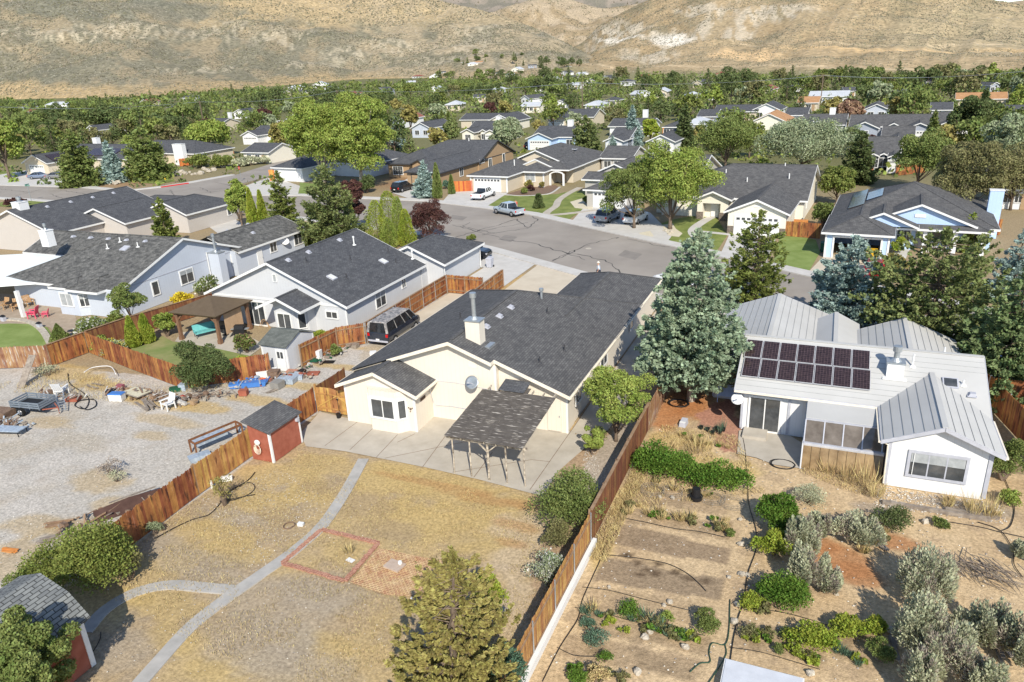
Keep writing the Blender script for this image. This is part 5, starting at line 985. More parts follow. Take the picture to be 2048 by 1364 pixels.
# brown house
h=House('brown_house','brown house with charcoal hip and gable roof across the street, left of the tan house',-63.2,115.7,-3,wall=M_brown,roof=M_roofb,trim=M_trimd)
h.block(-19,14,0.3,30,ez=2.7,sl=.40,ridge='x',ends=('h','g')); h.block(-7.8,0,0,18,ez=2.705,sl=.42,ends=('h','n')); h.block(-18.5,9.5,-8,16,ez=2.71,sl=.4,ridge='y',ends=('h','n')); h.block(-12.5,9,-8.5,14,ez=2.73,sl=.45,ends=('g','n'))
h.finish(); h.window(-15.8,9.93,.6,2.2,1.5,'S',2,trim=M_trim,grid=(4,2)); h.window(-10.5,9.5,1.6,1.0,.6,'S',1); h.garage(-3.9,.42,4.9,2.2,'S',m=M_brown,trim=M_trimd,lights=False)
h.window(-.42,8,1.0,1.2,1.5,'E',2,trim=M_trim); h.window(-.12,19,1.1,1.3,1.5,'E',2,trim=M_trim); h.window(-.12,15.6,2.3,1.8,.6,'E',2,trim=M_trim); h.window(-.12,25,1.1,.9,1.7,'E',1,trim=M_trim); MB().box(-.15,14.5,2.75,-.11,29.5,2.9).build('band_trim',M_trimd,h.t)
for x,y in ((-4,20),(-8,22),(-3.2,9)): h.vent(x,y,4.6 if y>15 else 3.6,kind='dark')
MB().tube([(-6,21.5,5),(-6,21.5,6.3)],.08,8).build('roof_flue',M_trim,h.t)
# tan house
h=House('tan_house','tan house with grey roof, white four-light garage door and arched porch',-56.6,113.9,-4,wall=M_tan,roof=M_roof,trim=M_trim)
h.block(-.5,-.3,7.4,14,ez=2.7,sl=.36,ends=('h','n')); h.block(-.3,11,14.6,30,ez=2.705,sl=.385,ends=('g','h'),walls=False); h.W.box(.2,11.5,0,14.1,29.5,2.8); h.W.loft([[(x0,y,2.4),(14.0,y,2.4),(7.15,y,5.3)] for x0,y in ((.3,11.5),(.3,12.5))])
h.block(4,9.0,12,15,ez=2.72,sl=.4,ends=('g','n'),walls=False); h.block(7,8.2,14.7,16,ez=2.71,sl=.37,ends=('h','n'),walls=False); h.block(5.5,5.5,11.4,13,ez=2.69,sl=.37,ends=('h','n'),walls=False); h.W.box(5.9,6.2,0,10.9,12,2.66)
h.W.face([(4.5,9.05,2.8),(11.5,9.05,2.8),(8,9.05,4.2)])
h.finish(); h.garage(3.2,.12,4.9,2.2,'S',lights=True); h.window(8.3,6.17,1.0,1.7,1.25,'S',2,fr=.16,blind=1)
a=MB()
for k in range(9):
    t0=math.pi*k/9; t1=math.pi*(k+1)/9; a.bar((12.4-1.25*math.cos(t0),8.25,1.75+.6*math.sin(t0)),(12.4-1.25*math.cos(t1),8.25,1.75+.6*math.sin(t1)),.2)
a.box(11.0,8.1,0,11.3,8.4,2.0).box(13.5,8.1,0,13.8,8.4,2.0).build('porch_arch',M_trim,h.t); h.door(12.3,11.45,.1,.95,2.1,'S',M_brown)
cb=MB()
for x,y in ((0,.1),(6.9,.1),(5.95,6.1),(10.85,6.1)): cb.box(x-.12,y-.03,0,x+.12,y+.12,2.6)
cb.each('corner_trim',M_trim,h.t)
for x,y,z in ((9.5,17,4.6),(11.2,19,4.0),(8.6,20,5.0)): h.vent(x,y,z,kind='dark')
MB().tube([(5.2,6.5,3.4),(5.2,6.5,4.5)],.09,8).build('roof_flue',M_trim,h.t); h.skylight(10.5,21,4.55,.8,.8)
# greige house mostly hidden by the big maple
h=House('greige_house','greige house with low garage roofs partly hidden behind the big maple',-33.5,101.5,-6,wall=M_stone2,roof=M_roof,trim=M_trim)
h.block(0,2,8,14,ez=2.6,sl=.38,ends=('h','n')); h.block(-2.5,12,14,27,ez=2.7,sl=.38,ridge='x',ends=('h','g')); h.block(-3.5,15,3,24,ez=3.1,sl=.42,ridge='y',ends=('g','n')); h.block(-4,10.5,2,16,ez=2.6,sl=.3,ridge='x',ends=('g','n')); h.finish()
h.garage(4.0,2.42,4.9,2.2,'S'); h.window(-.5,10.9,1,1.4,1.1,'S',2)
# cream house
h=House('ivory_house','ivory house with charcoal roof, arched entry and stone-based garage, right of the big maple',-4.6,90.4,-4,wall=M_ivory,roof=M_roof,trim=M_trim)
h.block(-6.9,-.6,.6,16,ez=2.7,sl=.42,ends=('g','n')); h.block(-17.5,8.2,1.5,24.5,ez=2.705,sl=.40,ridge='x',ends=('h','g')); h.block(-12.3,6.6,-7.4,12,ez=2.75,sl=.42,ends=('g','n'),walls=False); h.block(-18.6,9.5,-12.5,14,ez=2.6,sl=.3,ridge='x',ends=('h','n'))
h.W.box(-11.9,7.2,0,-11.2,8.8,2.7); h.W.box(-8.9,7.2,0,-7.9,8.8,2.7); h.W.box(-11.2,7.2,2.1,-8.9,7.6,2.85); h.W.face([(-11.9,7.18,2.7),(-7.9,7.18,2.7),(-9.85,7.18,3.6)]); h.finish()
h.garage(-3.1,-.17,4.9,2.15,'S',rows=4); h.door(-9.9,8.6,.1,1.0,2.1,'S'); h.window(-14.6,9.9,.8,1.7,1.3,'S',2,grid=(4,2)); h.window(-17.2,9.9,.8,1.0,1.3,'S',1,grid=(2,2)); h.window(-.3,5,1.2,.8,1.2,'E',1); h.window(1.07,12,1.2,.8,1.4,'E',1)
s=MB(); s.box(-6.45,-.22,0,-5.75,-.12,.95).box(-.5,-.22,0,.18,-.12,.95).box(-12.0,7.1,0,-11.1,7.2,.95).box(-9.0,7.1,0,-7.8,7.2,.95); s.each('stone_base',M_stonev,h.t)
MB().box(-3.5,-.2,3.3,-2.6,-.16,3.55).build('gable_vent',M_trim,h.t)
for x,y,z in ((-6.6,12,4.2),(-2.5,16,5.6),(-1.5,13,4.7),(-9.8,14,4.9)): MB().tube([(x,y,z-.3),(x,y,z+.6)],.07,8).build('roof_flue',M_trim,h.t)
h.chimney(-17,19,4,1.3,1,2.2,m=M_ivory)
# sky-blue house
h=House('sky_blue_house','sky-blue house with open garage, two white-edged gables and solar panels on its roof',.1,82.4,-4,wall=M_sky,roof=M_roof,trim=M_trim)
h.block(-.5,-1.0,6.3,8,ez=2.7,sl=.38,ends=('h','n'),walls=False); h.block(-.4,4.5,15.6,21,ez=2.705,sl=.40,ends=('h','h'),walls=False); h.block(3.2,4.0,13.6,12,ez=2.95,sl=.40,ends=('g','n'),walls=False); h.block(1.6,2.6,8.4,8,ez=2.85,sl=.42,ends=('g','n'),walls=False)
h.block(6.4,3.4,15.0,7.4,ez=2.6,sl=.34,ridge='x',ends=('n','h'),walls=False)
h.W.face([(3.6,4.4,2.9),(13.2,4.4,2.9),(8.4,4.4,4.85)]); h.W.face([(2.0,3.0,2.8),(8.0,3.0,2.8),(5,3.0,4.05)]); h.W.box(0,6,0,15.1,20.5,2.75)
h.W.box(-.05,-.55,0,.75,-.35,2.6); h.W.box(5.15,-.55,0,5.85,-.35,2.6); h.W.box(.75,-.55,2.2,5.15,-.35,2.6); h.W.box(-.05,-.35,0,.1,6,2.6); h.W.box(5.7,-.35,0,5.85,6,2.6); h.W.box(6.0,5.0,0,8.2,6,2.7)
h.finish(); c=MB(); c.box(-.12,-.62,0,.05,-.5,2.6).box(.6,-.62,0,.78,-.5,2.3).box(5.1,-.62,0,5.28,-.5,2.3).box(5.72,-.62,0,5.92,-.5,2.6).box(.78,-.62,2.15,5.1,-.5,2.32)
c.build('garage_frame',M_trim,h.t)
p=MB(); p.box(8.9,3.8,0,9.3,4.1,2.55).box(11.6,3.8,0,12.0,4.1,2.55).box(14.1,3.8,0,14.5,4.1,2.55); 
p.each('porch_column',M_trim,h.t); r=MB(); r.box(9.3,3.9,.75,11.6,3.96,.82)
for k in range(13): r.box(9.4+k*.17,3.92,.08,9.45+k*.17,3.95,.78)
r.build('porch_railing',M_trim,h.t); h.door(8.5,5.9,.1,1,2.1,'S',M_stone2); h.window(10.7,5.95,.9,1.9,1.3,'S',2); h.window(7.1,4.95,.9,1.2,1.3,'S',2,grid=(4,2)); h.window(13.3,5.95,.9,1.2,1.3,'S',1)
MB().box(7.9,4.33,3.6,8.9,4.38,3.95).build('gable_vent',M_trim,h.t); h.chimney(15.6,13,0,1.3,1.0,5.2,m=M_sky)
s=MB()
sa=thing('roof_solar_panels','two bands of dark and blue solar panels on the sky-blue house roof','solar panels',(.1,82.4,0),R(-4))
for k in range(6):
    for rr in range(2 if k<3 else 1): y=8.0+k*1.64+rr*1.9; x=1.3+rr*1.7; z=2.705+.4*(x+.4)+.07; q=MB().hexa([(x,y,z),(x+1.55,y,z+.62),(x+1.55,y+1.6,z+.62),(x,y+1.6,z),(x,y,z+.05),(x+1.55,y,z+.67),(x+1.55,y+1.6,z+.67),(x,y+1.6,z+.05)]).build('solar_panel',M_pvb if (k>3 or rr) else M_pv,sa)
# white garage and corner houses at left
h=House('white_garage_house','white house with wide garage door half hidden by the huge cottonwood',*gp(553,361),-8,wall=M_white,roof=M_roofb,trim=M_trim)
h.block(-.5,-.6,8.2,12,ez=2.7,sl=.38,ends=('h','n')); h.block(-1,8,18,22,ez=2.7,sl=.4,ridge='x',ends=('h','h')); h.finish(); h.garage(3.6,-.17,4.9,2.2,'S',lights=False)
x,y=gp(62,349); h=House('corner_garage_house','cream house with toothed-light garage door and black roof panels, far left behind two sedans',x,y,-2,wall=M_tan,roof=M_roofb,trim=M_trim)
h.block(-1.5,-.6,7.8,12,ez=2.8,sl=.42,ends=('g','n')); h.block(-4,8,24,22,ez=2.8,sl=.38,ridge='x',ends=('g','h')); h.finish(); h.garage(3.1,-.17,4.9,2.2,'S'); h.chimney(3,17,4.5,1.5,1.2,2.2,m=M_white); MB().hexa([(7.5,1.5,3.1),(7.5,9.5,3.1),(4.6,9.5,4.35),(4.6,1.5,4.35),(7.5,1.5,3.2),(7.5,9.5,3.2),(4.6,9.5,4.45),(4.6,1.5,4.45)]).hexa([(8,9.2,3.35),(18,9.2,3.35),(18,12.5,4.6),(8,12.5,4.6),(8,9.2,3.45),(18,9.2,3.45),(18,12.5,4.7),(8,12.5,4.7)]).build('solar_collectors',M_pv,h.t)
x,y=gp(345,333); h=House('chimney_wall_house','cream house with a tall white chimney wall between two green conifers',x,y,-3,wall=M_tan,roof=M_roofb,trim=M_trim)
h.block(-22,3,5,16,ez=2.7,sl=.38,ridge='x',ends=('h','h')); h.block(-14,-2,-5,6,ez=2.7,sl=.4,ends=('g','n')); h.block(-24,-2,-16,6,ez=2.7,sl=.4,ends=('g','n')); h.finish(); h.chimney(.5,2.6,0,3.2,1.2,5.0,m=M_white); h.window(4.57,6,1,1.5,1.2,'E',2)
# ---------------------------------------------------------------- generic houses further out
def gen(px,py,wpx,wall,roof,label,kind=0,rot=-4,trim=None,dp=11,flip=False,ch=False,z=0,xy=None):
    x,y=xy[:2] if xy else gp(px,py); 
    if xy: z=xy[2]
    wd=wpx*pj(x,y,z)[2]/FPX; h=House('house',label,x,y,rot,wall=wall,roof=roof,trim=trim or M_trim,z=z); s=-1 if flip else 1
    a=wd/2
    if kind==0:    # long ridge across, garage gable in front
        h.block(-a,3,a,3+dp,ez=2.7,sl=.38,ridge='x',ends=('g','g')); g0=(-a+.3 if not flip else a-7.3) ; g0=max(-a,min(g0,a-4)); g1=min(a,g0+7)
        h.block(g0,-1,g1,6,ez=2.705,sl=.40,ends=('g','n')); h.finish(); h.garage((g0+g1)/2,-.57,min(4.8,g1-g0-1.6),2.1,'S',lights=wpx>60)
        if a>6: xx=(g1+a)/2 if not flip else (-a+g0)/2; h.window(xx,3.42,.8,1.6,1.2,'S',2)
    elif kind==1:  # hip roof box
        h.block(-a,0,a,dp,ez=2.7,sl=.40,ridge='x' if wd>dp else 'y',ends=('h','h')); h.finish(); h.window(-a*.4,.42,.9,1.5,1.2,'S',2); h.window(a*.4,.42,.9,1.5,1.2,'S',2)
    elif kind==2:  # front gable
        h.block(-a,0,a,dp+2,ez=2.8,sl=.45,ridge='y',ends=('g','g')); h.finish(); h.window(-a*.4,.42,.9,1.4,1.2,'S',2); h.window(a*.4,.42,.9,1.4,1.2,'S',2)
    elif kind==3:  # plain long gable
        h.block(-a,0,a,dp-1,ez=2.6,sl=.34,ridge='x',ends=('g','g')); h.finish(); h.window(-a*.5,.42,.9,1.3,1.1,'S',2); h.window(a*.1,.42,.9,1.3,1.1,'S',2); h.door(a*.5,.42,0,.9,2.0,'S',M_brown,handle=False)
    elif kind==4:  # double front gables
        h.block(-a,4,a,4+dp,ez=2.7,sl=.40,ridge='x',ends=('g','g')); h.block(-a+.4,0,-a+.4+wd*.36,7,ez=2.71,sl=.45,ends=('g','n')); h.block(-a*.15,1.6,-a*.15+wd*.22,7,ez=2.72,sl=.5,ends=('g','n')); h.block(a-wd*.34,-1,a-.1,7,ez=2.705,sl=.42,ends=('g','n')); h.finish()
        h.window(-a+.4+wd*.18,.42,.8,1.6,1.3,'S',2,grid=(4,2)); h.window(-a*.15+wd*.11,2.02,.8,1.3,1.3,'S',2); h.garage(a-wd*.17,-.57,min(4.8,wd*.26),2.1,'S')
    if ch: h.chimney(a*.3*s,dp*.5+3,4.0,1.3,1.0,2.1,m=M_white)
    return h.t
W_,T_,I_,B_,G_=M_white,M_tan,M_ivory,M_bluew,M_gray2; RB,RD=M_roofb,M_roof
M_orroof=mat('orange_tile_roof',(.36,.19,.09),(.46,.26,.13),scale=1,rough=.9); M_redroof=mat('red_brown_roof',(.20,.07,.05),(.28,.11,.08),scale=1,rough=.9); M_lroof=mat('pale_metal_roof',(.45,.47,.5),(.55,.57,.6),scale=.5,rough=.5)
L=[(516,289,80,W_,RB,'white house with broad charcoal roof and chimney, left of the huge cottonwood',0,1),(512,327,75,I_,RB,'low ivory house with dark roof behind the rock garden shrubs',3,0),(590,262,70,I_,M_trimg,'house with pale grey roof just left of the cottonwood top',2,0),(185,276,42,W_,RB,'small white house with steep dark roof among left trees',2,0),(425,262,50,T_,RB,'dark-roofed house with chimney peeping between left trees',3,1),
 (796,256,34,W_,M_redroof,'narrow white gabled house behind the cottonwood right edge',2,0),(842,276,50,B_,RB,'small pale blue gable end with dark roof beyond the brown house',2,0),(975,256,130,T_,RB,'long low house with slate roof behind the tan house row',3,0),(958,286,92,I_,RB,'cream double-gable house beside the silvery olive tree',4,1),(1100,300,105,M_sky,RB,'light blue house with garage and chimney beyond the tan house',0,1),
 (1136,254,95,T_,RB,'dark-roofed house row just above the light blue house',0,0),(1228,306,46,B_,RB,'pale blue garage house left of the tall blue spruce',0,0),(1258,273,90,W_,RB,'house with wide slate roof and chimney behind the blue spruce',3,1),(1183,225,34,W_,M_lroof,'tiny house with white dormer on the power-line row',1,0),(1338,276,30,G_,RB,'small dark-roofed shed house by orange fence',1,0),(1320,310,60,W_,RB,'grey-roofed house behind the maple crown top',2,0),
 (1470,241,88,T_,RB,'long slate roof above the deciduous trees right of centre',3,0),(1530,240,58,W_,RB,'white gabled garage house with dark van outside',2,0),(1535,268,76,I_,M_orroof,'house with orange tile roof behind the silver-green trees',2,0),(1640,276,86,W_,RD,'white gable house with chimney and brick porch',0,1),(1777,282,158,G_,RD,'large blue-grey house with three white-edged gables',4,0),(1750,240,48,B_,RD,'small house with pale gable above the blue-grey house',2,0),(1915,275,82,T_,RD,'cream house with porch posts and roof solar panels at the right',0,0),
 (2035,258,60,T_,RB,'house at right edge with tan gable',0,0),(1790,312,62,I_,RD,'dark-roofed house behind the leafy green tree',0,0),(1760,345,64,B_,RD,'pale blue house with wooden deck behind dark conifer',4,0),(1385,270,50,W_,M_lroof,'house with pale roof at the left of the deciduous grove',1,0),(1614,222,42,T_,M_orroof,'small orange-roofed house in the tree belt',3,0),(1655,208,75,W_,M_lroof,'long white building with pale grey roof in the tree belt',3,0),(1960,216,90,T_,M_orroof,'orange-roofed long house in the right tree belt',3,0),(1785,192,26,T_,M_orroof,'tiny pink-orange roof in the right tree belt',1,0),
 (1880,240,40,W_,RB,'dark-roofed house between tall right-hand trees',3,0),(1590,250,44,W_,RB,'white house glimpsed behind silver-green canopy',3,0),(1000,262,60,I_,RB,'small cream gable right of the double-gable house',2,0),(1412,252,40,G_,RB,'slate-roofed house between the orange fence and grove',3,0),(2030,420,60,W_,RD,'white house with dish on dark roof at the right edge',3,0),(1230,345,70,M_stone2,RD,'second greige roof behind the maple',3,0)]
for (px,py,wp,wl,rf_,lb,kd,ch) in L: gen(px,py,wp,wl,rf_,lb,kd,ch=bool(ch))
# small far houses in the belt of trees and on the rise below the hills
FAR=[(112,216,46,W_,M_lroof),(60,232,26,T_,M_redroof),(45,221,22,B_,RB),(275,203,30,B_,RB),(380,202,32,W_,RB),(290,212,24,T_,M_redroof),(590,180,34,W_,M_lroof),(610,190,36,I_,RB),(640,175,30,W_,M_lroof),(660,182,26,W_,RB),(560,192,24,T_,RB),(760,190,30,G_,RB),(700,196,28,T_,M_redroof),(820,170,24,I_,M_lroof),(870,185,22,W_,M_lroof),(990,188,24,B_,M_lroof),(960,205,26,T_,RB),(1050,210,30,W_,RB),(905,222,34,T_,M_lroof),(1060,226,44,I_,M_lroof),(1120,222,30,W_,RB),(1220,215,30,T_,RB),(1270,200,28,W_,M_lroof),(1320,196,30,T_,M_lroof),(1390,205,36,I_,M_lroof),(1430,200,30,W_,RB),(1530,192,30,T_,M_redroof),(1580,185,24,W_,M_lroof),(1700,196,24,W_,RB),(1830,205,30,I_,M_lroof),(1900,182,26,T_,RB),(1860,176,18,W_,RB),(1990,186,26,G_,RB),(1440,156,24,I_,M_redroof),(1145,178,30,W_,M_lroof),(1180,172,26,I_,RB),(1080,185,26,W_,RB),(1110,163,22,W_,M_lroof),(1210,165,26,B_,RB),(1250,172,24,W_,RB),(1290,160,20,T_,M_redroof),(1395,176,26,T_,RB),(1480,178,26,I_,RB),(2010,160,34,W_,M_trimd),(480,238,30,W_,RB),(340,225,26,T_,RB),(240,232,28,W_,RB)]
CNAME={id(W_):'white',id(T_):'tan',id(I_):'ivory',id(B_):'pale blue',id(G_):'grey-blue'}; RN={id(RB):'dark',id(M_lroof):'pale grey',id(M_redroof):'red-brown',id(M_orroof):'orange',id(M_trimd):'black',id(RD):'charcoal'}
for i,(px,py,wp,wl,rf_) in enumerate(FAR):
    side='at the left' if px<500 else 'left of centre' if px<900 else 'near the centre' if px<1250 else 'right of centre' if px<1650 else 'at the right'
    t=gen(px,py,wp,wl,rf_,f'far {CNAME[id(wl)]} house, {RN[id(rf_)]} roof, {side}',kind=(1,3,2)[i%3],rot=rng.uniform(-30,30),dp=9); t['group']='far houses in the tree belt'
RISE=[(946,131,22,I_,M_lroof),(957,128,18,T_,M_orroof),(925,131,14,I_,M_lroof),(832,157,26,W_,M_redroof),(885,148,14,W_,RB),(972,150,18,T_,M_redroof),(997,150,18,T_,RB),(1020,154,20,W_,M_lroof),(1030,143,20,I_,M_lroof),(1137,137,14,W_,RB),(1160,152,20,W_,M_lroof),(1126,150,16,W_,RB),(1115,158,22,T_,M_redroof),(1065,135,18,G_,RB),(870,166,22,W_,M_lroof),(1150,163,20,I_,RB),(1230,152,16,T_,RB),(1090,171,18,W_,RB)]
for i,(px,py,wp,wl,rf_) in enumerate(RISE):
    q=on_hill(HL,px,py); t=gen(0,0,wp,wl,rf_,f'{CNAME[id(wl)]} hillside house with {RN[id(rf_)]} roof on the rise',kind=(1,3,2)[i%3],rot=rng.uniform(-30,30),dp=10,xy=(q[0],q[1],max(0,q[2])-.5)); t['group']='houses on the rise below the hills'
# ---------------------------------------------------------------- individual plants, near to far
L_=LM
plant('conifer',1382,800,466,236,L_['juniper'],'big rounded blue-green juniper between cream house and metal-roofed house',n=20000,base=.17,power=.52,droop=.1,sweep=.15,ragged=.22,leaf=.25,width=.36,tufts=1.7,bark=M_barkg,layers=44,name='juniper_tree')
plant('conifer',1508,605,424,112,L_['olive'],'olive-green upright conifer just behind the big juniper',n=10000,base=.03,power='round',droop=.05,ragged=.4,leaf=.26,width=.3,name='cypress_tree')
plant('conifer',1690,668,476,205,L_['spruce'],'bright blue spruce standing behind the metal roofs',n=16000,base=.02,power=.6,droop=.12,ragged=.25,leaf=.27,sweep=.3,tufts=1.4,name='blue_spruce')
plant('conifer',1853,712,460,240,L_['pine'],'large scraggly dark green pine right of the blue spruce',n=16000,leaf=.24,base=.04,power='round',ragged=.5,droop=-.05,width=.4,tufts=1.7,layers=20,name='pine_tree')
plant('conifer',2005,790,540,270,L_['deodar'],'feathery green cedar at the right edge beside the metal roof',n=13000,base=.05,power=.75,droop=.22,sweep=.1,ragged=.45,leaf=.28,layers=22,width=.3,tufts=1.6,name='cedar_tree')
plant('conifer',2022,600,462,120,L_['spruce'],'dusty blue spruce at the right edge behind the cedar',n=7000,base=.03,power=.7,leaf=.28,name='blue_spruce')
plant('conifer',1935,500,428,62,L_['bright'],'small bright green conifer by the blue house porch',n=2500,base=.05,power=.6,name='conifer_tree')
plant('shrub',1795,505,470,34,L_['yellow'],'small yellow-green bush at the blue house entry path','shrub',n=900); plant('shrub',1790,545,500,60,L_['gold'],'yellowish bush below the open garage drive','shrub',n=1500)
plant('broad',1232,882,735,138,L_['bright'],'bright lime-green small tree beside the cream house corner',n=7000,leaf=.17,th=.5,nc=55,cr=.24)
plant('broad',1184,908,852,56,L_['bright'],'small lime-green bush in front of the lime-green tree','shrub',name='shrub',n=1800,leaf=.15,th=.2,nc=18)
plant('shrub',1196,885,842,40,L_['green'],'low green plant at the foot of the fence by the lime tree','shrub',n=500)
plant('shrub',1145,1048,925,158,L_['green'],'spreading green shrub against the garden fence below the patio','shrub',n=6200,nc=46,leaf=.15,name='shrub'); plant('shrub',1120,1092,1030,70,L_['brown'],'brown-green lower bush next to the spreading shrub','shrub',n=2200,leaf=.15)
plant('shrub',1100,1172,1080,84,L_['silver'],'pale twiggy rose bush with white flowers by the fence','shrub',n=1300,m2=L_['white'],leaf=.13)
plant('conifer',905,1445,1128,230,L_['gold'],'large golden-olive open conifer at the bottom centre',n=22000,base=.02,power='round',ragged=.4,droop=-.05,leaf=.17,width=.35,layers=30,tufts=1.2,name='golden_conifer',lean=(.3,.5))
plant('shrub',975,1260,1100,95,L_['yellow'],'bright green feathery bush behind the golden conifer','shrub',n=3600,leaf=.15,nc=26); plant('shrub',1010,1400,1255,100,L_['bluegreen'],'blue-green bush at the bottom end of the garden fence','shrub',n=4200,leaf=.15,nc=30)
plant('shrub',205,1168,1022,168,L_['moss'],'large yellow-green juniper sprawling over the fence end','shrub',n=9500,leaf=.17,nc=60,name='juniper_shrub')
plant('shrub',130,1165,1080,150,L_['moss'],'green juniper left of the yellow-green one, behind the gambrel shed','shrub',n=3000,leaf=.16); plant('shrub',60,1190,1140,110,L_['green'],'low green shrub beyond the gambrel shed roof','shrub',n=2200,leaf=.16); plant('shrub',262,1158,1090,60,L_['brown'],'brown-tinged end of the juniper thicket beside its shadow','shrub',n=1600,leaf=.15); plant('shrub',312,1068,1035,34,L_['silver'],'pale dry bush at the lower fence end','shrub',n=500,leaf=.12)
plant('broad',75,1450,1238,190,L_['green'],'green tree overhanging the red shed at the bottom left corner',n=9000,leaf=.16,th=.3,nc=60,cr=.2); plant('shrub',150,1352,1272,44,L_['olive'],'thin bush against the red shed side wall','shrub',n=700,leaf=.12); plant('shrub',120,1380,1290,60,L_['olive'],'olive bush beside the yellow bin at the bottom left','shrub',n=1600,leaf=.13)
plant('shrub',450,1040-30,900,46,L_['gold'],'sparse tan vine on the fence left of the red shed','shrub',n=420,leaf=.12,name='climbing_plant'); plant('shrub',570,890,812,40,L_['yellow'],'thin yellowing vine against the red shed front','shrub',n=350,leaf=.1,name='climbing_plant')
plant('shrub',222,950,905,52,L_['twig'],'scraggly grey weed in the middle of the gravel lot','weed',n=420,leaf=.12); plant('shrub',235,962,935,40,L_['sage'],'low dry weed beside the grey one in the gravel','weed',n=250,leaf=.1); plant('shrub',95,752,722,46,L_['sage'],'green-grey weed clump at the left fence','weed',n=600,leaf=.12)
plant('broad',418,775,695,132,L_['dark'],'dark green weeping shrub hanging over the cedar fence',n=6500,leaf=.2,th=.3,nc=40,cr=.25,name='weeping_tree'); plant('shrub',492,748,706,48,L_['yellow'],'yellow-green bush beside the dark weeping shrub','shrub',n=1200); 
plant('broad',268,660,570,76,L_['green'],'round-headed green shrub tree in front of the pale blue house',n=3200,leaf=.22,nc=30,th=1.1)
plant('column',270,693,632,26,L_['yellow'],'left of two small clipped arborvitaes by the brown fence','shrub'); plant('column',297,685,628,26,L_['yellow'],'right of two small clipped arborvitaes by the brown fence','shrub')
plant('shrub',188,672,630,72,L_['green'],'green bush covered in white flowers at the blue house foot','shrub',n=1700,m2=L_['white']); plant('shrub',232,650,625,50,L_['olive'],'rounded olive bush right of the white flowers','shrub',n=700); plant('shrub',366,612,574,48,L_['yel'],'bright yellow flowering bush by the blue gable wall','shrub',n=1400); plant('shrub',412,592,546,58,L_['green'],'white-flowered rose bush at the blue gable wall','shrub',n=1800,m2=L_['white'])
plant('shrub',205,705,662,42,L_['bright'],'leafy shrub in the garden corner by the brown fence','shrub',n=900); plant('shrub',232,708,680,60,L_['silver'],'pale perennials in the gazebo garden bed','shrub',n=900,m2=L_['yel']); plant('shrub',335,672,602,44,L_['bright'],'tall leafy green shrub beside the gazebo post','shrub',n=2200); plant('shrub',288,722,708,24,L_['dark'],'small dark bush by the patchy lawn fence','shrub',n=300); plant('column',122,683,648,34,L_['green'],'dark clipped cone shrub at the bright lawn edge','shrub',n=1800,pw=.9); plant('column',588,665,643,26,L_['green'],'clipped green cone behind the small grey shed','shrub',n=900,pw=.9)
plant('shrub',495,705,655,52,L_['green'],'climbing rose bush left of the small grey shed','shrub',n=1500,m2=L_['pink']); plant('shrub',575,668,645,40,L_['yellow'],'low flowers under the grey house bay window','shrub',n=400); plant('shrub',640,678,655,30,L_['yellow'],'pale green bush behind the cedar fence at the grey house','shrub',n=350); plant('shrub',672,712,682,26,L_['green'],'garden plant among pots beside the lane','shrub',n=400); plant('shrub',455,527,500,60,L_['silver'],'pale shrubs along the blue house side wall','shrub',n=900); plant('shrub',520,520,497,50,L_['bright'],'flowering shrub row beside the blue house','shrub',n=700)
plant('conifer',338,500,397,56,L_['olive'],'slim olive conifer between two dark roofs at the left',n=3200,base=.02,power=.55,width=.35); plant('shrub',155,460,440,50,L_['green'],'green shrub showing above the mottled roof ridge','shrub',n=700)
plant('broad',485,455,362,52,L_['bright'],'small bright green tree left of the arborvitaes',n=2600,th=.8); plant('column',510,462,376,22,L_['yellow'],'left of two arborvitaes behind the mottled roof'); plant('column',530,460,380,22,L_['yellow'],'right of two arborvitaes behind the mottled roof')
plant('conifer',572,468,344,64,L_['olive'],'open olive conifer left of the big dark pine',n=3800,base=.03,power=.5,ragged=.5); plant('conifer',668,498,330,126,L_['pine'],'big dark green pine in front of the cottonwood',n=9000,base=.05,power=.5,ragged=.45,droop=0,width=.3,name='pine_tree'); plant('broad',712,470,355,62,L_['purple'],'reddish-purple tree between pine and arborvitae group',n=3500); plant('shrub',672,480,410,58,L_['purple'],'dark purple lower tree against the grey roof','tree',n=2500,name='plum_tree')
for px,py,yt,wp,m,lb in ((705,478,400,30,'bright','slender bright cone left of the arborvitae group'),(758,492,400,46,'yellow','broad yellow-green arborvitae, leftmost of the group'),(782,470,382,50,'yellow','tall yellow-green arborvitae at the back of the group'),(802,484,393,34,'bright','pointed arborvitae in the middle of the group'),(815,492,418,34,'yellow','short arborvitae at the right of the group'),(780,495,436,34,'bright','lowest arborvitae at the front of the group'),(612,492,442,20,'yellow','small arborvitae beside the red-brown fence, left'),(628,490,446,24,'yellow','small arborvitae beside the red-brown fence, right')): plant('column',px,py,yt,wp,L_[m],lb,n=3000 if wp>30 else 1200,leaf=.22,pw=.42)
plant('broad',862,482,400,78,L_['purple'],'dark purple-leaf plum at the street edge',n=5200,th=.6,leaf=.24,name='plum_tree'); plant('shrub',942,481,466,22,L_['olive'],'tiny olive bush on the near pavement','shrub',n=300)
plant('broad',725,374,190,150,L_['bright'],'huge cottonwood towering over the left street corner',n=16000,leaf=.5,nc=110,th=3,cr=.21,bottom=.45,spin=False,bark=M_barkg,name='cottonwood_tree'); plant('broad',650,372,194,140,L_['bright'],'lighter left half of the cottonwood group',n=13000,leaf=.5,nc=90,th=2.5,cr=.22,bark=M_barkg,name='cottonwood_tree')
plant('shrub',735,385,345,50,L_['dark'],'dark undergrowth below the cottonwood','shrub',n=1500)
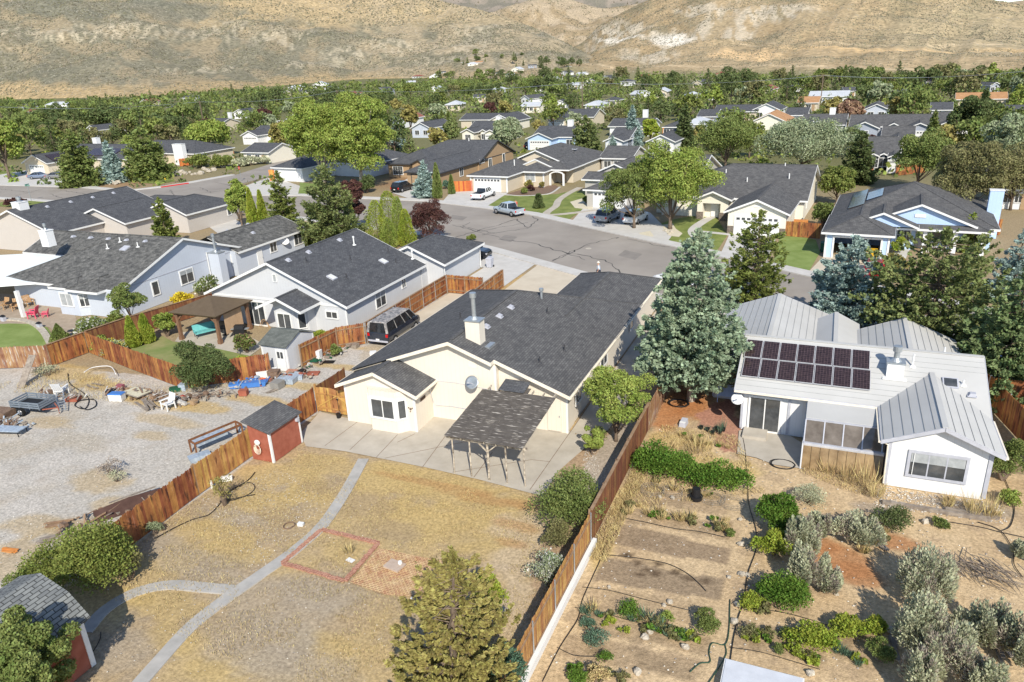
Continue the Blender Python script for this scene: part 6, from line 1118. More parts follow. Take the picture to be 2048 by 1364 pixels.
plant('conifer',852,395,322,52,L_['spruce'],'blue spruce beside the brown house driveway',n=3600,base=.03,name='blue_spruce'); plant('column',876,396,326,18,L_['green'],'tall arborvitae right of the driveway spruce'); plant('column',904,388,350,12,L_['green'],'thin arborvitae by the orange-red fence'); plant('shrub',893,378,355,18,L_['bluegreen'],'small bush between the two arborvitaes','shrub',n=300); plant('column',1078,416,388,20,L_['dark'],'dark clipped cone on the tan house lawn','shrub',n=1200,pw=.35)
for px,py,yt,wp,m,lb in ((1057,377,354,20,'gold','grassy bush at the tan house garage corner'),(1062,382,368,16,'purple','purple bush at the tan house bed'),(1048,387,375,16,'olive','olive bush in the tan house bed'),(1084,376,358,12,'gold','golden grass beside the tan house window'),(1172,407,388,14,'green','green shrub in the pale gravel bed'),(1402,430,416,14,'yellow','yellow shrub at the ivory house porch')): plant('shrub',px,py,yt,wp,L_[m],lb,'shrub',n=350)
plant('broad',1340,458,283,170,L_['bright'],'large bright green maple right of the shaded parked cars',n=14000,leaf=.32,nc=95,th=1.2,cr=.21,spin=False,name='maple_tree'); plant('broad',1268,456,322,140,L_['green'],'lower green maple lobe hanging over the shaded cars',n=9000,leaf=.32,nc=70,th=1.5,cr=.22,name='maple_tree')
plant('conifer',165,372,262,84,L_['green'],'left green conifer of the corner trio',n=4200,base=.02,power=.55,ragged=.35); plant('conifer',230,365,284,54,L_['spruce'],'middle blue spruce of the corner trio',n=3200,base=.03,name='blue_spruce'); plant('conifer',300,358,258,92,L_['green'],'right green conifer of the corner trio',n=4500,base=.02,power=.5,ragged=.35)
plant('broad',20,358,232,90,L_['bright'],'leafy green tree at the left edge by the street',n=4500); plant('broad',425,315,240,90,L_['bright'],'rounded bright green tree behind the rock garden',n=4500); plant('shrub',400,335,303,50,L_['olive'],'olive shrub behind the rock garden','shrub',n=900); plant('shrub',445,335,305,50,L_['olive'],'second olive shrub beside the brown fence','shrub',n=900); plant('shrub',505,330,312,110,L_['sage'],'long grey-green hedge along the street rocks','hedge',n=1600,ry=.4,name='hedge')
plant('broad',575,315,238,56,L_['gold'],'yellowish tree left of the cottonwoods',n=2500); plant('broad',348,290,235,80,L_['dark'],'dark green tree above the left conifers',n=3000); plant('broad',290,275,218,90,L_['green'],'broad mid-green tree in the left grove',n=3000); plant('broad',220,262,215,80,L_['dark'],'dark tree over the small steep roof',n=3000); plant('broad',100,270,222,70,L_['dark'],'dark tree above the corner garage',n=2500); plant('shrub',30,412,395,46,L_['purple'],'purple bush at the near left lawn','shrub',n=600)
plant('broad',1015,312,238,66,L_['silver'],'silvery olive tree behind the tan house',n=3800); plant('conifer',1172,326,233,68,L_['pine'],'dark pine right of the light blue house',n=4500,base=.02,power=.45,width=.3,name='pine_tree'); plant('conifer',1264,296,212,46,L_['spruce'],'tall blue spruce beside the pale blue garage',n=3000,base=.02,name='blue_spruce'); plant('conifer',1225,318,273,28,L_['spruce'],'small blue spruce in front of the pale blue garage',n=1500,base=.02,name='blue_spruce'); plant('broad',1302,290,238,38,L_['yellow'],'small pale-leaved tree right of the tall spruce',n=1800)
plant('conifer',1368,300,208,50,L_['dark'],'dark conifer behind the maple crown',n=2600,base=.02); plant('broad',1450,345,232,140,L_['green'],'broad green tree behind the ivory house',n=7000,leaf=.42,nc=60); plant('broad',1600,352,245,170,L_['silver'],'wide silver-green tree behind the ivory house roof',n=8500,leaf=.45,nc=70); plant('conifer',1712,368,266,72,L_['dark'],'dark conifer right of the silver-green tree',n=4500,base=.02,power=.5); plant('broad',1832,385,262,118,L_['green'],'leafy bright tree above the blue house roof',n=6500,leaf=.4,nc=55)
plant('broad',1925,450,280,170,L_['brown'],'tall brownish-green tree right of the blue house',n=10000,leaf=.34,nc=80,cr=.18,bark=M_barkg); plant('broad',2020,420,300,120,L_['brown'],'brownish tree at the right edge behind the orange fence',n=6000,leaf=.34); plant('broad',1672,410,335,70,L_['olive'],'yellow-olive shrubby tree right of the ivory house',n=3200); plant('shrub',1645,455,378,50,L_['green'],'green shrub tree beside the bleached fence','shrub',n=1800); plant('broad',2010,330,232,110,L_['silver'],'silver-green tree at the right edge mid distance',n=4500); plant('broad',1935,300,200,90,L_['dark'],'tall dark tree above the solar roof house',n=4000); plant('broad',1695,250,200,50,L_['pink'],'bare pinkish tree left of the blue-grey house',n=1500)
plant('conifer',1860,300,222,36,L_['green'],'slim green conifer right of the blue-grey house',n=1600); plant('broad',1740,318,270,44,L_['purple'],'purple tree in front of the blue-grey house',n=1500); plant('conifer',1965,215+20,178,30,L_['dark'],'dark narrow conifer in the right tree belt',n=1200); plant('conifer',1822,225,160,30,L_['dark'],'dark columnar poplar in the right tree belt',n=1300); plant('broad',905,300,235,40,L_['pine'],'dark bush trees behind the brown house roof',n=1500)
for px,py,yt,wp,lb in ((886,262,221,12,'left of two thin dark cypresses by the red fence'),(899,262,222,12,'right of two thin dark cypresses by the red fence')): plant('column',px,py,yt,wp,L_['green'],lb,n=700)
plant('conifer',797,300,233,32,L_['spruce'],'blue spruce beside the narrow white gable',n=1600,name='blue_spruce'); plant('broad',822,270,208,34,L_['gold'],'golden-green tree left of the small blue gable',n=1300); plant('broad',875,240,208,38,L_['silver'],'silvery tree above the long low house',n=1300)
# garden vegetation at the right
plant('shrub',1330,948,893,150,L_['vine'],'left half of the sprawling grape vine by the fence','vine',n=5000,leaf=.18,ry=.42,spin=False,name='grape_vine',nc=30); plant('shrub',1425,972,925,150,L_['vine'],'right half of the sprawling grape vine','vine',n=4600,leaf=.18,ry=.36,spin=False,name='grape_vine',nc=30); plant('shrub',1290,940,880,50,L_['vine'],'vine end climbing at the framed fence','vine',n=1500,leaf=.18,name='grape_vine')
plant('shrub',1558,1062,952,88,L_['vine'],'tall bean-like leafy vine on a stake in the garden','vine',n=4200,leaf=.17,nc=30,name='staked_vine'); plant('shrub',1545,1110,1035,74,L_['yellow'],'yellowing lower part of the staked vine','vine',n=1500,leaf=.18,name='staked_vine')
plant('shrub',1560,1205,1150,130,L_['vine'],'rectangular patch of green squash leaves','vegetable patch',n=3600,leaf=.15,ry=.5,spin=False,nc=30,name='squash_patch'); plant('shrub',1500,1215,1185,60,L_['yellow'],'pale yellow seedlings left of the squash patch','vegetable patch',n=700,leaf=.13,name='squash_patch'); plant('shrub',1620,1270+20,1250,110,L_['yellow'],'yellow-spotted squash row in the lower garden','vegetable patch',n=2200,leaf=.15,ry=.6,name='squash_patch'); plant('shrub',1690,1270,1225,70,L_['yellow'],'bright yellow squash clump beside the round bush','vegetable patch',n=1300,leaf=.15,name='squash_patch'); plant('shrub',1758,1320,1262,58,L_['green'],'round green bush in the lower garden','shrub',n=2200,leaf=.1); plant('shrub',1745,1265,1228,60,L_['yellow'],'yellow-leaved plants behind the round bush','vegetable patch',n=1000,leaf=.14,name='squash_patch')
plant('shrub',1412,1262,1215,62,L_['green'],'feathery green asparagus bush in the bed row','shrub',n=1700,leaf=.11); plant('shrub',1332,1245,1215,34,L_['bright'],'small bright green plant in the bed row','shrub',n=500); plant('shrub',1262,1230,1200,56,L_['vine'],'dark leafy seedlings in the bed row','vegetable patch',n=700,name='vegetable_clump'); plant('shrub',1175,1250,1235,44,L_['bluegreen'],'blue-grey plants at the left bed end','vegetable patch',n=400,name='vegetable_clump'); plant('shrub',1190,1285,1262,60,L_['bluegreen'],'blue-green onions in the lower left bed','vegetable patch',n=600,name='vegetable_clump'); plant('shrub',1460,1072,1055,24,L_['green'],'tiny green tuft right of the upper bed','shrub',n=300); plant('shrub',1160,1370,1330,60,L_['vine'],'leafy plant at the bottom of the garden','vegetable patch',n=800,name='vegetable_clump'); plant('shrub',1195,1370,1325,50,L_['dry'],'dry straw clump at the bottom of the garden','dry plant',n=600); plant('shrub',1210,1322,1300,34,L_['vine'],'small leafy plant above the straw clump','vegetable patch',n=300,name='vegetable_clump'); plant('shrub',1570,1275,1252,36,L_['green'],'green plant near the soaker loops','vegetable patch',n=350,name='vegetable_clump'); plant('shrub',1555,1305,1285,26,L_['green'],'small round plant below the soaker loops','vegetable patch',n=300,name='vegetable_clump'); plant('shrub',1590,1310,1285,30,L_['yellow'],'pale plant beside the small round one','vegetable patch',n=300,name='vegetable_clump'); plant('shrub',1500,1275,1240,44,L_['brown'],'wilted brown plant at the path edge','dry plant',n=400)
plant('shrub',1615,1005,965,76,L_['sage'],'mounded grey-green lavender above the sagebrush','shrub',n=1500,leaf=.1); plant('shrub',1780,1055,1015,80,L_['dark'],'low dark spreading bush below the timber edging','shrub',n=1700,leaf=.12); plant('shrub',1880,1052,1035,36,L_['green'],'small dark green mound by the timber edging','shrub',n=500); plant('shrub',2005,960,840,90,L_['green'],'leafy green shrub behind the right gable corner','shrub',n=3200,leaf=.17); plant('shrub',2020,1010,975,50,L_['bright'],'small leafy bush at the right edge below the gable','shrub',n=900)
for px,py,yt,wp,lb in ((1600,1112,1020,76,'sagebrush beside the staked vine'),(1612,1170,1075,84,'grey twiggy sagebrush at the red soil edge'),(1655,1185,1130,66,'small pale sagebrush below the grey one'),(1640,1080,1015,60,'sagebrush left of the leaning boards'),(1715,1085,1022,96,'sagebrush with leaning boards on it'),(1850,1195,1090,130,'large round sagebrush in the red soil area'),(1830,1300,1175,120,'sagebrush at the left of the lower right thicket'),(1890,1350,1230,130,'broad sagebrush in the lower right thicket'),(1960,1290,1180,110,'sagebrush above the stacked planks'),(2030,1330,1210,90,'sagebrush at the right edge by the planks'),(1830,1400,1290,90,'sagebrush at the bottom right corner'),(1960,1400,1310,90,'lowest sagebrush at the bottom right'),(2035,1120,1080,50,'grey twiggy bush at the right edge')): plant('sage',px,py,yt,wp,None,lb,'sagebrush',n=3800,leaf=.17)
for px,py,yt,wp,lb in ((1698,965,928,46,'dry grass tuft under the greenhouse panels'),(1735,978,930,50,'tall dry grass at the greenhouse corner'),(1655,945,920,36,'dry grass at the greenhouse left end'),(1750,995,960,40,'dry grass clump left of the white gable'),(1945,1030,985,36,'dry grass clump under the white gable window'),(1980,1035,990,34,'dry grass clump at the right gable corner'),(698,1105,1088,26,'dry straw bush inside the brick-edged plot'),(1335,900,880,40,'dry grass beside the vine'),(1395,905,875,50,'yellow dry grass in the garden middle')): plant('tuft',px,py,yt,wp,L_['dry'],lb,'dry grass',n=70,name='dry_grass_clump')
# small crops in the beds, copied from a few clumps
CP=[]
for k,(mk,lb) in enumerate((('dry','dry tan stalk clump in the garden beds'),('vine','small leafy green crop plant in the garden beds'),('bluegreen','blue-green leek tuft in the garden beds'),('brown','withered brown plant in the garden beds'),('yellow','yellowing seedling in the garden beds'))):
    t=thing('crop_plant','',"garden plant"); shrub(t,.32,.24,L_[mk],n=150,leaf=.10,seed=k,nc=6,stem=False) if k in(1,3,4) else tuft(t,.35,.2,L_[mk],n=60); index_kids(t); t.location=(0,-300,-50); CP.append((t,lb))
r4=random.Random(3)
for (pa,pb,n_,kinds) in (((1250,1022),(1455,1058),26,(0,0,3,1,0)),((1185,1232),(1400,1285),20,(1,2,3,4)),((1165,1222),(1330,1250),12,(0,3,2)),((1120,1335),(1260,1364),10,(0,1,3)),((1490,1262),(1640,1330),16,(3,4,1)),((1640,1280),(1740,1340),12,(4,1,2)),((1300,965),(1450,1000),6,(0,3)),((1485,1195),(1540,1235),8,(4,3)),((1330,870),(1470,905),12,(0,0,1)),((1890,1012),(1990,1032),7,(0,)),((1700,1130),(1780,1060),6,(0,3))):
    for k in range(n_):
        f_=r4.random(); px=pa[0]+(pb[0]-pa[0])*f_+r4.gauss(0,6); py=pa[1]+(pb[1]-pa[1])*f_+r4.gauss(0,5); tt,lb=CP[r4.choice(kinds)]; dup(tt,(*gp(px,py),0),r4.uniform(0,6),lb,r4.uniform(.6,1.5),'small plants in the garden beds')
for t,_ in CP:
    for c in KIDS[t.name]: bpy.data.objects.remove(c)
    bpy.data.objects.remove(t)
# potted plants
for k,(px,py) in enumerate(((1402,858),(1415,862),(1425,868),(1433,860),(1440,868),(1447,862))):
    x,y=gp(px,py); t=thing('potted_plant','small dark pot with spiky plant on the reddish pavers','potted plant',(x,y,0),0,'pots on the reddish pavers'); MB().tube([(0,0,0),(0,0,.22)],[.09,.12],10).build('pot',M_black,t); 
    tuft(t,.35 if k<4 else .8,.16,L_['bluegreen'],n=36); t['label']=('spiky agave in a dark pot, first of six from the left','spiky plant in a dark pot, second of six','spiky plant in a dark pot, third of six','spiky plant in a dark pot, fourth of six','tall thin cactus in a dark pot, fifth of six','tall thin cactus in a dark pot, last of six')[k]
# ---------------------------------------------------------------- tree belt: prototypes and copies
def proto(kind,h,r,m,n,lf,**kw):
    t=thing('broadleaf_tree' if kind=='broad' else 'conifer_tree' if kind=='conifer' else 'columnar_evergreen','',"tree"); sd=rng.randint(0,999)
    if kind=='broad': broad(t,h,r,m,n=n,leaf=lf,seed=sd,nc=26,**kw)
    elif kind=='conifer': conifer(t,h,r,m,n=n,leaf=lf,seed=sd,layers=14,**kw)
    else: column(t,h,r,m,n=n,leaf=lf,seed=sd)
    return index_kids(t)
PR=[]
for kind,h,r,mk,wt,lb in (('broad',9,5,'green',5,'mid-green deciduous tree in the tree belt'),('broad',10,5.5,'dark',6,'dark green deciduous tree in the tree belt'),('broad',8,4.5,'dark',4,'compact dark green tree in the tree belt'),('broad',8,4.2,'olive',4,'olive-green tree in the tree belt'),('broad',7,3.6,'bright',2,'bright green tree in the tree belt'),('broad',9,5,'brown',3,'brownish-green tree in the tree belt'),('broad',8,4,'silver',1.4,'silvery tree in the tree belt'),('broad',6,3.2,'gold',1.2,'golden-leaved tree in the tree belt'),('conifer',10,3.0,'dark',3,'dark conifer in the tree belt'),('conifer',9,2.6,'pine',3,'brown-green conifer in the tree belt'),('column',9,1.3,'green',1.2,'narrow columnar tree in the tree belt'),('broad',6,3,'purple',.8,'purple-leaved tree in the tree belt')):
    t=proto(kind,h,r,L_[mk],1000,.75 if kind=='broad' else .6); t.location=(0,-400,-60); PR.append((t,wt,lb,h,r))
HB=[]   # houses as photo boxes and ground discs
for o in list(bpy.data.objects):
    if o.get('category')=='house' and o.parent is None:
        ws=[c for c in o.children if c.name.startswith('roof')]
        if ws:
            bb=[o.matrix_basis@Vector(c) for c in ws[0].bound_box]; cx=sum(v.x for v in bb)/8; cy=sum(v.y for v in bb)/8; rad=max((v-Vector((cx,cy,v.z))).length for v in bb)
            q=[pj(v.x,v.y,v.z) for v in bb]; q=[a for a in q if a[2]>1]
            if q: HB.append((cx,cy,rad*.8,min(a[0] for a in q),max(a[0] for a in q),max(a[1] for a in q),rad))
tot=sum(p[1] for p in PR); placed=[]; r2=random.Random(21); used=set()
def treeline(px): return float(np.interp(px,[-100,0,250,400,600,700,900,1270,1500,2100],[214,206,204,190,178,172,165,160,163,160]))
ASPH=[P(q) for q in far_k+far_k2+near_k]
tries=0; cand=[]
while len(placed)<480 and tries<20000:
    tries+=1
    px=r2.uniform(-60,2110); tl=treeline(px); u=r2.random(); py=tl+4+(u**1.35)*(150 if px>400 else 110)
    if py>330: continue
    x,y=gp(px,py); d=math.hypot(x,y)
    if d<135: continue
    pr=r2.choices(PR,[p[1] for p in PR])[0]; s=r2.uniform(.65,1.2); hp=pr[3]*s*FPX/d; wp=2*pr[4]*s*FPX/d
    if any(abs(px-q[0])<(wp+q[2])*.20 and abs(py-q[1])<max(2.5,hp*.16) for q in placed): continue
    bad=False
    for (cx,cy,rd,a0,a1,yb,_) in HB:
        if math.hypot(x-cx,y-cy)<rd+pr[4]*s*.35: bad=True;break
        if a0-wp*.2<px<a1+wp*.2 and yb-3<py<yb+hp*.95 and r2.random()<(.9 if a1-a0>40 else .5): bad=True;break
    if bad: continue
    placed.append((px,py,wp)); side='far left' if px<350 else 'left' if px<750 else 'centre' if px<1250 else 'right' if px<1650 else 'far right'
    if d<260: continue_lb=pr[2].replace('in the tree belt','among mid-distance houses, '+side)
    else: continue_lb=pr[2]+', '+side
    cand.append((wp,x,y,continue_lb,s,pr))
cap=300-36-sum(o.name.startswith('broadleaf_tree') and o.parent is None for o in bpy.data.objects)+9; nb=0; RC=[];RS=[]
for (wp,x,y,lb,s,pr) in sorted(cand,key=lambda c:-c[0]):
    isb=pr[0].name.startswith('broadleaf_tree')
    if isb and nb>=cap:
        hh,rr=pr[3]*s,pr[4]*s; k=240; cl=sph(9)*rr*.5; q=sph(k)*rr*.5; c_=cl[nr.randint(0,9,k)]+q; RC.append(np.stack([x+c_[:,0],y+c_[:,1],hh*.58+c_[:,2]*.75],1)); RS.append(nr.uniform(.45,.95,k)); continue
    nb+=isb; dup(pr[0],(x,y,-.1),r2.uniform(0,6.28),lb,s,'trees of the valley belt')
if RC:
    C=np.concatenate(RC); S_=np.concatenate(RS); o=leaves('distant_trees',C,sph(len(C)),S_,S_*.4,L_['green'],None); o['kind']='stuff'; o['label']='smaller distant trees filling the gaps of the tree belt'; o['category']='wood'
V_=[];AS=[P(q) for q in far_k+far_k2+near_k]; k=0; sC=[];sS=[]
while k<900:
    px=r2.uniform(-60,2110); py=treeline(px)+r2.uniform(20,190); x,y=gp(px,py); k+=1
    if y<108 or inpoly(np.array([x]),np.array([y]),AS)[0] or any(math.hypot(x-c[0],y-c[1])<c[2]+.5 for c in HB) or (880<px<1190 and py>350): continue
    if any(c[3]-3<px<c[4]+3 and c[5]-2<py<c[5]+14 for c in HB) and r2.random()<.8: continue
    sC.append((x,y)); sS.append(r2.uniform(.8,2.4))
sC=np.array(sC); sS=np.array(sS)
for k,mk in enumerate(('green','olive','dark','bright')):
    idx=nr.randint(0,len(sC),9000); idx=idx[idx%4==k]; q=sph(len(idx)); q[:,2]=np.abs(q[:,2]); C=np.stack([sC[idx,0]+q[:,0]*sS[idx],sC[idx,1]+q[:,1]*sS[idx],q[:,2]*sS[idx]*.8],1)
    o=leaves('garden_greenery',C,sph(len(idx)),nr.uniform(.5,1.1,len(idx)),nr.uniform(.2,.4,len(idx)),L_[mk],None); o['kind']='stuff'; o['label']='low %s garden greenery between the mid-distance houses'%mk; o['category']='greenery'
# trees around the houses on the rise
for k in range(46):
    px,py=r2.choice([(950,128,26,6),(1020,118,40,7),(1100,132,50,7),(1130,140,40,8),(1060,150,60,10),(880,160,50,8),(985,163,60,8),(1180,160,60,8)])[:2] if 0 else (0,0)
    c=r2.choice([(925,130,14,3),(960,122,22,4),(1020,116,26,5),(1095,132,40,4),(1125,130,26,5),(1060,150,50,8),(900,160,40,6),(1180,162,50,6),(1000,166,60,5)]); px=r2.gauss(c[0],c[2]); py=r2.gauss(c[1],c[3]); q=on_hill(HL,px,min(py,172)); pr=PR[r2.choice([1,2,8,9,0])]
    dup(pr[0],(q[0],q[1],max(q[2],0)-1.5),r2.uniform(0,6.28),pr[2].replace('in the tree belt','on the rise below the hills'),r2.uniform(.7,1.2)*1.1,'trees on the rise below the hills')
for t,_,_,_,_ in PR:
    for c in KIDS[t.name]: bpy.data.objects.remove(c)
    bpy.data.objects.remove(t)
# far wood beyond the countable trees
n=52000; r3=np.random.RandomState(5); PX=r3.uniform(-150,2200,n); tl=np.interp(PX,[-150,0,250,400,600,700,900,1270,1500,2200],[214,206,204,190,178,172,165,160,163,160]); gidx=r3.randint(0,3200,n)
gxp=r3.uniform(-150,2200,3200); gyp=np.interp(gxp,[-150,0,250,400,600,700,900,1270,1500,2200],[214,206,204,190,178,172,165,160,163,160])+1+r3.rand(3200)**1.5*85
C=np.zeros((n,3)); 
g=np.array([gp(a,b) for a,b in zip(gxp,gyp)]); dd=np.hypot(g[:,0],g[:,1]); kk=dd>1400; g[kk]*= (1400/dd[kk])[:,None]; hs=r3.uniform(2.5,7,3200)*np.clip(dd/500,.45,1); q=sph(n); C[:,0]=g[gidx,0]+q[:,0]*hs[gidx]*.6; C[:,1]=g[gidx,1]+q[:,1]*hs[gidx]*.6; C[:,2]=hs[gidx]*(.55+.45*q[:,2])
LS=np.clip(dd[gidx]/450,.4,2.2)
for k,mk in enumerate(('dark','green','olive','green')):
    s=(gidx%4)==k; o=leaves('far_wood',C[s],sph(s.sum()),r3.uniform(.9,2.0,s.sum())*LS[s],r3.uniform(.35,.8,s.sum())*LS[s],L_[mk],None); o['kind']='stuff'; o['label']='%s tree cover of the far valley'%mk; o['category']='wood'
# ---------------------------------------------------------------- vehicles (x forward, y left)
def wheel(t,x,y,r=.35,w=.22):
    o=MB().tube([(x,y-w/2,r),(x,y+w/2,r)],r,18).build('wheel',M_tyre,t,smooth=False)
    s=1 if y>0 else -1; mb=MB().tube([(x,y+s*w*.42,r),(x,y+s*(w/2+.012),r)],[r*.62,r*.55],14)
    for k in range(5): a=k*1.257; mb.bar((x,y+s*(w/2+.014),r),(x+math.cos(a)*r*.56,y+s*(w/2+.014),r+math.sin(a)*r*.56),.05,.02)
    mb.build('rim',M_rim,o)
def body(secs):   # secs: (x, half width, z low, z top)
    out=[]
    for x,w,z0,z1 in secs:
        h=z1-z0; out.append([(x,-w*.86,z0),(x,-w,z0+h*.22),(x,-w*1.0,z0+h*.6),(x,-w*.93,z1-.05),(x,-w*.80,z1),(x,w*.80,z1),(x,w*.93,z1-.05),(x,w*1.0,z0+h*.6),(x,w,z0+h*.22),(x,w*.86,z0)])
    return out
def car(kind,label,loc,rz,paint,cat,name=None,L=None):
    t=thing(name or {'sedan':'sedan','suv':'suv','pickup':'pickup_truck','van':'van'}[kind],label,cat,(*loc,.015),rz); b=MB(); W=.92
    if kind=='sedan': L=L or 4.6; secs=[(-L/2,.74,.45,.78),(-L/2+.12,.86,.28,.95),(-1.3,W,.22,1.0),(1.0,W,.22,.98),(L/2-.5,.9,.24,.86),(L/2-.08,.8,.3,.72),(L/2,.68,.4,.6)]; cab=(-1.75,1.05,.98,1.42,.75,.85); wb=1.35; wr=.32
    if kind=='suv': L=L or 4.7; W=.95; secs=[(-L/2,.82,.5,1.0),(-L/2+.1,.92,.32,1.08),(-1.3,W,.26,1.1),(1.1,W,.26,1.08),(L/2-.4,.92,.28,.98),(L/2-.06,.84,.36,.85),(L/2,.74,.45,.7)]; cab=(-2.15,1.15,1.08,1.7,.35,.75); wb=1.4; wr=.37
    if kind=='pickup': L=L or 5.4; W=.98; secs=[(-L/2,.93,.5,1.02),(-L/2+.05,.97,.38,1.1),(-1.6,W,.36,1.1),(1.2,W,.36,1.1),(L/2-.35,.95,.36,1.03),(L/2-.05,.88,.42,.95),(L/2,.8,.5,.85)]; cab=(-.85,1.35,1.08,1.72,.18,.7); wb=1.75; wr=.4
    if kind=='van': L=L or 5.3; W=1.0; secs=[(-L/2,.93,.45,1.15),(-L/2+.06,.99,.34,1.2),(-1.5,W,.32,1.22),(1.6,W,.32,1.2),(L/2-.45,.97,.34,1.12),(L/2-.08,.9,.4,1.02),(L/2,.82,.5,.85)]; cab=(-L/2+.03,1.95,1.18,2.0,.12,.75); wb=1.65; wr=.37
    b.loft(body(secs)); bo=b.build('body',paint,t)
    x0,x1,z0,z1,ar,af=cab; wb_,wt=W*.9,W*.74
    g=MB().hexa([(x0,-wb_,z0-.02),(x1,-wb_,z0-.02),(x1,wb_,z0-.02),(x0,wb_,z0-.02),(x0+ar,-wt,z1),(x1-af,-wt,z1),(x1-af,wt,z1),(x0+ar,wt,z1)]); g.build('windows',M_carglass,t)
    r=MB().hexa([(x0+ar-.04,-wt-.03,z1-.02),(x1-af+.06,-wt-.03,z1-.02),(x1-af+.06,wt+.03,z1-.02),(x0+ar-.04,wt+.03,z1-.02),(x0+ar+.05,-wt+.08,z1+.06),(x1-af-.08,-wt+.08,z1+.06),(x1-af-.08,wt-.08,z1+.06),(x0+ar+.05,wt-.08,z1+.06)])
    for s in (-1,1):
        fs=[(x0,x0+ar),(x1,x1-af)]+[((x0*a+x1*(1-a)),(x0+ar)*a+(x1-af)*(1-a)) for a in ((.62,.3) if kind!='van' else (.68,.4,.18))]
        for xa,xb in fs: r.bar((xa,s*wb_*1.005,z0),(xb,s*wt*1.01,z1),.07 if kind!='van' else .11,.05)
    if kind=='van': r.box(x0+.02,-wb_,z0-.02,x0+.05,wb_,z0+.12); r.bar((x0+.02,-wb_*.97,z0),(x0+ar,-wt,z1),.2,.08).bar((x0+.02,wb_*.97,z0),(x0+ar,wt,z1),.2,.08)
    r.build('roof',paint if kind!='van' else mat('peeling_van_roof',(.02,.025,.04),(.5,.47,.44),scale=4,rough=.6,detail=8,pattern=('streak',6,(.36,.2,.12),.62)),t)
    if kind=='pickup':
        MB().box(-L/2+.12,-.8,1.0,-.95,.8,1.13).build('bed_cover',M_black,t)
    for x in (-wb,wb):
        for s in (-1,1): wheel(t,x,s*(W-.1),wr)
    for s in (-1,1):
        MB().box(-L/2-.01,s*W*.84-.1,.68 if kind!='van' else .85,-L/2+.12,s*W*.84+.1,.95 if kind!='van' else 1.1).build('tail_light',M_lampr,t); MB().box(L/2-.14,s*W*.74-.14,.62,L/2-.01,s*W*.74+.14,.78).build('headlight',M_alu,t)
        MB().box(x1-af-.1,s*(W+.12)-.08,z0+.02,x1-af+.06,s*(W+.12)+.08,z0+.2).build('wing_mirror',paint,t)
    MB().box(-L/2-.04,-W*.9,.42,-L/2+.1,W*.9,.56).build('rear_bumper',M_trimg if kind in('van','pickup') else paint,t); MB().box(-L/2-.055,-.16,.55,-L/2-.04,.16,.69).build('number_plate',M_trim,t)
    return t
def ang(a,b): a=gp(*a);b=gp(*b); return math.atan2(b[1]-a[1],b[0]-a[0])
def mid(a,b): a=gp(*a);b=gp(*b); return ((a[0]+b[0])/2,(a[1]+b[1])/2)
car('van','dark navy passenger van with peeling roof parked in the gravel lane',(-31.9,48.55),R(90.5),M_navy,'van')
car('pickup','white pickup with black bed cover on the tan house driveway',gp(968,396),R(87),M_whitep,'pickup'); car('pickup','pale blue-grey pickup parked at the far kerb by the lawn',gp(1018,429),R(152),M_icep,'pickup',L=5.1)
car('suv','black hatchback on the brown house driveway',gp(806,382),R(84),M_blackp,'car'); car('sedan','blue-grey sedan left of the pair at the corner garage',gp(80,357),R(32),M_bluep,'car'); car('sedan','pewter sedan right of the pair at the corner garage',gp(116,357),R(32),M_greyg,'car')
car('suv','silver car in the tree shade on the greige house driveway',gp(1216,441),R(80),M_silver,'car'); car('suv','white car half hidden under the maple',gp(1272,444),R(80),M_whitep,'car'); car('suv','white vehicle at the near kerb half behind the big juniper',(-12.3,67.2),R(147),M_whitep,'car',L=5.2)
car('suv','black suv nose showing past the pale grey garage',(-36.9,73.2),R(0),M_blackp,'car'); car('sedan','maroon car on the open-garage driveway behind the blue spruce',gp(1747,548),R(86),M_redp,'car'); car('suv','dark van parked at the light blue house',gp(1064,297),R(80),M_blackp,'car'); car('suv','dark van outside the white gabled garage far right of centre',gp(1537,238),R(80),M_blackp,'car')
AP=mat('asphalt_patch',(.20,.18,.16),(.26,.235,.21),scale=1,rough=.95); sheet('asphalt_patch',[[(1010,470),(1035,474),(1022,484),(996,479)],[(1250,500),(1285,508),(1270,520),(1236,511)],[(905,430),(935,434),(925,441),(897,437)],[(200,388),(235,391),(222,400),(186,396)]],.009,AP)
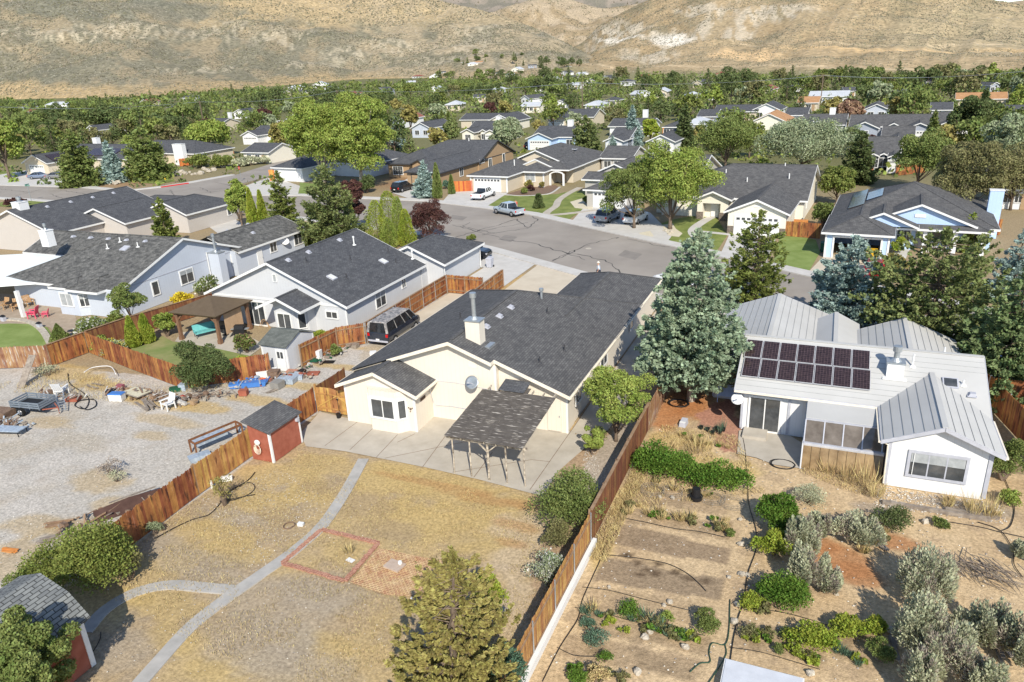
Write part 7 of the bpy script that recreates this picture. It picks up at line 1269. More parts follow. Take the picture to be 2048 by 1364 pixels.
# ---------------------------------------------------------------- people
def person(label,loc,rz,shirt,trous,hat=False,arm=0,pose=0):
    t=thing('person',label,'person',(*loc,.02),rz)
    J={'pel':(0,0,.93),'sp':(.0,0,1.15),'ch':(.02,0,1.36),'nk':(.02,0,1.5),'hd':(.03,0,1.63),'tp':(.02,0,1.74),'hl':(0,.1,.9),'kl':(.05,.11,.5),'al':(0,.11,.08),'tl':(.14,.12,.03),'hr':(0,-.1,.9),'kr':(-.02,-.11,.5),'ar':(-.12,-.11,.08),'tr':(.02,-.12,.03),'sl':(.02,.19,1.42),'el':(-.03,.25,1.14),'wl':(.06,.24,.9),'ml':(.1,.235,.82),'sr':(.02,-.19,1.42),'er':(-.02,-.25,1.14),'wr':(.08,-.24,.9),'mr':(.12,-.235,.82)}
    rad=dict(pel=.15,sp=.135,ch=.155,nk=.06,hd=.1,tp=.07,hl=.09,kl=.06,al=.04,tl=.035,hr=.09,kr=.06,ar=.04,tr=.035,sl=.065,el=.045,wl=.03,ml=.035,sr=.065,er=.045,wr=.03,mr=.035)
    E=[('pel','sp'),('sp','ch'),('ch','nk'),('nk','hd'),('hd','tp'),('pel','hl'),('hl','kl'),('kl','al'),('al','tl'),('pel','hr'),('hr','kr'),('kr','ar'),('ar','tr'),('ch','sl'),('sl','el'),('el','wl'),('wl','ml'),('ch','sr'),('sr','er'),('er','wr'),('wr','mr')]
    for s,y in (('l',1),('r',-1)):
        m=J['m'+s]
        for k in range(5):
            nm='f'+s+str(k); J[nm]=(m[0]+.03-.017*k+(.03 if k==0 else 0),m[1]-y*.012,m[2]-(.085 if k else .03)+.006*abs(k-2)); rad[nm]=.009; E.append(('m'+s,nm))
    def skin(name,keys,edges,m,scale=1.0,par=None,sub=2):
        ix={k:i for i,k in enumerate(keys)}; me=bpy.data.meshes.new(name); me.from_pydata([J[k] for k in keys],[(ix[a],ix[b]) for a,b in edges],[]); o=bpy.data.objects.new(name,me); COL.objects.link(o); o.parent=par or t
        md=o.modifiers.new('skin','SKIN'); sv=me.skin_vertices[0].data
        for i,k in enumerate(keys): sv[i].radius=(rad[k]*scale,rad[k]*scale*(1.0))
        sv[0].use_root=True; md.use_smooth_shade=True; s2=o.modifiers.new('sub','SUBSURF'); s2.levels=sub; s2.render_levels=sub; me.materials.append(m); return o
    ks=['pel']+[k for k in J if k!='pel']; b=skin('body',ks,E,M_skin)
    skin('shirt',['sp','pel','ch','sl','el','sr','er'],[('pel','sp'),('sp','ch'),('ch','sl'),('sl','el'),('ch','sr'),('sr','er')],shirt,1.42,b); skin('trousers',['pel','hl','kl','al','hr','kr','ar'],[('pel','hl'),('hl','kl'),('kl','al'),('pel','hr'),('hr','kr'),('kr','ar')],trous,1.35,b)
    f=MB().ball((.125,0,1.63),.018,6,4).ball((.1,.09+.012,1.63),.022,6,4).ball((.1,-.102,1.63),.022,6,4); f.build('face',M_skin,b); MB().ball((.118,.035,1.65),.012,6,4).ball((.118,-.035,1.65),.012,6,4).box(.118,-.028,1.575,.128,.028,1.585).build('eyes_and_mouth',M_mulch,b)
    if hat: MB().tube([(.02,0,1.70),(.02,0,1.715)],.16,14).tube([(.02,0,1.71),(.02,0,1.83)],[.11,.085],12).build('hat',M_straw,b)
    else: MB().ball((.0,0,1.68),.112,10,6,(1,1,.9)).build('hair',M_mulch,b)
    return t
person('person in pale shirt and light brimmed hat standing by the near kerb',(-20.4,68.2),R(190),M_cloth,M_denim,hat=True); person('person in red top leaning beside the pale blue-grey pickup',gp(1032,424),R(-60),M_redc,M_mulch)
# ---------------------------------------------------------------- street furniture
x,y=gp(483,362); t=thing('stop_sign','red octagonal STOP sign at the street corner','sign',(x,y,0),R(-20)); MB().bar((0,0,0),(0,0,2.9),.07).build('post',M_steel,t)
oc=[(.38*math.cos(R(22.5+45*k)),.38*math.sin(R(22.5+45*k))) for k in range(8)]; s=MB().loft([[(a,-.05,2.6+b_) for a,b_ in oc],[(a,-.07,2.6+b_) for a,b_ in oc]]).build('sign_face',M_red,t)
def text(body,size,m,parent,loc,rot,name='lettering'):
    c=bpy.data.curves.new(name,'FONT'); c.body=body; c.size=size; c.align_x='CENTER'; c.align_y='CENTER'; c.extrude=.004; o=bpy.data.objects.new(name,c); COL.objects.link(o); dg=bpy.context.evaluated_depsgraph_get(); me=bpy.data.meshes.new_from_object(o.evaluated_get(dg)); bpy.data.objects.remove(o); o=bpy.data.objects.new(name,me); COL.objects.link(o); me.materials.append(m); o.parent=parent; o.location=loc; o.rotation_euler=rot; return o
text('STOP',.27,M_trim,s,(0,-.075,2.6),(R(90),0,0))
x,y=gp(63,402); t=thing('street_name_sign','green street name blades on a thin post at the left','sign',(x,y,0),R(15)); MB().bar((0,0,0),(0,0,3.0),.07).build('post',M_steel,t); MB().box(-.5,-.02,2.75,.5,.02,2.95).box(-.02,-.5,2.98,.02,.5,3.18).build('name_blades',mat('sign_green',(.1,.25,.2),rough=.4),t)
x,y=gp(331,363); t=thing('fire_hydrant','yellow fire hydrant on the corner verge by the red kerb','hydrant',(x,y,0)); MB().tube([(0,0,0),(0,0,.55),(0,0,.6),(0,0,.72)],[.14,.14,.17,.07],10).tube([(-.2,0,.45),(.2,0,.45)],.07,8).tube([(0,-.2,.4),(0,.2,.4)],.09,8).build('hydrant_body',mat('hydrant_yellow',(.65,.42,.03),rough=.5),t); MB().tube([(0,0,0),(0,0,.05)],.2,10).build('base',M_conc,t)
def bin_(label,loc,m,rz=0):
    t=thing('wheelie_bin',label,'bin',(*loc,0),rz); MB().hexa([(-.25,-.3,.05),(.25,-.3,.05),(.25,.25,.05),(-.25,.25,.05),(-.32,-.38,1.0),(.32,-.38,1.0),(.32,.38,1.0),(-.32,.38,1.0)]).build('body',m,t); MB().hexa([(-.34,-.42,1.0),(.34,-.42,1.0),(.34,.4,1.0),(-.34,.4,1.0),(-.3,-.38,1.07),(.3,-.38,1.07),(.3,.36,1.14),(-.3,.36,1.14)]).build('lid',m,t)
    for s in (-1,1): MB().tube([(s*.27,.3,.12),(s*.33,.3,.12)],.12,10).build('wheel',M_tyre,t)
MG=mat('bin_green',(.015,.09,.05),rough=.5); bin_('green wheelie bin beside the open blue garage',gp(1646,504),MG); bin_('dark green bin at the corner garage side',gp(131,342),MG)
bin_('grey-blue bins by the pale grey garage door',(-33.0,69.8),M_trimg)
def rocks(pts,label,gr,m=M_rock,s=(.3,.6)):
    for i,q in enumerate(pts):
        x,y=P(q); r=rng.uniform(*s); t=MB().ball((0,0,r*.3),r,9,6,(1,rng.uniform(.7,1.1),rng.uniform(.6,.8)),jit=.45).build('boulder',m,loc=(x,y,0)); t.rotation_euler=(0,0,rng.uniform(0,6)); tag(t,label,'rock',gr)
rocks([(224,368),(237,367),(231,369)],'pale boulder in front of the corner blue spruce','boulders under the corner spruce',s=(.5,.9))
rocks([(350+i*7+rng.uniform(-3,3),352-i*1.35+rng.uniform(-5,6)) for i in range(26)],'pale landscape boulder in the rock garden along the street','rock garden boulders',s=(.35,.8))
rocks([(1335+rng.uniform(-8,10),465+rng.uniform(-7,6)) for _ in range(5)],'brown rock on the gravel island under the maple','rocks on the gravel islands',s=(.15,.3))
def pebbles(name,polys,n,s0,s1,m,label,cat='stones'):
    mb=MB(); out=[]
    for poly in polys:
        q=[P(p) for p in poly]; xs=[a[0] for a in q]; ys=[a[1] for a in q]; k=0; tr=0
        while k<n//len(polys) and tr<n*6:
            tr+=1; x=rng.uniform(min(xs),max(xs)); y=rng.uniform(min(ys),max(ys))
            if not inpoly(np.array([x]),np.array([y]),q)[0]: continue
            k+=1; r=rng.uniform(s0,s1); a=rng.uniform(0,6); c,s=math.cos(a)*r,math.sin(a)*r; z=r*rng.uniform(.4,.9)
            mb.v+=[(x-c,y-s,0),(x+s,y-c,0),(x+c*.9,y+s*.9,0),(x-s,y+c,0),(x+rng.uniform(-.2,.2)*r,y,z)]; b_=len(mb.v)-5; mb.f+=[(b_,b_+1,b_+4),(b_+1,b_+2,b_+4),(b_+2,b_+3,b_+4),(b_+3,b_,b_+4)]
    o=mb.build(name,m,uv=False); o['kind']='stuff'; o['label']=label; o['category']=cat; return o
MP=mat('pebble_mix',(.34,.30,.25),(.62,.58,.52),scale=6,island=.4); pebbles('pebbles',[[w(-29,10),w(-29,24),w(-20,27),w(-15,20),w(-9,12)],[w(-29,24),w(-27,28),w(-22,26),w(-22,20)],[(1170,900),(1190,900),(1215,1000),(1150,1000)]],2400,.012,.04,MP,'scattered small stones in the dry yard')
pebbles('pebbles',[[w(-60,16),w(-30,16),w(-30,33),w(-36,38),w(-55,33)]],2600,.015,.045,mat('gravel_mix',(.34,.32,.29),(.6,.58,.54),scale=6,island=.35),'loose gravel of the open lot'); pebbles('pebbles',[[w(-8,12),w(-8,40),w(-3,40),w(0,36),w(12,36),w(12,12)],[w(3.5,34.5),w(3.5,36.5),w(9,36.5),w(9,34.8)]],2000,.015,.06,MP,'loose stones in the garden soil')
def grassstuff(name,poly,n,m,h,label,thr=None):
    q=[P(p) for p in poly]; xs=[a[0] for a in q]; ys=[a[1] for a in q]; X=nr.uniform(min(xs),max(xs),n*2); Y=nr.uniform(min(ys),max(ys),n*2); k=inpoly(X,Y,q); nz=vnoise(X,Y,.6,31,3); k&=nz>(thr or .45); X=X[k][:n];Y=Y[k][:n]; c=len(X)
    D=nr.normal(size=(c,3))*.55; D[:,2]=1; L=h*nr.uniform(.5,1.5,c); C=np.stack([X,Y,L*.4],1); o=leaves(name,C,D,L,.010+.0*L,m,None); o['kind']='stuff'; o['label']=label; o['category']='grass'
grassstuff('dry_grass',[w(-29.2,17),w(-29.2,30),w(-8.8,30),w(-8.8,14)],26000,L_['dry'],.10,'short dead golden lawn grass of the back yard'); grassstuff('dry_grass',[w(-8.2,30),w(-8.2,39.5),w(-3.6,39.5),w(-1.5,34)],7000,L_['dry'],.18,'dry yellow grass around the vine')
grassstuff('dry_grass',[w(-56,30),w(-54,34.5),w(-41,34.4),w(-36.6,38),w(-35.4,42),w(-37,36.5),w(-44,31.5)],9000,L_['dry'],.25,'straw-coloured weeds below the cedar fence',.35); grassstuff('dry_grass',[(1610,925),(1775,965),(1770,1000),(1700,985),(1600,945)],1800,L_['dry'],.18,'dry grass strip under the greenhouse',.3); grassstuff('dry_grass',[w(-8.4,26),w(-8.3,34),w(-7.5,34),w(-7.5,26)],2600,L_['dry'],.3,'dry grass along the garden side of the fence',.3)
# ---------------------------------------------------------------- gazebo garden
x0,y0=-49.3,42.6; t=thing('gazebo','brown gazebo with four thick posts and bronze pyramid roof','gazebo',(x0,y0,0),R(2)); GW,GD=4.1,3.7
for a,b_ in ((0,0),(GW,0),(GW,GD),(0,GD)): MB().bar((a,b_,0),(a,b_,2.45),.24).bar((a,b_,0),(a,b_,.35),.32).bar((a,b_,2.1),(a,b_,2.4),.32).build('post',M_gazw,t)
o=MB().hexa([(-.4,-.4,2.45),(GW+.4,-.4,2.45),(GW+.4,GD+.4,2.45),(-.4,GD+.4,2.45),(-.45,-.45,2.55),(GW+.45,-.45,2.55),(GW+.45,GD+.45,2.55),(-.45,GD+.45,2.55)])
c=(GW/2,GD/2,3.5); P4=[(-.45,-.45,2.55),(GW+.45,-.45,2.55),(GW+.45,GD+.45,2.55),(-.45,GD+.45,2.55)]
for i in range(4): o.face([P4[i],P4[(i+1)%4],c])
o.build('roof',M_gaz,t)
bb=MB()
for a,b_ in (((0,0),(GW,0)),((GW,0),(GW,GD)),((GW,GD),(0,GD)),((0,GD),(0,0))): bb.bar((*a,2.35),(*b_,2.35),.12,.18)
for a,b_,dx,dy in ((0,0,.6,0),(GW,0,-.6,0),(GW,0,0,.6),(0,0,0,.6)): bb.bar((a+dx,b_+dy,2.3),(a,b_,1.75),.12)
bb.build('beams',M_gazw,t); MB().box(GW-.03,.9,.5,GW+.01,3.0,2.3).build('privacy_screen',mat('tan_screen',(.42,.28,.17),(.5,.34,.21),rough=.9),t)
t=thing('garden_bench','teal cushioned metal bench under the gazebo','bench',(-48.4,43.2,0),R(62)); MB().box(0,-.35,.38,1.9,.3,.5).build('seat_cushion',M_teal,t); MB().hexa([(0,.25,.45),(1.9,.25,.45),(1.9,.4,.45),(0,.4,.45),(0,.42,1.0),(1.9,.42,1.0),(1.9,.55,1.0),(0,.55,1.0)]).build('back_cushion',M_teal,t)
for a in (.05,1.85):
    for b_ in (-.3,.3): MB().bar((a,b_,0),(a,b_,.62),.04).build('leg',M_black,t)
t=thing('patio_table','round dark patio table with chairs beside the gazebo','table',(-46.4,44.6,0)); MB().tube([(0,0,.7),(0,0,.74)],.55,16).build('table_top',M_black,t); MB().tube([(0,0,0),(0,0,.7)],.04,8).tube([(0,0,0),(0,0,.03)],.3,12).build('pedestal',M_black,t)
t=thing('barbecue','black covered barbecue outside the gazebo post','barbecue',(-44.5,44.4,0),R(20)); MB().box(-.45,-.28,.1,.45,.28,.85).loft([[(-.4,-.28,.85),(-.4,.28,.85),(-.4,.2,1.15),(-.4,-.2,1.15)],[(.4,-.28,.85),(.4,.28,.85),(.4,.2,1.15),(.4,-.2,1.15)]]).build('cover',M_black,t); MB().box(-.75,-.2,.8,-.45,.2,.84).box(.45,-.2,.8,.75,.2,.84).build('side_shelves',M_steel,t)
def chair(name,label,loc,rz,m,sc=1,cat='chair',kind=0):
    t=thing(name,label,cat,(*loc,0),rz,sc=sc); MB().hexa([(-.28,-.3,.4),(.28,-.3,.4),(.28,.28,.34),(-.28,.28,.34),(-.28,-.3,.44),(.28,-.3,.44),(.28,.28,.38),(-.28,.28,.38)]).build('seat',m,t)
    b=MB()
    for k in range(5): u=-.26+k*.13; b.hexa([(u-.05,.24,.36),(u+.05,.24,.36),(u+.05,.27,.36),(u-.05,.27,.36),(u-.05,.45,.98),(u+.05,.45,.98),(u+.05,.48,.98),(u-.05,.48,.98)])
    b.build('backrest',m,t)
    for a in (-.3,.3):
        MB().bar((a,-.28,0),(a,-.28,.62),.06).build('leg',m,t); MB().bar((a,.3,0),(a,.26,.6),.06).build('leg',m,t); MB().box(a-.06,-.36,.6,a+.06,.34,.64).build('armrest',m,t)
    return t
chair('adirondack_chair','bright pink adirondack chair on the tan patio',gp(68,636),R(-60),M_pink,1.2); chair('adirondack_chair','smaller pink footstool chair beside the pink adirondack',gp(92,634),R(-50),M_pink,.8); chair('garden_chair','white slatted chair by the pale blue house wall',gp(142,618),R(30),M_trim,1.1)
for i,(px,py) in enumerate(((10,618),(35,620),(60,612),(80,605))): chair('patio_chair',('tan cushioned chair at the left under the canopy','grey chair at the canopy table','brown chair under the canopy','tan wicker chair nearest the blue cover under the canopy')[i],gp(px,py),R(40*i),mat('wicker_tan',(.35,.2,.1),(.5,.33,.18),scale=8),1.1)
x,y=gp(28,618); t=thing('patio_table','dark round table under the white canopy','table',(x,y,0)); MB().tube([(0,0,.7),(0,0,.74)],.6,16).build('table_top',M_black,t); MB().tube([(0,0,0),(0,0,.7)],.05,8).build('pedestal',M_black,t)
x,y=gp(95,598); t=thing('grill_cover','dark teal fabric cover on a tall object under the canopy','cover',(x,y,0)); MB().loft([[(-.5,-.4,0),(.5,-.4,0),(.5,.4,0),(-.5,.4,0)],[(-.45,-.35,.8),(.45,-.35,.8),(.45,.35,.8),(-.45,.35,.8)],[(-.2,-.15,1.5),(.2,-.15,1.5),(.2,.15,1.5),(-.2,.15,1.5)]]).build('cover',mat('teal_fabric',(.03,.13,.16),(.06,.2,.24),scale=4),t)
x,y=gp(146,672); t=thing('side_table','small round dark table behind the fence by the clipped cone','table',(x,y,0)); MB().tube([(0,0,.5),(0,0,.53)],.35,14).build('table_top',M_black,t); MB().bar((0,0,0),(0,0,.5),.04).bar((-.2,0,0),(.2,0,0),.04).build('stand',M_black,t)
for q,l in (((8,642),'dark lantern on the stone edging at the far left'),((80,656),'grey-green garden box beside the stone edging')):
    x,y=gp(*q); t=thing('lantern' if 'lantern' in l else 'garden_box',l,'garden box' if 'box' in l else 'lantern',(x,y,0)); MB().box(-.2,-.15,0,.2,.15,.45).build('body',M_trimg,t); MB().hexa([(-.24,-.19,.45),(.24,-.19,.45),(.24,.19,.45),(-.24,.19,.45),(-.1,-.08,.6),(.1,-.08,.6),(.1,.08,.6),(-.1,.08,.6)]).build('lid',M_black,t)
x,y=gp(530,655); t=thing('arch_ornament','small tan wicker arch by the sliding door','ornament',(x,y,0)); MB().tube([(-.6+1.2*k/8-.0,0,.75*math.sin(math.pi*k/8)) for k in range(9)],.03,6).tube([(-.45+.9*k/8,0.05,.6*math.sin(math.pi*k/8)) for k in range(9)],.02,6).build('arch',mat('wicker_tan',(.35,.2,.1)),t)
# ---------------------------------------------------------------- red tool shed by the fence, gambrel shed
t=thing('tool_shed','small faded red shed with dark sloped roof and hose reel at the patio corner','shed',(-29.25,28.35,0)); MB().loft([[(0,0,0),(1.5,0,0),(1.5,0,1.95),(0,0,2.35)],[(0,2.6,0),(1.5,2.6,0),(1.5,2.6,1.95),(0,2.6,2.35)]]).build('wall',M_redbarn,t)
MB().hexa([(-.25,-.18,2.42),(1.68,-.18,1.93),(1.68,2.75,1.93),(-.25,2.75,2.42),(-.25,-.18,2.48),(1.68,-.18,1.99),(1.68,2.75,1.99),(-.25,2.75,2.48)]).build('roof',M_roof,t)
for a,b_ in ((1.5,0),(1.5,2.6)): MB().box(a-.1,b_-.02 if b_==0 else b_-.1,0,a+.025,b_+.1 if b_==0 else b_+.02,1.93).build('corner_trim',M_trim,t)
MB().box(1.5,2.25,1.55,1.66,2.45,1.75).build('wall_lamp',M_trimg,t)
t=thing('hose_reel','white hose reel with looped hose on the red shed wall','hose reel',(-28.6,28.28,1.25)); MB().ball((0,-.06,0),.2,10,6,(1,.5,.8)).build('reel',M_trim,t); 
hm=MB()
for k in range(5): r_=.17+.035*k; hm.tube([(r_*.8*math.sin(a*2*math.pi/14),-.06-.02*k,-.22-r_*.6+r_*1.0*math.cos(a*2*math.pi/14)) for a in range(15)],.014,5,False)
hm.build('hose',M_trimc,t)
t=thing('gambrel_shed','red barn-style shed with grey gambrel shingle roof at the bottom left','shed',(-26.2,8.0,0)); prof=[(-2.2,2.1),(-1.35,3.0),(0,3.5),(1.35,3.0),(2.2,2.1)]
MB().loft([[(-2.0,y,0),(2.0,y,0),(2.0,y,2.2),(1.3,y,2.9),(0,y,3.38),(-1.3,y,2.9),(-2.0,y,2.2)] for y in (0,5.7)]).build('wall',M_redbarn,t)
r=MB()
for i in range(4):
    (a,za),(b_,zb)=prof[i],prof[i+1]; r.hexa([(a,-.2,za),(b_,-.2,zb),(b_,5.95,zb),(a,5.95,za),(a,-.2,za+.06),(b_,-.2,zb+.06),(b_,5.95,zb+.06),(a,5.95,za+.06)])
r.build('roof',mat('grey_slab_shingles',(.19,.20,.20),(.30,.31,.295),scale=1.5,rough=.9,detail=5,pattern=('shingle',.42,.17,(1,1,1),(.62,.63,.66),(.22,.22,.22),.02)),t); MB().box(1.9,5.55,0,2.04,5.74,2.15).build('corner_trim',M_trim,t)
# ---------------------------------------------------------------- clutter on the gravel lot
def obox(name,label,cat,px,py,dx,dy,dz,m,rz=0,part='box',lid=None,z=0,tilt=0):
    x,y=P((px,py)); t=thing(name,label,cat,(x,y,z),R(rz)); b=MB().hexa([(-dx/2*.92,-dy/2*.92,0),(dx/2*.92,-dy/2*.92,0),(dx/2*.92,dy/2*.92,0),(-dx/2*.92,dy/2*.92,0),(-dx/2,-dy/2,dz),(dx/2,-dy/2,dz),(dx/2,dy/2,dz),(-dx/2,dy/2,dz)]).build(part,m,t)
    if tilt: t.rotation_euler=(R(tilt),0,R(rz))
    if lid: MB().hexa([(-dx/2-.02,-dy/2-.02,dz),(dx/2+.02,-dy/2-.02,dz),(dx/2+.02,dy/2+.02,dz),(-dx/2-.02,dy/2+.02,dz),(-dx/2+.03,-dy/2+.03,dz+.06),(dx/2-.03,-dy/2+.03,dz+.06),(dx/2-.03,dy/2-.03,dz+.06),(-dx/2+.03,dy/2-.03,dz+.06)]).build('lid',lid,t)
    return t
def plank_pile(label,px,py,L,n,rz,m,spread=.5,name='lumber_pile',cat='lumber',h=.06):
    x,y=P((px,py)); t=thing(name,label,cat,(x,y,0),R(rz))
    for i in range(n):
        a=rng.uniform(-.15,.15); o=rng.uniform(-spread,spread); l=L*rng.uniform(.6,1); z=.03+h*(i//3); MB().bar((-l/2*math.cos(a),o-l/2*math.sin(a),z),(l/2*math.cos(a),o+l/2*math.sin(a),z+rng.uniform(0,.08)),rng.uniform(.08,.2),.035).build('plank',m,t)
    return t
M_oldwood=mat('grey_old_wood',(.15,.12,.10),(.34,.29,.24),scale=4,island=.2); M_bluepl=mat('blue_plastic',(.06,.18,.48),rough=.5); M_tarp=mat('silver_tarp',(.22,.27,.33),(.45,.52,.6),scale=5,rough=.4)
x,y=gp(72,822); t=thing('utility_trailer','small blue-grey utility trailer with slatted sides on the gravel','trailer',(x,y,0),R(8)); MT=mat('trailer_grey',(.14,.17,.20),(.2,.23,.27),rough=.6)
MB().box(-1.2,-.7,.5,1.2,.7,.56).build('bed',M_black,t); s=MB()
for z in (.62,.78,.94):
    for a in (((-1.2,-.7),(1.2,-.7)),((-1.2,.7),(1.2,.7)),((1.2,-.7),(1.2,.7)),((-1.2,-.7),(-1.2,.7))): s.bar((*a[0],z),(*a[1],z),.03,.11)
for a in (-1.2,-.4,.4,1.2):
    for b_ in (-.7,.7): s.bar((a,b_,.5),(a,b_,1.0),.06)
s.build('slatted_sides',MT,t); wheel(t,-.3,-.82,.3,.18); wheel(t,-.3,.82,.3,.18); MB().bar((1.2,-.5,.45),(2.0,0,.42),.06).bar((1.2,.5,.45),(2.0,0,.42),.06).bar((2.0,0,.42),(2.0,0,.0),.04).build('drawbar',M_redbarn,t)
x,y=gp(32,822); tag(MB().tube([(x+.33*math.cos(k*math.pi/8),y+.33*math.sin(k*math.pi/8),.1) for k in range(17)],.09,8).build('tyre',M_tyre),'loose tyre lying beside the trailer wheel','tyre')
x,y=gp(52,770); t=thing('leaning_board','wide pale board leaning on the fence behind the trailer','board',(x,y,0),R(12)); MB().hexa([(-.25,-.6,0),(.35,-.6,0),(.35,-.55,0),(-.25,-.55,0),(-.25,1.2,1.9),(.35,1.2,1.9),(.35,1.25,1.9),(-.25,1.25,1.9)]).build('board',M_oldwood,t)
chair('garden_chair','white wire chair standing behind the trailer',gp(125,790),R(200),M_trim,1.1); obox('basin','red-brown upturned basin beside the white wire chair','basin',148,800,.9,.7,.2,M_redbarn,20)
x,y=gp(125,812); t=thing('ladder','aluminium ladder lying across the trailer corner','ladder',(x,y,.1),R(-35)); l=MB(); l.bar((-1.3,-.2,.5),(1.3,-.2,.05),.05).bar((-1.3,.2,.5),(1.3,.2,.05),.05)
for k in range(8): f_=-1.2+k*.34; l.bar((f_,-.2,.5-(f_+1.3)*.173),(f_,.2,.5-(f_+1.3)*.173),.035)
l.build('rails_and_rungs',M_steel,t)
obox('cooler','white cool box with blue lid among the junk','cooler',236,800,1.0,.55,.5,M_trim,15,lid=M_bluepl); chair('garden_chair','white plastic armchair facing the gravel lot',gp(338,818),R(-10),M_trim,1.05); plank_pile('heap of old boards and sticks behind the cool box',290,812,2.6,9,-25,M_oldwood); plank_pile('brown boards under the fence left of the cool box',190,772,1.6,5,-10,M_oldwood,.3)
x,y=gp(275,792); t=thing('framed_board','large cream board with dark frame lying on the junk heap','board',(x,y,.3),R(-8)); MB().box(-1.0,-.6,0,1.0,.6,.04).build('frame',M_oldwood,t); MB().box(-.92,-.52,.041,.92,.52,.05).build('panel',mat('cream_panel',(.5,.46,.33),(.6,.56,.42),scale=3),t)
obox('storage_crate','dark wire crate between boards and cool box','crate',222,790,.5,.4,.4,M_black,30); obox('wheelbarrow_tub','pinkish tub with a small wheel behind the cool box','tub',242,778,.5,.35,.35,mat('pink_grey_tub',(.3,.1,.12)),10); obox('green_drum','flattened green drum by the junk heap','drum',352,782,.8,.5,.3,MG,40); obox('red_bowl','small red bowl in the weeds','bowl',365,795,.3,.3,.12,M_red,0); obox('tarp_bundle','silvery tarp bundle next to the green drum','tarp',368,780,.5,.5,.5,M_tarp,20); obox('flower_pot','brown pot at the foot of the weeping shrub','pot',388,808,.4,.4,.3,M_brown,0)
x,y=gp(18,868); t=thing('camp_cot','dark cot piled with boxes at the left edge','cot',(x,y,0),R(15)); MB().box(-1.1,-.4,.35,1.1,.4,.4).build('bed',M_tarp,t)
for a in (-1,1):
    for b_ in (-.36,.36): MB().bar((a,b_,0),(a,b_,.36),.04).build('leg',M_black,t)
plank_pile('tan slats lying on the cot at the left edge',20,860,1.4,6,20,M_rail,.3,name='slat_pile'); obox('brown_tarp','brown folded tarp at the left edge','tarp',6,832,1.4,1.0,.45,M_mulch,10)
hoses=[]
def hose(name,label,pts,r,m,cat='hose',smooth=5,z=.03):
    q=[Vector((*P(p),z)) for p in pts]; out=[]
    for i in range(len(q)-1):
        p0,p1,p2,p3=q[max(i-1,0)],q[i],q[i+1],q[min(i+2,len(q)-1)]
        for k in range(smooth): t=k/smooth; out.append(.5*((2*p1)+(-p0+p2)*t+(2*p0-5*p1+4*p2-p3)*t*t+(-p0+3*p1-3*p2+p3)*t**3))
    out.append(q[-1]); o=MB().tube(out,r,6).build(name,m,smooth=True); return tag(o,label,cat)
def coil(label,px,py,R_,n,r,m,name='hose_coil',sq=1,cat='hose'):
    x,y=gp(px,py); pts=[]
    for k in range(n*16+1): a=k*math.pi/8; rr=R_*(1+.08*math.sin(k*.37)); pts.append((x+rr*math.cos(a)+.04*math.sin(k*.21),y+rr*sq*math.sin(a),.03+.012*(k//16)))
    return tag(MB().tube(pts,r,6).build(name,m,smooth=True),label,cat)
hose('hose','thick black hose looping across the gravel by the junk',[(136,748),(140,768),(165,785),(178,800),(170,818),(150,812),(160,802),(188,800),(192,812),(175,820),(160,814)],.035,M_black); hose('pipe','curved white pipe over the weeds at the fence',[(170,752),(188,742),(222,740),(234,756)],.03,M_trim,'pipe',z=.3)
t_=hose('drip_line','long thin black hose across the golden yard from the red shed',[(510,945),(495,962),(455,988),(440,1008),(418,1030),(385,1040),(350,1056),(310,1078)],.022,M_black); hose('hose_loop','large loop of black hose lying below the red shed',[(455,985),(478,972),(500,966),(510,975),(500,988),(470,1000),(440,1003),(510,990)],.022,M_black)
# along the lane fence
for lb,px,py,dx,dy,dz,m,rz,nm,ct in (('blue plastic boards stacked by the cedar fence',497,773,2.6,.5,.35,M_bluepl,30,'blue_boards','boards'),('red-brown box at the end of the blue boards',488,790,.6,.45,.4,M_redbarn,20,'storage_box','box'),('orange ball-shaped bucket in the lane clutter',526,766,.35,.35,.35,mat('orange_plastic',(.7,.13,.04)),0,'bucket','bucket'),('white bags heaped against the cedar fence',535,752,1.4,.7,.5,M_trim,30,'bag_heap','bags'),('grey round planter tub in the lane',556,775,.75,.75,.5,mat('grey_tub',(.25,.24,.22)),0,'planter_tub','planter'),('dark brown sack on top of the lane clutter',550,758,.8,.6,.7,M_mulch,15,'sack','sack'),('silver-blue tarp bundle along the lane',575,765,1.3,.7,.4,M_tarp,10,'tarp_bundle','tarp'),('second silver tarp bundle nearer the small grey shed',592,758,1.1,.6,.35,M_tarp,25,'tarp_bundle','tarp'),('black round pot by the small grey shed',606,750,.4,.4,.45,M_black,0,'plant_pot','pot'),('reddish flat slabs stacked by the lane',627,748,.9,.6,.12,M_redbarn,20,'slab_stack','slabs'),('stack of red-brown pavers behind the tarps',585,748,.8,.5,.3,M_brickr,10,'paver_stack','pavers'),('black mat lying on the gravel lane',657,724,.95,.6,.02,M_black,15,'rubber_mat','mat'),('black machine by the shed corner',617,722,.5,.5,.6,M_black,10,'garden_machine','machine'),('white folding table by the small grey shed',635,717,.7,.5,.7,M_trim,10,'folding_table','table'),('white box on black base by the cedar gate',663,698,.6,.5,.6,M_trim,5,'white_box','box'),('grey-green watering tub among lane plants',674,706,.55,.45,.35,MG,5,'watering_tub','tub'),('white statue-like figure ornament by the gate',676,690,.3,.3,.9,M_trim,5,'ornament','ornament'),('low table of pots behind the van',706,694,1.0,.5,.3,M_oldwood,0,'plant_table','table'),('white bag beside the rail fence',747,713,.5,.5,.4,M_trim,30,'bag','bag'),('black bucket standing at the double gate','b',0,0,0,0,0,0,0,0)):
    if px=='b': continue
    o=obox(nm,lb,ct,px,py,dx,dy,dz,m,rz)
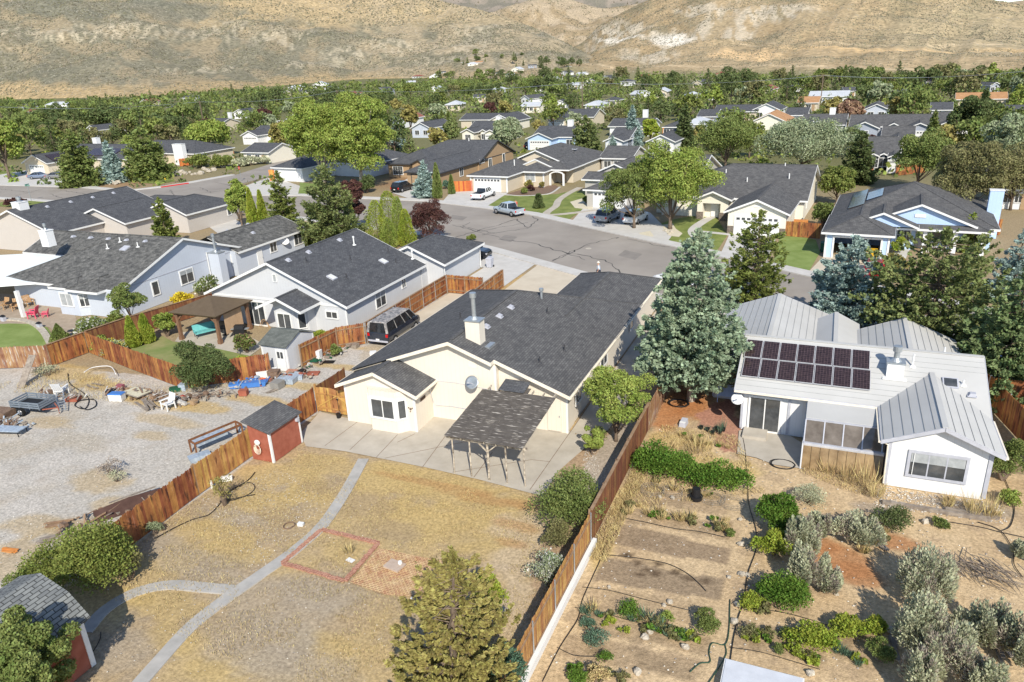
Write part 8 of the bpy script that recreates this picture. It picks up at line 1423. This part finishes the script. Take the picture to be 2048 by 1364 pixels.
x,y=gp(678,836); t=thing('bucket','black bucket with handle standing below the double gate','bucket',(x,y,.02)); MB().tube([(0,0,0),(0,0,.3)],[.13,.17],14).build('body',M_black,t); MB().tube([(.17*math.cos(k*math.pi/6),0,.3+.14*math.sin(k*math.pi/6)) for k in range(7)],.01,5).build('handle',M_steel,t)
plank_pile('dark planks leaning in a pile by the lane tub',545,782,1.0,3,70,M_oldwood,.15,name='plank_pile')
def scrap(label,pa,pb,n,wd,cols,seed):
    r=random.Random(seed); a=gp(*pa); b=gp(*pb); bm=[MB() for _ in cols]
    for k in range(n):
        f_=r.random(); x=a[0]+(b[0]-a[0])*f_+r.gauss(0,wd); y=a[1]+(b[1]-a[1])*f_+r.gauss(0,wd*.6); z=abs(r.gauss(0,.12)); L=r.uniform(.15,.9); th=r.uniform(0,3.14); c,s_=math.cos(th)*L/2,math.sin(th)*L/2; q=r.random()
        if q<.6: bm[k%len(cols)].bar((x-c,y-s_,z+.03),(x+c,y+s_,z+r.uniform(.03,.3)),r.uniform(.04,.14),.03)
        elif q<.85: w_=r.uniform(.08,.22); bm[k%len(cols)].hexa([(x-w_,y-w_*.7,z),(x+w_,y-w_*.6,z),(x+w_*.9,y+w_*.7,z),(x-w_,y+w_*.8,z),(x-w_*.8,y-w_*.5,z+w_),(x+w_*.9,y-w_*.6,z+w_*1.1),(x+w_*.8,y+w_*.6,z+w_*.9),(x-w_*.8,y+w_*.6,z+w_)])
        else: bm[k%len(cols)].ball((x,y,z+.08),r.uniform(.08,.2),7,5,(1,.8,.6),jit=.4)
    for q,m in zip(bm,cols): o=q.build('scrap',m); o['kind']='stuff'; o['label']=label; o['category']='scrap'
M_w2=mat('dirty_white_scrap',(.35,.34,.32),(.62,.6,.57),scale=5)
scrap('loose scrap wood and litter in the junk heap under the long fence',(220,785),(375,805),170,.45,[M_oldwood,M_mulch,M_w2,M_rail],1); scrap('odds and ends behind the trailer',(95,790),(160,800),34,.5,[M_oldwood,M_w2,M_mulch],2)
scrap('small scrap heaped along the lane fence',(470,775),(612,752),170,.35,[M_tarp,M_mulch,M_w2,M_oldwood,M_redbarn,M_bluepl],3); scrap('odds and ends at the left edge by the cot',(-10,840),(45,860),40,.5,[M_oldwood,M_tarp,M_mulch],4); scrap('pots and litter beside the small grey shed',(610,740),(700,695),46,.3,[M_oldwood,M_w2,M_mulch,MG],5); scrap('scrap wood beside the lower fence and juniper',(110,1070),(270,1010),26,.4,[M_oldwood,M_mulch,M_rail],6); scrap('twigs and litter on the ground below the long fence',(380,800),(470,790),30,.4,[M_oldwood,M_mulch],7)
# planter frame behind the fence, tarp and boards by the lower fence
x,y=gp(436,888); t=thing('planter_stand','wooden frame with blue tarp behind the orange fence panels','frame',(x,y,0),R(72))
for a in ((-1.5,-.35,1.5,-.35),(-1.5,.35,1.5,.35),(-1.5,-.35,-1.5,.35),(1.5,-.35,1.5,.35)): MB().bar((a[0],a[1],.8),(a[2],a[3],.8),.06,.12).build('rail',M_fenced,t)
for a in (-1.5,1.5):
    for b_ in (-.35,.35): MB().bar((a,b_,0),(a,b_,.82),.08).build('leg',M_fenced,t)
MB().box(-1.4,-.3,.5,.6,.3,.75).build('tarp',M_tarp,t); obox('tarp_heap','silver-blue tarp heap against the fence left of the red shed','tarp',400,918,1.2,.6,.3,M_tarp,60)
x,y=gp(262,1012); t=thing('dark_tarp','dark brown tarp draped along the lower fence','tarp',(x,y,0),R(62)); MB().loft([[(-1.7,-.5,0),(-1.7,.5,0),(-1.7,.1,.4)],[(0,-.6,0),(0,.5,0),(0,.0,.55)],[(1.7,-.4,0),(1.7,.5,0),(1.7,.1,.35)]]).build('tarp',mat('dark_brown_tarp',(.05,.025,.02),(.09,.05,.04),scale=2),t)
plank_pile('weathered planks on top of the dark tarp',268,1000,2.4,4,60,M_oldwood,.3,h=.3); plank_pile('tan and grey boards on the gravel above the juniper',118,1048,1.6,4,30,M_rail,.25); plank_pile('dark boards at the juniper edge',105,1078,1.5,5,40,M_oldwood,.3); plank_pile('broken orange boards at the left edge',20,1102,1.0,4,5,M_orange,.15)
# main yard
x,y=gp(790,1137); t=thing('stone_plinth','square stone slab with a small white pot on the sunken brick paving','plinth',(x,y,0),R(-8)); MB().hexa([(-.42,-.3,.12),(.4,-.3,.12),(.4,.3,.12),(-.42,.3,.12),(-.42,-.3,.2),(.4,-.3,.2),(.4,.3,.2),(-.42,.3,.2)]).box(-.3,-.2,0,.3,.2,.12).build('slab',mat('pinkish_stone',(.42,.32,.25),(.52,.42,.34),scale=5),t)
t=thing('white_pot','small white pot on the stone slab','pot',(x+.22,y+.12,.2)); MB().tube([(0,0,0),(0,0,.08),(0,0,.16)],[.07,.1,.08],10).build('pot',M_trim,t)
obox('concrete_block','white hollow block in the yard beside the path','block',602,1051,.3,.2,.15,M_trim,10); obox('concrete_block','pale block half hidden by the golden conifer','block',1012,1226,.4,.25,.15,M_rock,-15); obox('stepping_stone','round white cap near the brick paving end','stone',864,1159,.2,.2,.05,M_trim,0); obox('marker','small white marker at the paving corner','marker',824,1201,.08,.08,.15,M_trim,0); obox('drain_cover','small white grate inside the brick plot','grate',701,1121,.4,.25,.03,M_trim,-10); obox('valve_pipe','white standpipe by the orange fence panels','pipe',425,978,.08,.08,.5,M_trim,0); obox('valve_pipe','row of white valves at the gravel corner by the red shed','valves',455,962,.6,.15,.3,M_trim,30); coil('dark rusty ring half buried in the yard',577,1052,.28,1,.03,M_mulch,'fire_ring',cat='ring')
x,y=gp(152,1305); t=thing('folding_chair','white frame chair lying beside the red barn shed','frame',(x,y,0),R(30)); MB().bar((-.4,-.3,.05),(.4,-.3,.5),.04).bar((-.4,.3,.05),(.4,.3,.5),.04).bar((-.4,-.3,.05),(-.4,.3,.05),.04).bar((.4,-.3,.5),(.4,.3,.5),.04).build('frame',M_trim,t); MB().hexa([(-.35,-.28,.1),(.35,-.28,.5),(.35,.28,.5),(-.35,.28,.1),(-.35,-.28,.12),(.35,-.28,.52),(.35,.28,.52),(-.35,.28,.12)]).build('fabric',M_tarp,t)
obox('yellow_bin','yellow plastic box half hidden under the corner tree','box',75,1338,.8,.6,.5,mat('yellow_plastic',(.65,.38,.02),rough=.5),20); hose('hose','short black hose curving beside the red barn shed',[(165,1315),(185,1305),(200,1280),(202,1265)],.018,M_black)
# ---------------------------------------------------------------- garden on the right
coil('black coiled pipe at the foot of the big juniper',1358,808,.62,5,.028,M_black,sq=.85); coil('black soaker hose coil on the patio edge',1566,930,.62,3,.018,M_black,sq=.8); x,y=gp(1367,850); t=thing('utility_box','grey ground utility box on the red soil','box',(x,y,0),R(-5)); MB().hexa([(-.2,-.35,0),(.2,-.35,0),(.2,.35,0),(-.2,.35,0),(-.17,-.3,.28),(.17,-.3,.28),(.17,.3,.35),(-.17,.3,.35)]).build('box',M_trimg,t); MB().box(-.17,-.3,.285,.17,.02,.3).build('lid',M_trim,t)
x,y=gp(1392,998); t=thing('compost_bucket','black upturned bucket on a tub in the garden','bucket',(x,y,0)); MB().tube([(0,0,0),(0,0,.22)],[.3,.33],14).build('tub',M_black,t); MB().tube([(0,0,.22),(0,0,.62)],[.23,.19],14).build('bucket',M_black,t)
M_mesh=mat('wire_mesh',(.22,.20,.17),rough=.7)
for px,py,R_,l in ((1305,985,.6,'flat wire cage ring at the left of the bucket'),(1345,988,.5,'second wire cage ring left of the bucket'),(1425,1000,.62,'wire cage ring just right of the bucket'),(1465,1010,.6,'wire cage ring at the bed end right of the bucket')):
    x,y=gp(px,py); t=thing('wire_cage',l,'wire cage',(x,y,0)); m_=MB()
    for k in range(3): m_.tube([(R_*math.cos(a*math.pi/8),R_*.8*math.sin(a*math.pi/8),.03+.12*k) for a in range(17)],.008,4,False)
    for k in range(12): a=k*math.pi/6; m_.bar((R_*math.cos(a),R_*.8*math.sin(a),.02),(R_*math.cos(a+.3),R_*.8*math.sin(a+.3),.28),.01)
    m_.build('wires',M_mesh,t)
M_hosg=mat('green_hose',(.02,.07,.04),rough=.5)
for l,pts,r in (('main black water line along the garden path',[(1483,865),(1490,900),(1495,960),(1498,1010),(1512,1060),(1512,1100),(1495,1150),(1487,1205),(1475,1240),(1465,1290),(1455,1364)],.02),('black line along the fence side of the beds',[(1245,1000),(1235,1040),(1215,1075),(1205,1110),(1185,1155),(1165,1200),(1155,1240),(1120,1295),(1085,1364)],.02),('black drip line above the dark soil bed',[(1237,1035),(1290,1045),(1350,1058),(1400,1064),(1450,1075)],.014),('curved black drip line over the watered bed',[(1202,1110),(1260,1115),(1330,1127),(1370,1145),(1395,1165),(1412,1183)],.016),('black drip line below the second bed',[(1165,1175),(1220,1182),(1290,1200),(1380,1222)],.014),('black drip line across the planted bed',[(1150,1216),(1200,1225),(1270,1245),(1340,1262),(1410,1272)],.014),('black drip line in the lowest left bed',[(1115,1296),(1150,1312),(1200,1314)],.014),('black drip line left of the squash patch',[(1484,1215),(1560,1225),(1620,1240),(1665,1255)],.014),('long black drip line in the lower garden',[(1460,1296),(1520,1305),(1590,1325),(1640,1340)],.014),('black line across the right garden by the sagebrush',[(1955,1045),(2000,1062),(2025,1100),(2028,1130),(2045,1155)],.02),('black line from the timber edging to the right edge',[(1900,1045),(1960,1055),(2000,1065),(2060,1078)],.016),('black pipe curving at the right gable corner',[(2010,960),(2028,1010),(2022,1050),(2005,1062)],.02)): hose('drip_line',l,pts,r,M_black,'drip line')
hose('garden_hose','green garden hose snaking down the garden path',[(1460,1200),(1458,1260),(1450,1290),(1425,1287),(1418,1305),(1420,1325),(1400,1328),(1380,1345)],.02,M_hosg); hose('garden_hose','second loop of green hose at the path bottom',[(1450,1290),(1452,1310),(1435,1340),(1415,1370)],.02,M_hosg)
for k,(px,py) in enumerate(((1340,1205),(1328,1212),(1218,1175),(1484,1150),(1458,1155),(1495,1152),(1475,1210),(1468,1245),(1300,1265),(1290,1275),(1370,1295),(1480,1040),(1482,1090),(1275,1345),(1665,1175),(1672,1190),(1600,1255),(1620,1348),(1788,1315),(1780,1262),(1850,1045),(1345,997),(1320,995))): rocks([(px,py)],'pale fist-sized stone lying in the garden soil','stones in the vegetable garden',s=(.09,.2))
t=thing('timber_edging','long weathered timber edging below the white gable','timber',(3.8,34.75,0)); MB().box(0,0,0,4.5,.2,.17).build('timber',M_oldwood,t); MB().box(2.7,.3,0,4.9,.5,.15).build('timber',M_oldwood,t)
plank_pile('stack of long dark planks at the lower right',2000,1285,2.6,7,-75,M_oldwood,.35,name='plank_stack'); plank_pile('two boards leaning in the upper sagebrush',1756,1085,1.5,3,-60,M_oldwood,.12,name='leaning_boards'); plank_pile('narrow sticks beside the lower thicket',1792,1300,1.4,4,-85,M_oldwood,.12,name='stick_bundle')
x,y=gp(1960,1150); t=thing('brush_pile','heap of grey cut branches right of the round sagebrush','brush pile',(x,y,0)); m_=MB()
for k in range(70): a=rng.gauss(-.6,.5); q=Vector((rng.gauss(0,.7),rng.gauss(0,.45),rng.uniform(.03,.45))); d=Vector((math.cos(a),math.sin(a),rng.uniform(-.15,.15)))*rng.uniform(.3,.8); m_.tube([q-d,q+d*.2+Vector((0,0,.05)),q+d],[.02,.016,.006],5,False)
m_.build('branches',mat('grey_branches',(.14,.11,.09),(.3,.25,.2),scale=6,island=.2),t)
t=thing('raised_bed','white-covered raised bed at the bottom edge of the garden','raised bed',(-1.85,19.3,0)); MB().box(0,0,0,2.7,2.55,.35).build('frame',M_trim,t); MB().box(.05,.05,.35,2.65,2.5,.38).build('cover',mat('grey_white_cover',(.5,.52,.56),(.6,.62,.66),scale=2),t)
# right-edge street clutter
obox('blue_tarp','blue tarp-covered load between the cedars at the right','tarp',1985,588,3.0,1.6,.8,M_bluepl,-20); obox('blue_pool_cover','large dark blue cover beyond the fence at the right edge','cover',2035,745,3.0,4.0,.5,mat('navy_cover',(.03,.06,.18),rough=.5),10); obox('yellow_barrier','yellow barrier at the right edge by the red kerb','barrier',2042,585,.6,.4,.9,mat('yellow_plastic',(.65,.38,.02),rough=.5),0); obox('deck_clutter','blue and orange boxes stacked behind the bleached fence','boxes',1600,462,1.6,1.0,1.3,M_orange,0)
x,y=gp(1738,528); t=thing('garage_clutter','boxes and yellow machine inside the open garage','machine',(x,y,0),R(-4)); MB().box(-.5,.8,.1,.6,1.8,1.2).build('machine',mat('yellow_plastic',(.65,.38,.02)),t); MB().box(-2.4,1.6,.0,-1.2,2.6,.9).build('box',M_mulch,t)
# ---------------------------------------------------------------- power poles and lines
PO=[]
for k,(px,py,yt) in enumerate(((1638,119,99),(1797,125,104),(1935,126,106),(2019,126,108))):
    q=on_hill(HR,px,py); t=thing('power_pole','wooden power pole on the bare hillside, %s from the left'%('first','second','third','fourth')[k],'power pole',(q[0],q[1],q[2]-3),0,'poles on the hillside'); s_=pj(*q)[2]/FPX; hh=(py-yt)*s_+3; MB().bar((0,0,0),(0,0,hh),1.0).build('pole',M_trimd,t); MB().bar((-5,0,hh-1.5),(5,0,hh-1.5),.9).bar((-4,0,hh-5),(4,0,hh-5),.7).build('crossarm',M_trimd,t)
pl=[]
for k,(px,py,hh) in enumerate(((10,262,11),(410,262,11),(680,232,11),(1165,222,11),(1640,218,11),(2090,212,11))):
    x,y=gp(px,py); t=thing('utility_pole','thin wooden utility pole in the tree belt, number %s from the left'%('one','two','three','four','five','six')[k],'utility pole',(x,y,0),0,'utility poles in the tree belt'); MB().bar((0,0,0),(0,0,hh),.28).build('pole',M_bark,t); MB().bar((-1.2,0,hh-.4),(1.2,0,hh-.4),.15).build('crossarm',M_bark,t); pl.append((x,y,hh))
m_=MB()
for a,b_ in zip(pl[:-1],pl[1:]):
    for o_,zz_ in ((-.9,-.3),(.9,-.3)):
        m_.tube([(a[0]+(b_[0]-a[0])*k/10+o_,a[1]+(b_[1]-a[1])*k/10,a[2]+zz_-1.6*(1-(2*k/10-1)**2)) for k in range(11)],.035,4,False)
tag(m_.build('power_lines',M_steel),'thin overhead wires crossing above the tree belt','power lines')

# ---------------------------------------------------------------- labels: number the look-alikes from the left
ORD=['first','second','third','fourth','fifth','sixth','seventh','eighth','ninth','tenth','eleventh','twelfth','thirteenth','fourteenth','fifteenth','sixteenth','seventeenth','eighteenth','nineteenth','twentieth']+['%s-%s'%(a,b) for a in ('twenty','thirty','forty','fifty','sixty') for b in ('first','second','third','fourth','fifth','sixth','seventh','eighth','ninth')]
bpy.context.view_layer.update(); byl={}
for o in bpy.data.objects:
    if o.parent is None and o.get('category') and o.get('kind')!='stuff' and o.get('label'): byl.setdefault(o['label'],[]).append(o)
for l,os_ in byl.items():
    if len(os_)>1:
        os_.sort(key=lambda o:pj(*o.location)[0])
        for i,o in enumerate(os_): o['label']=l+', '+ORD[min(i,len(ORD)-1)]+' from the left'
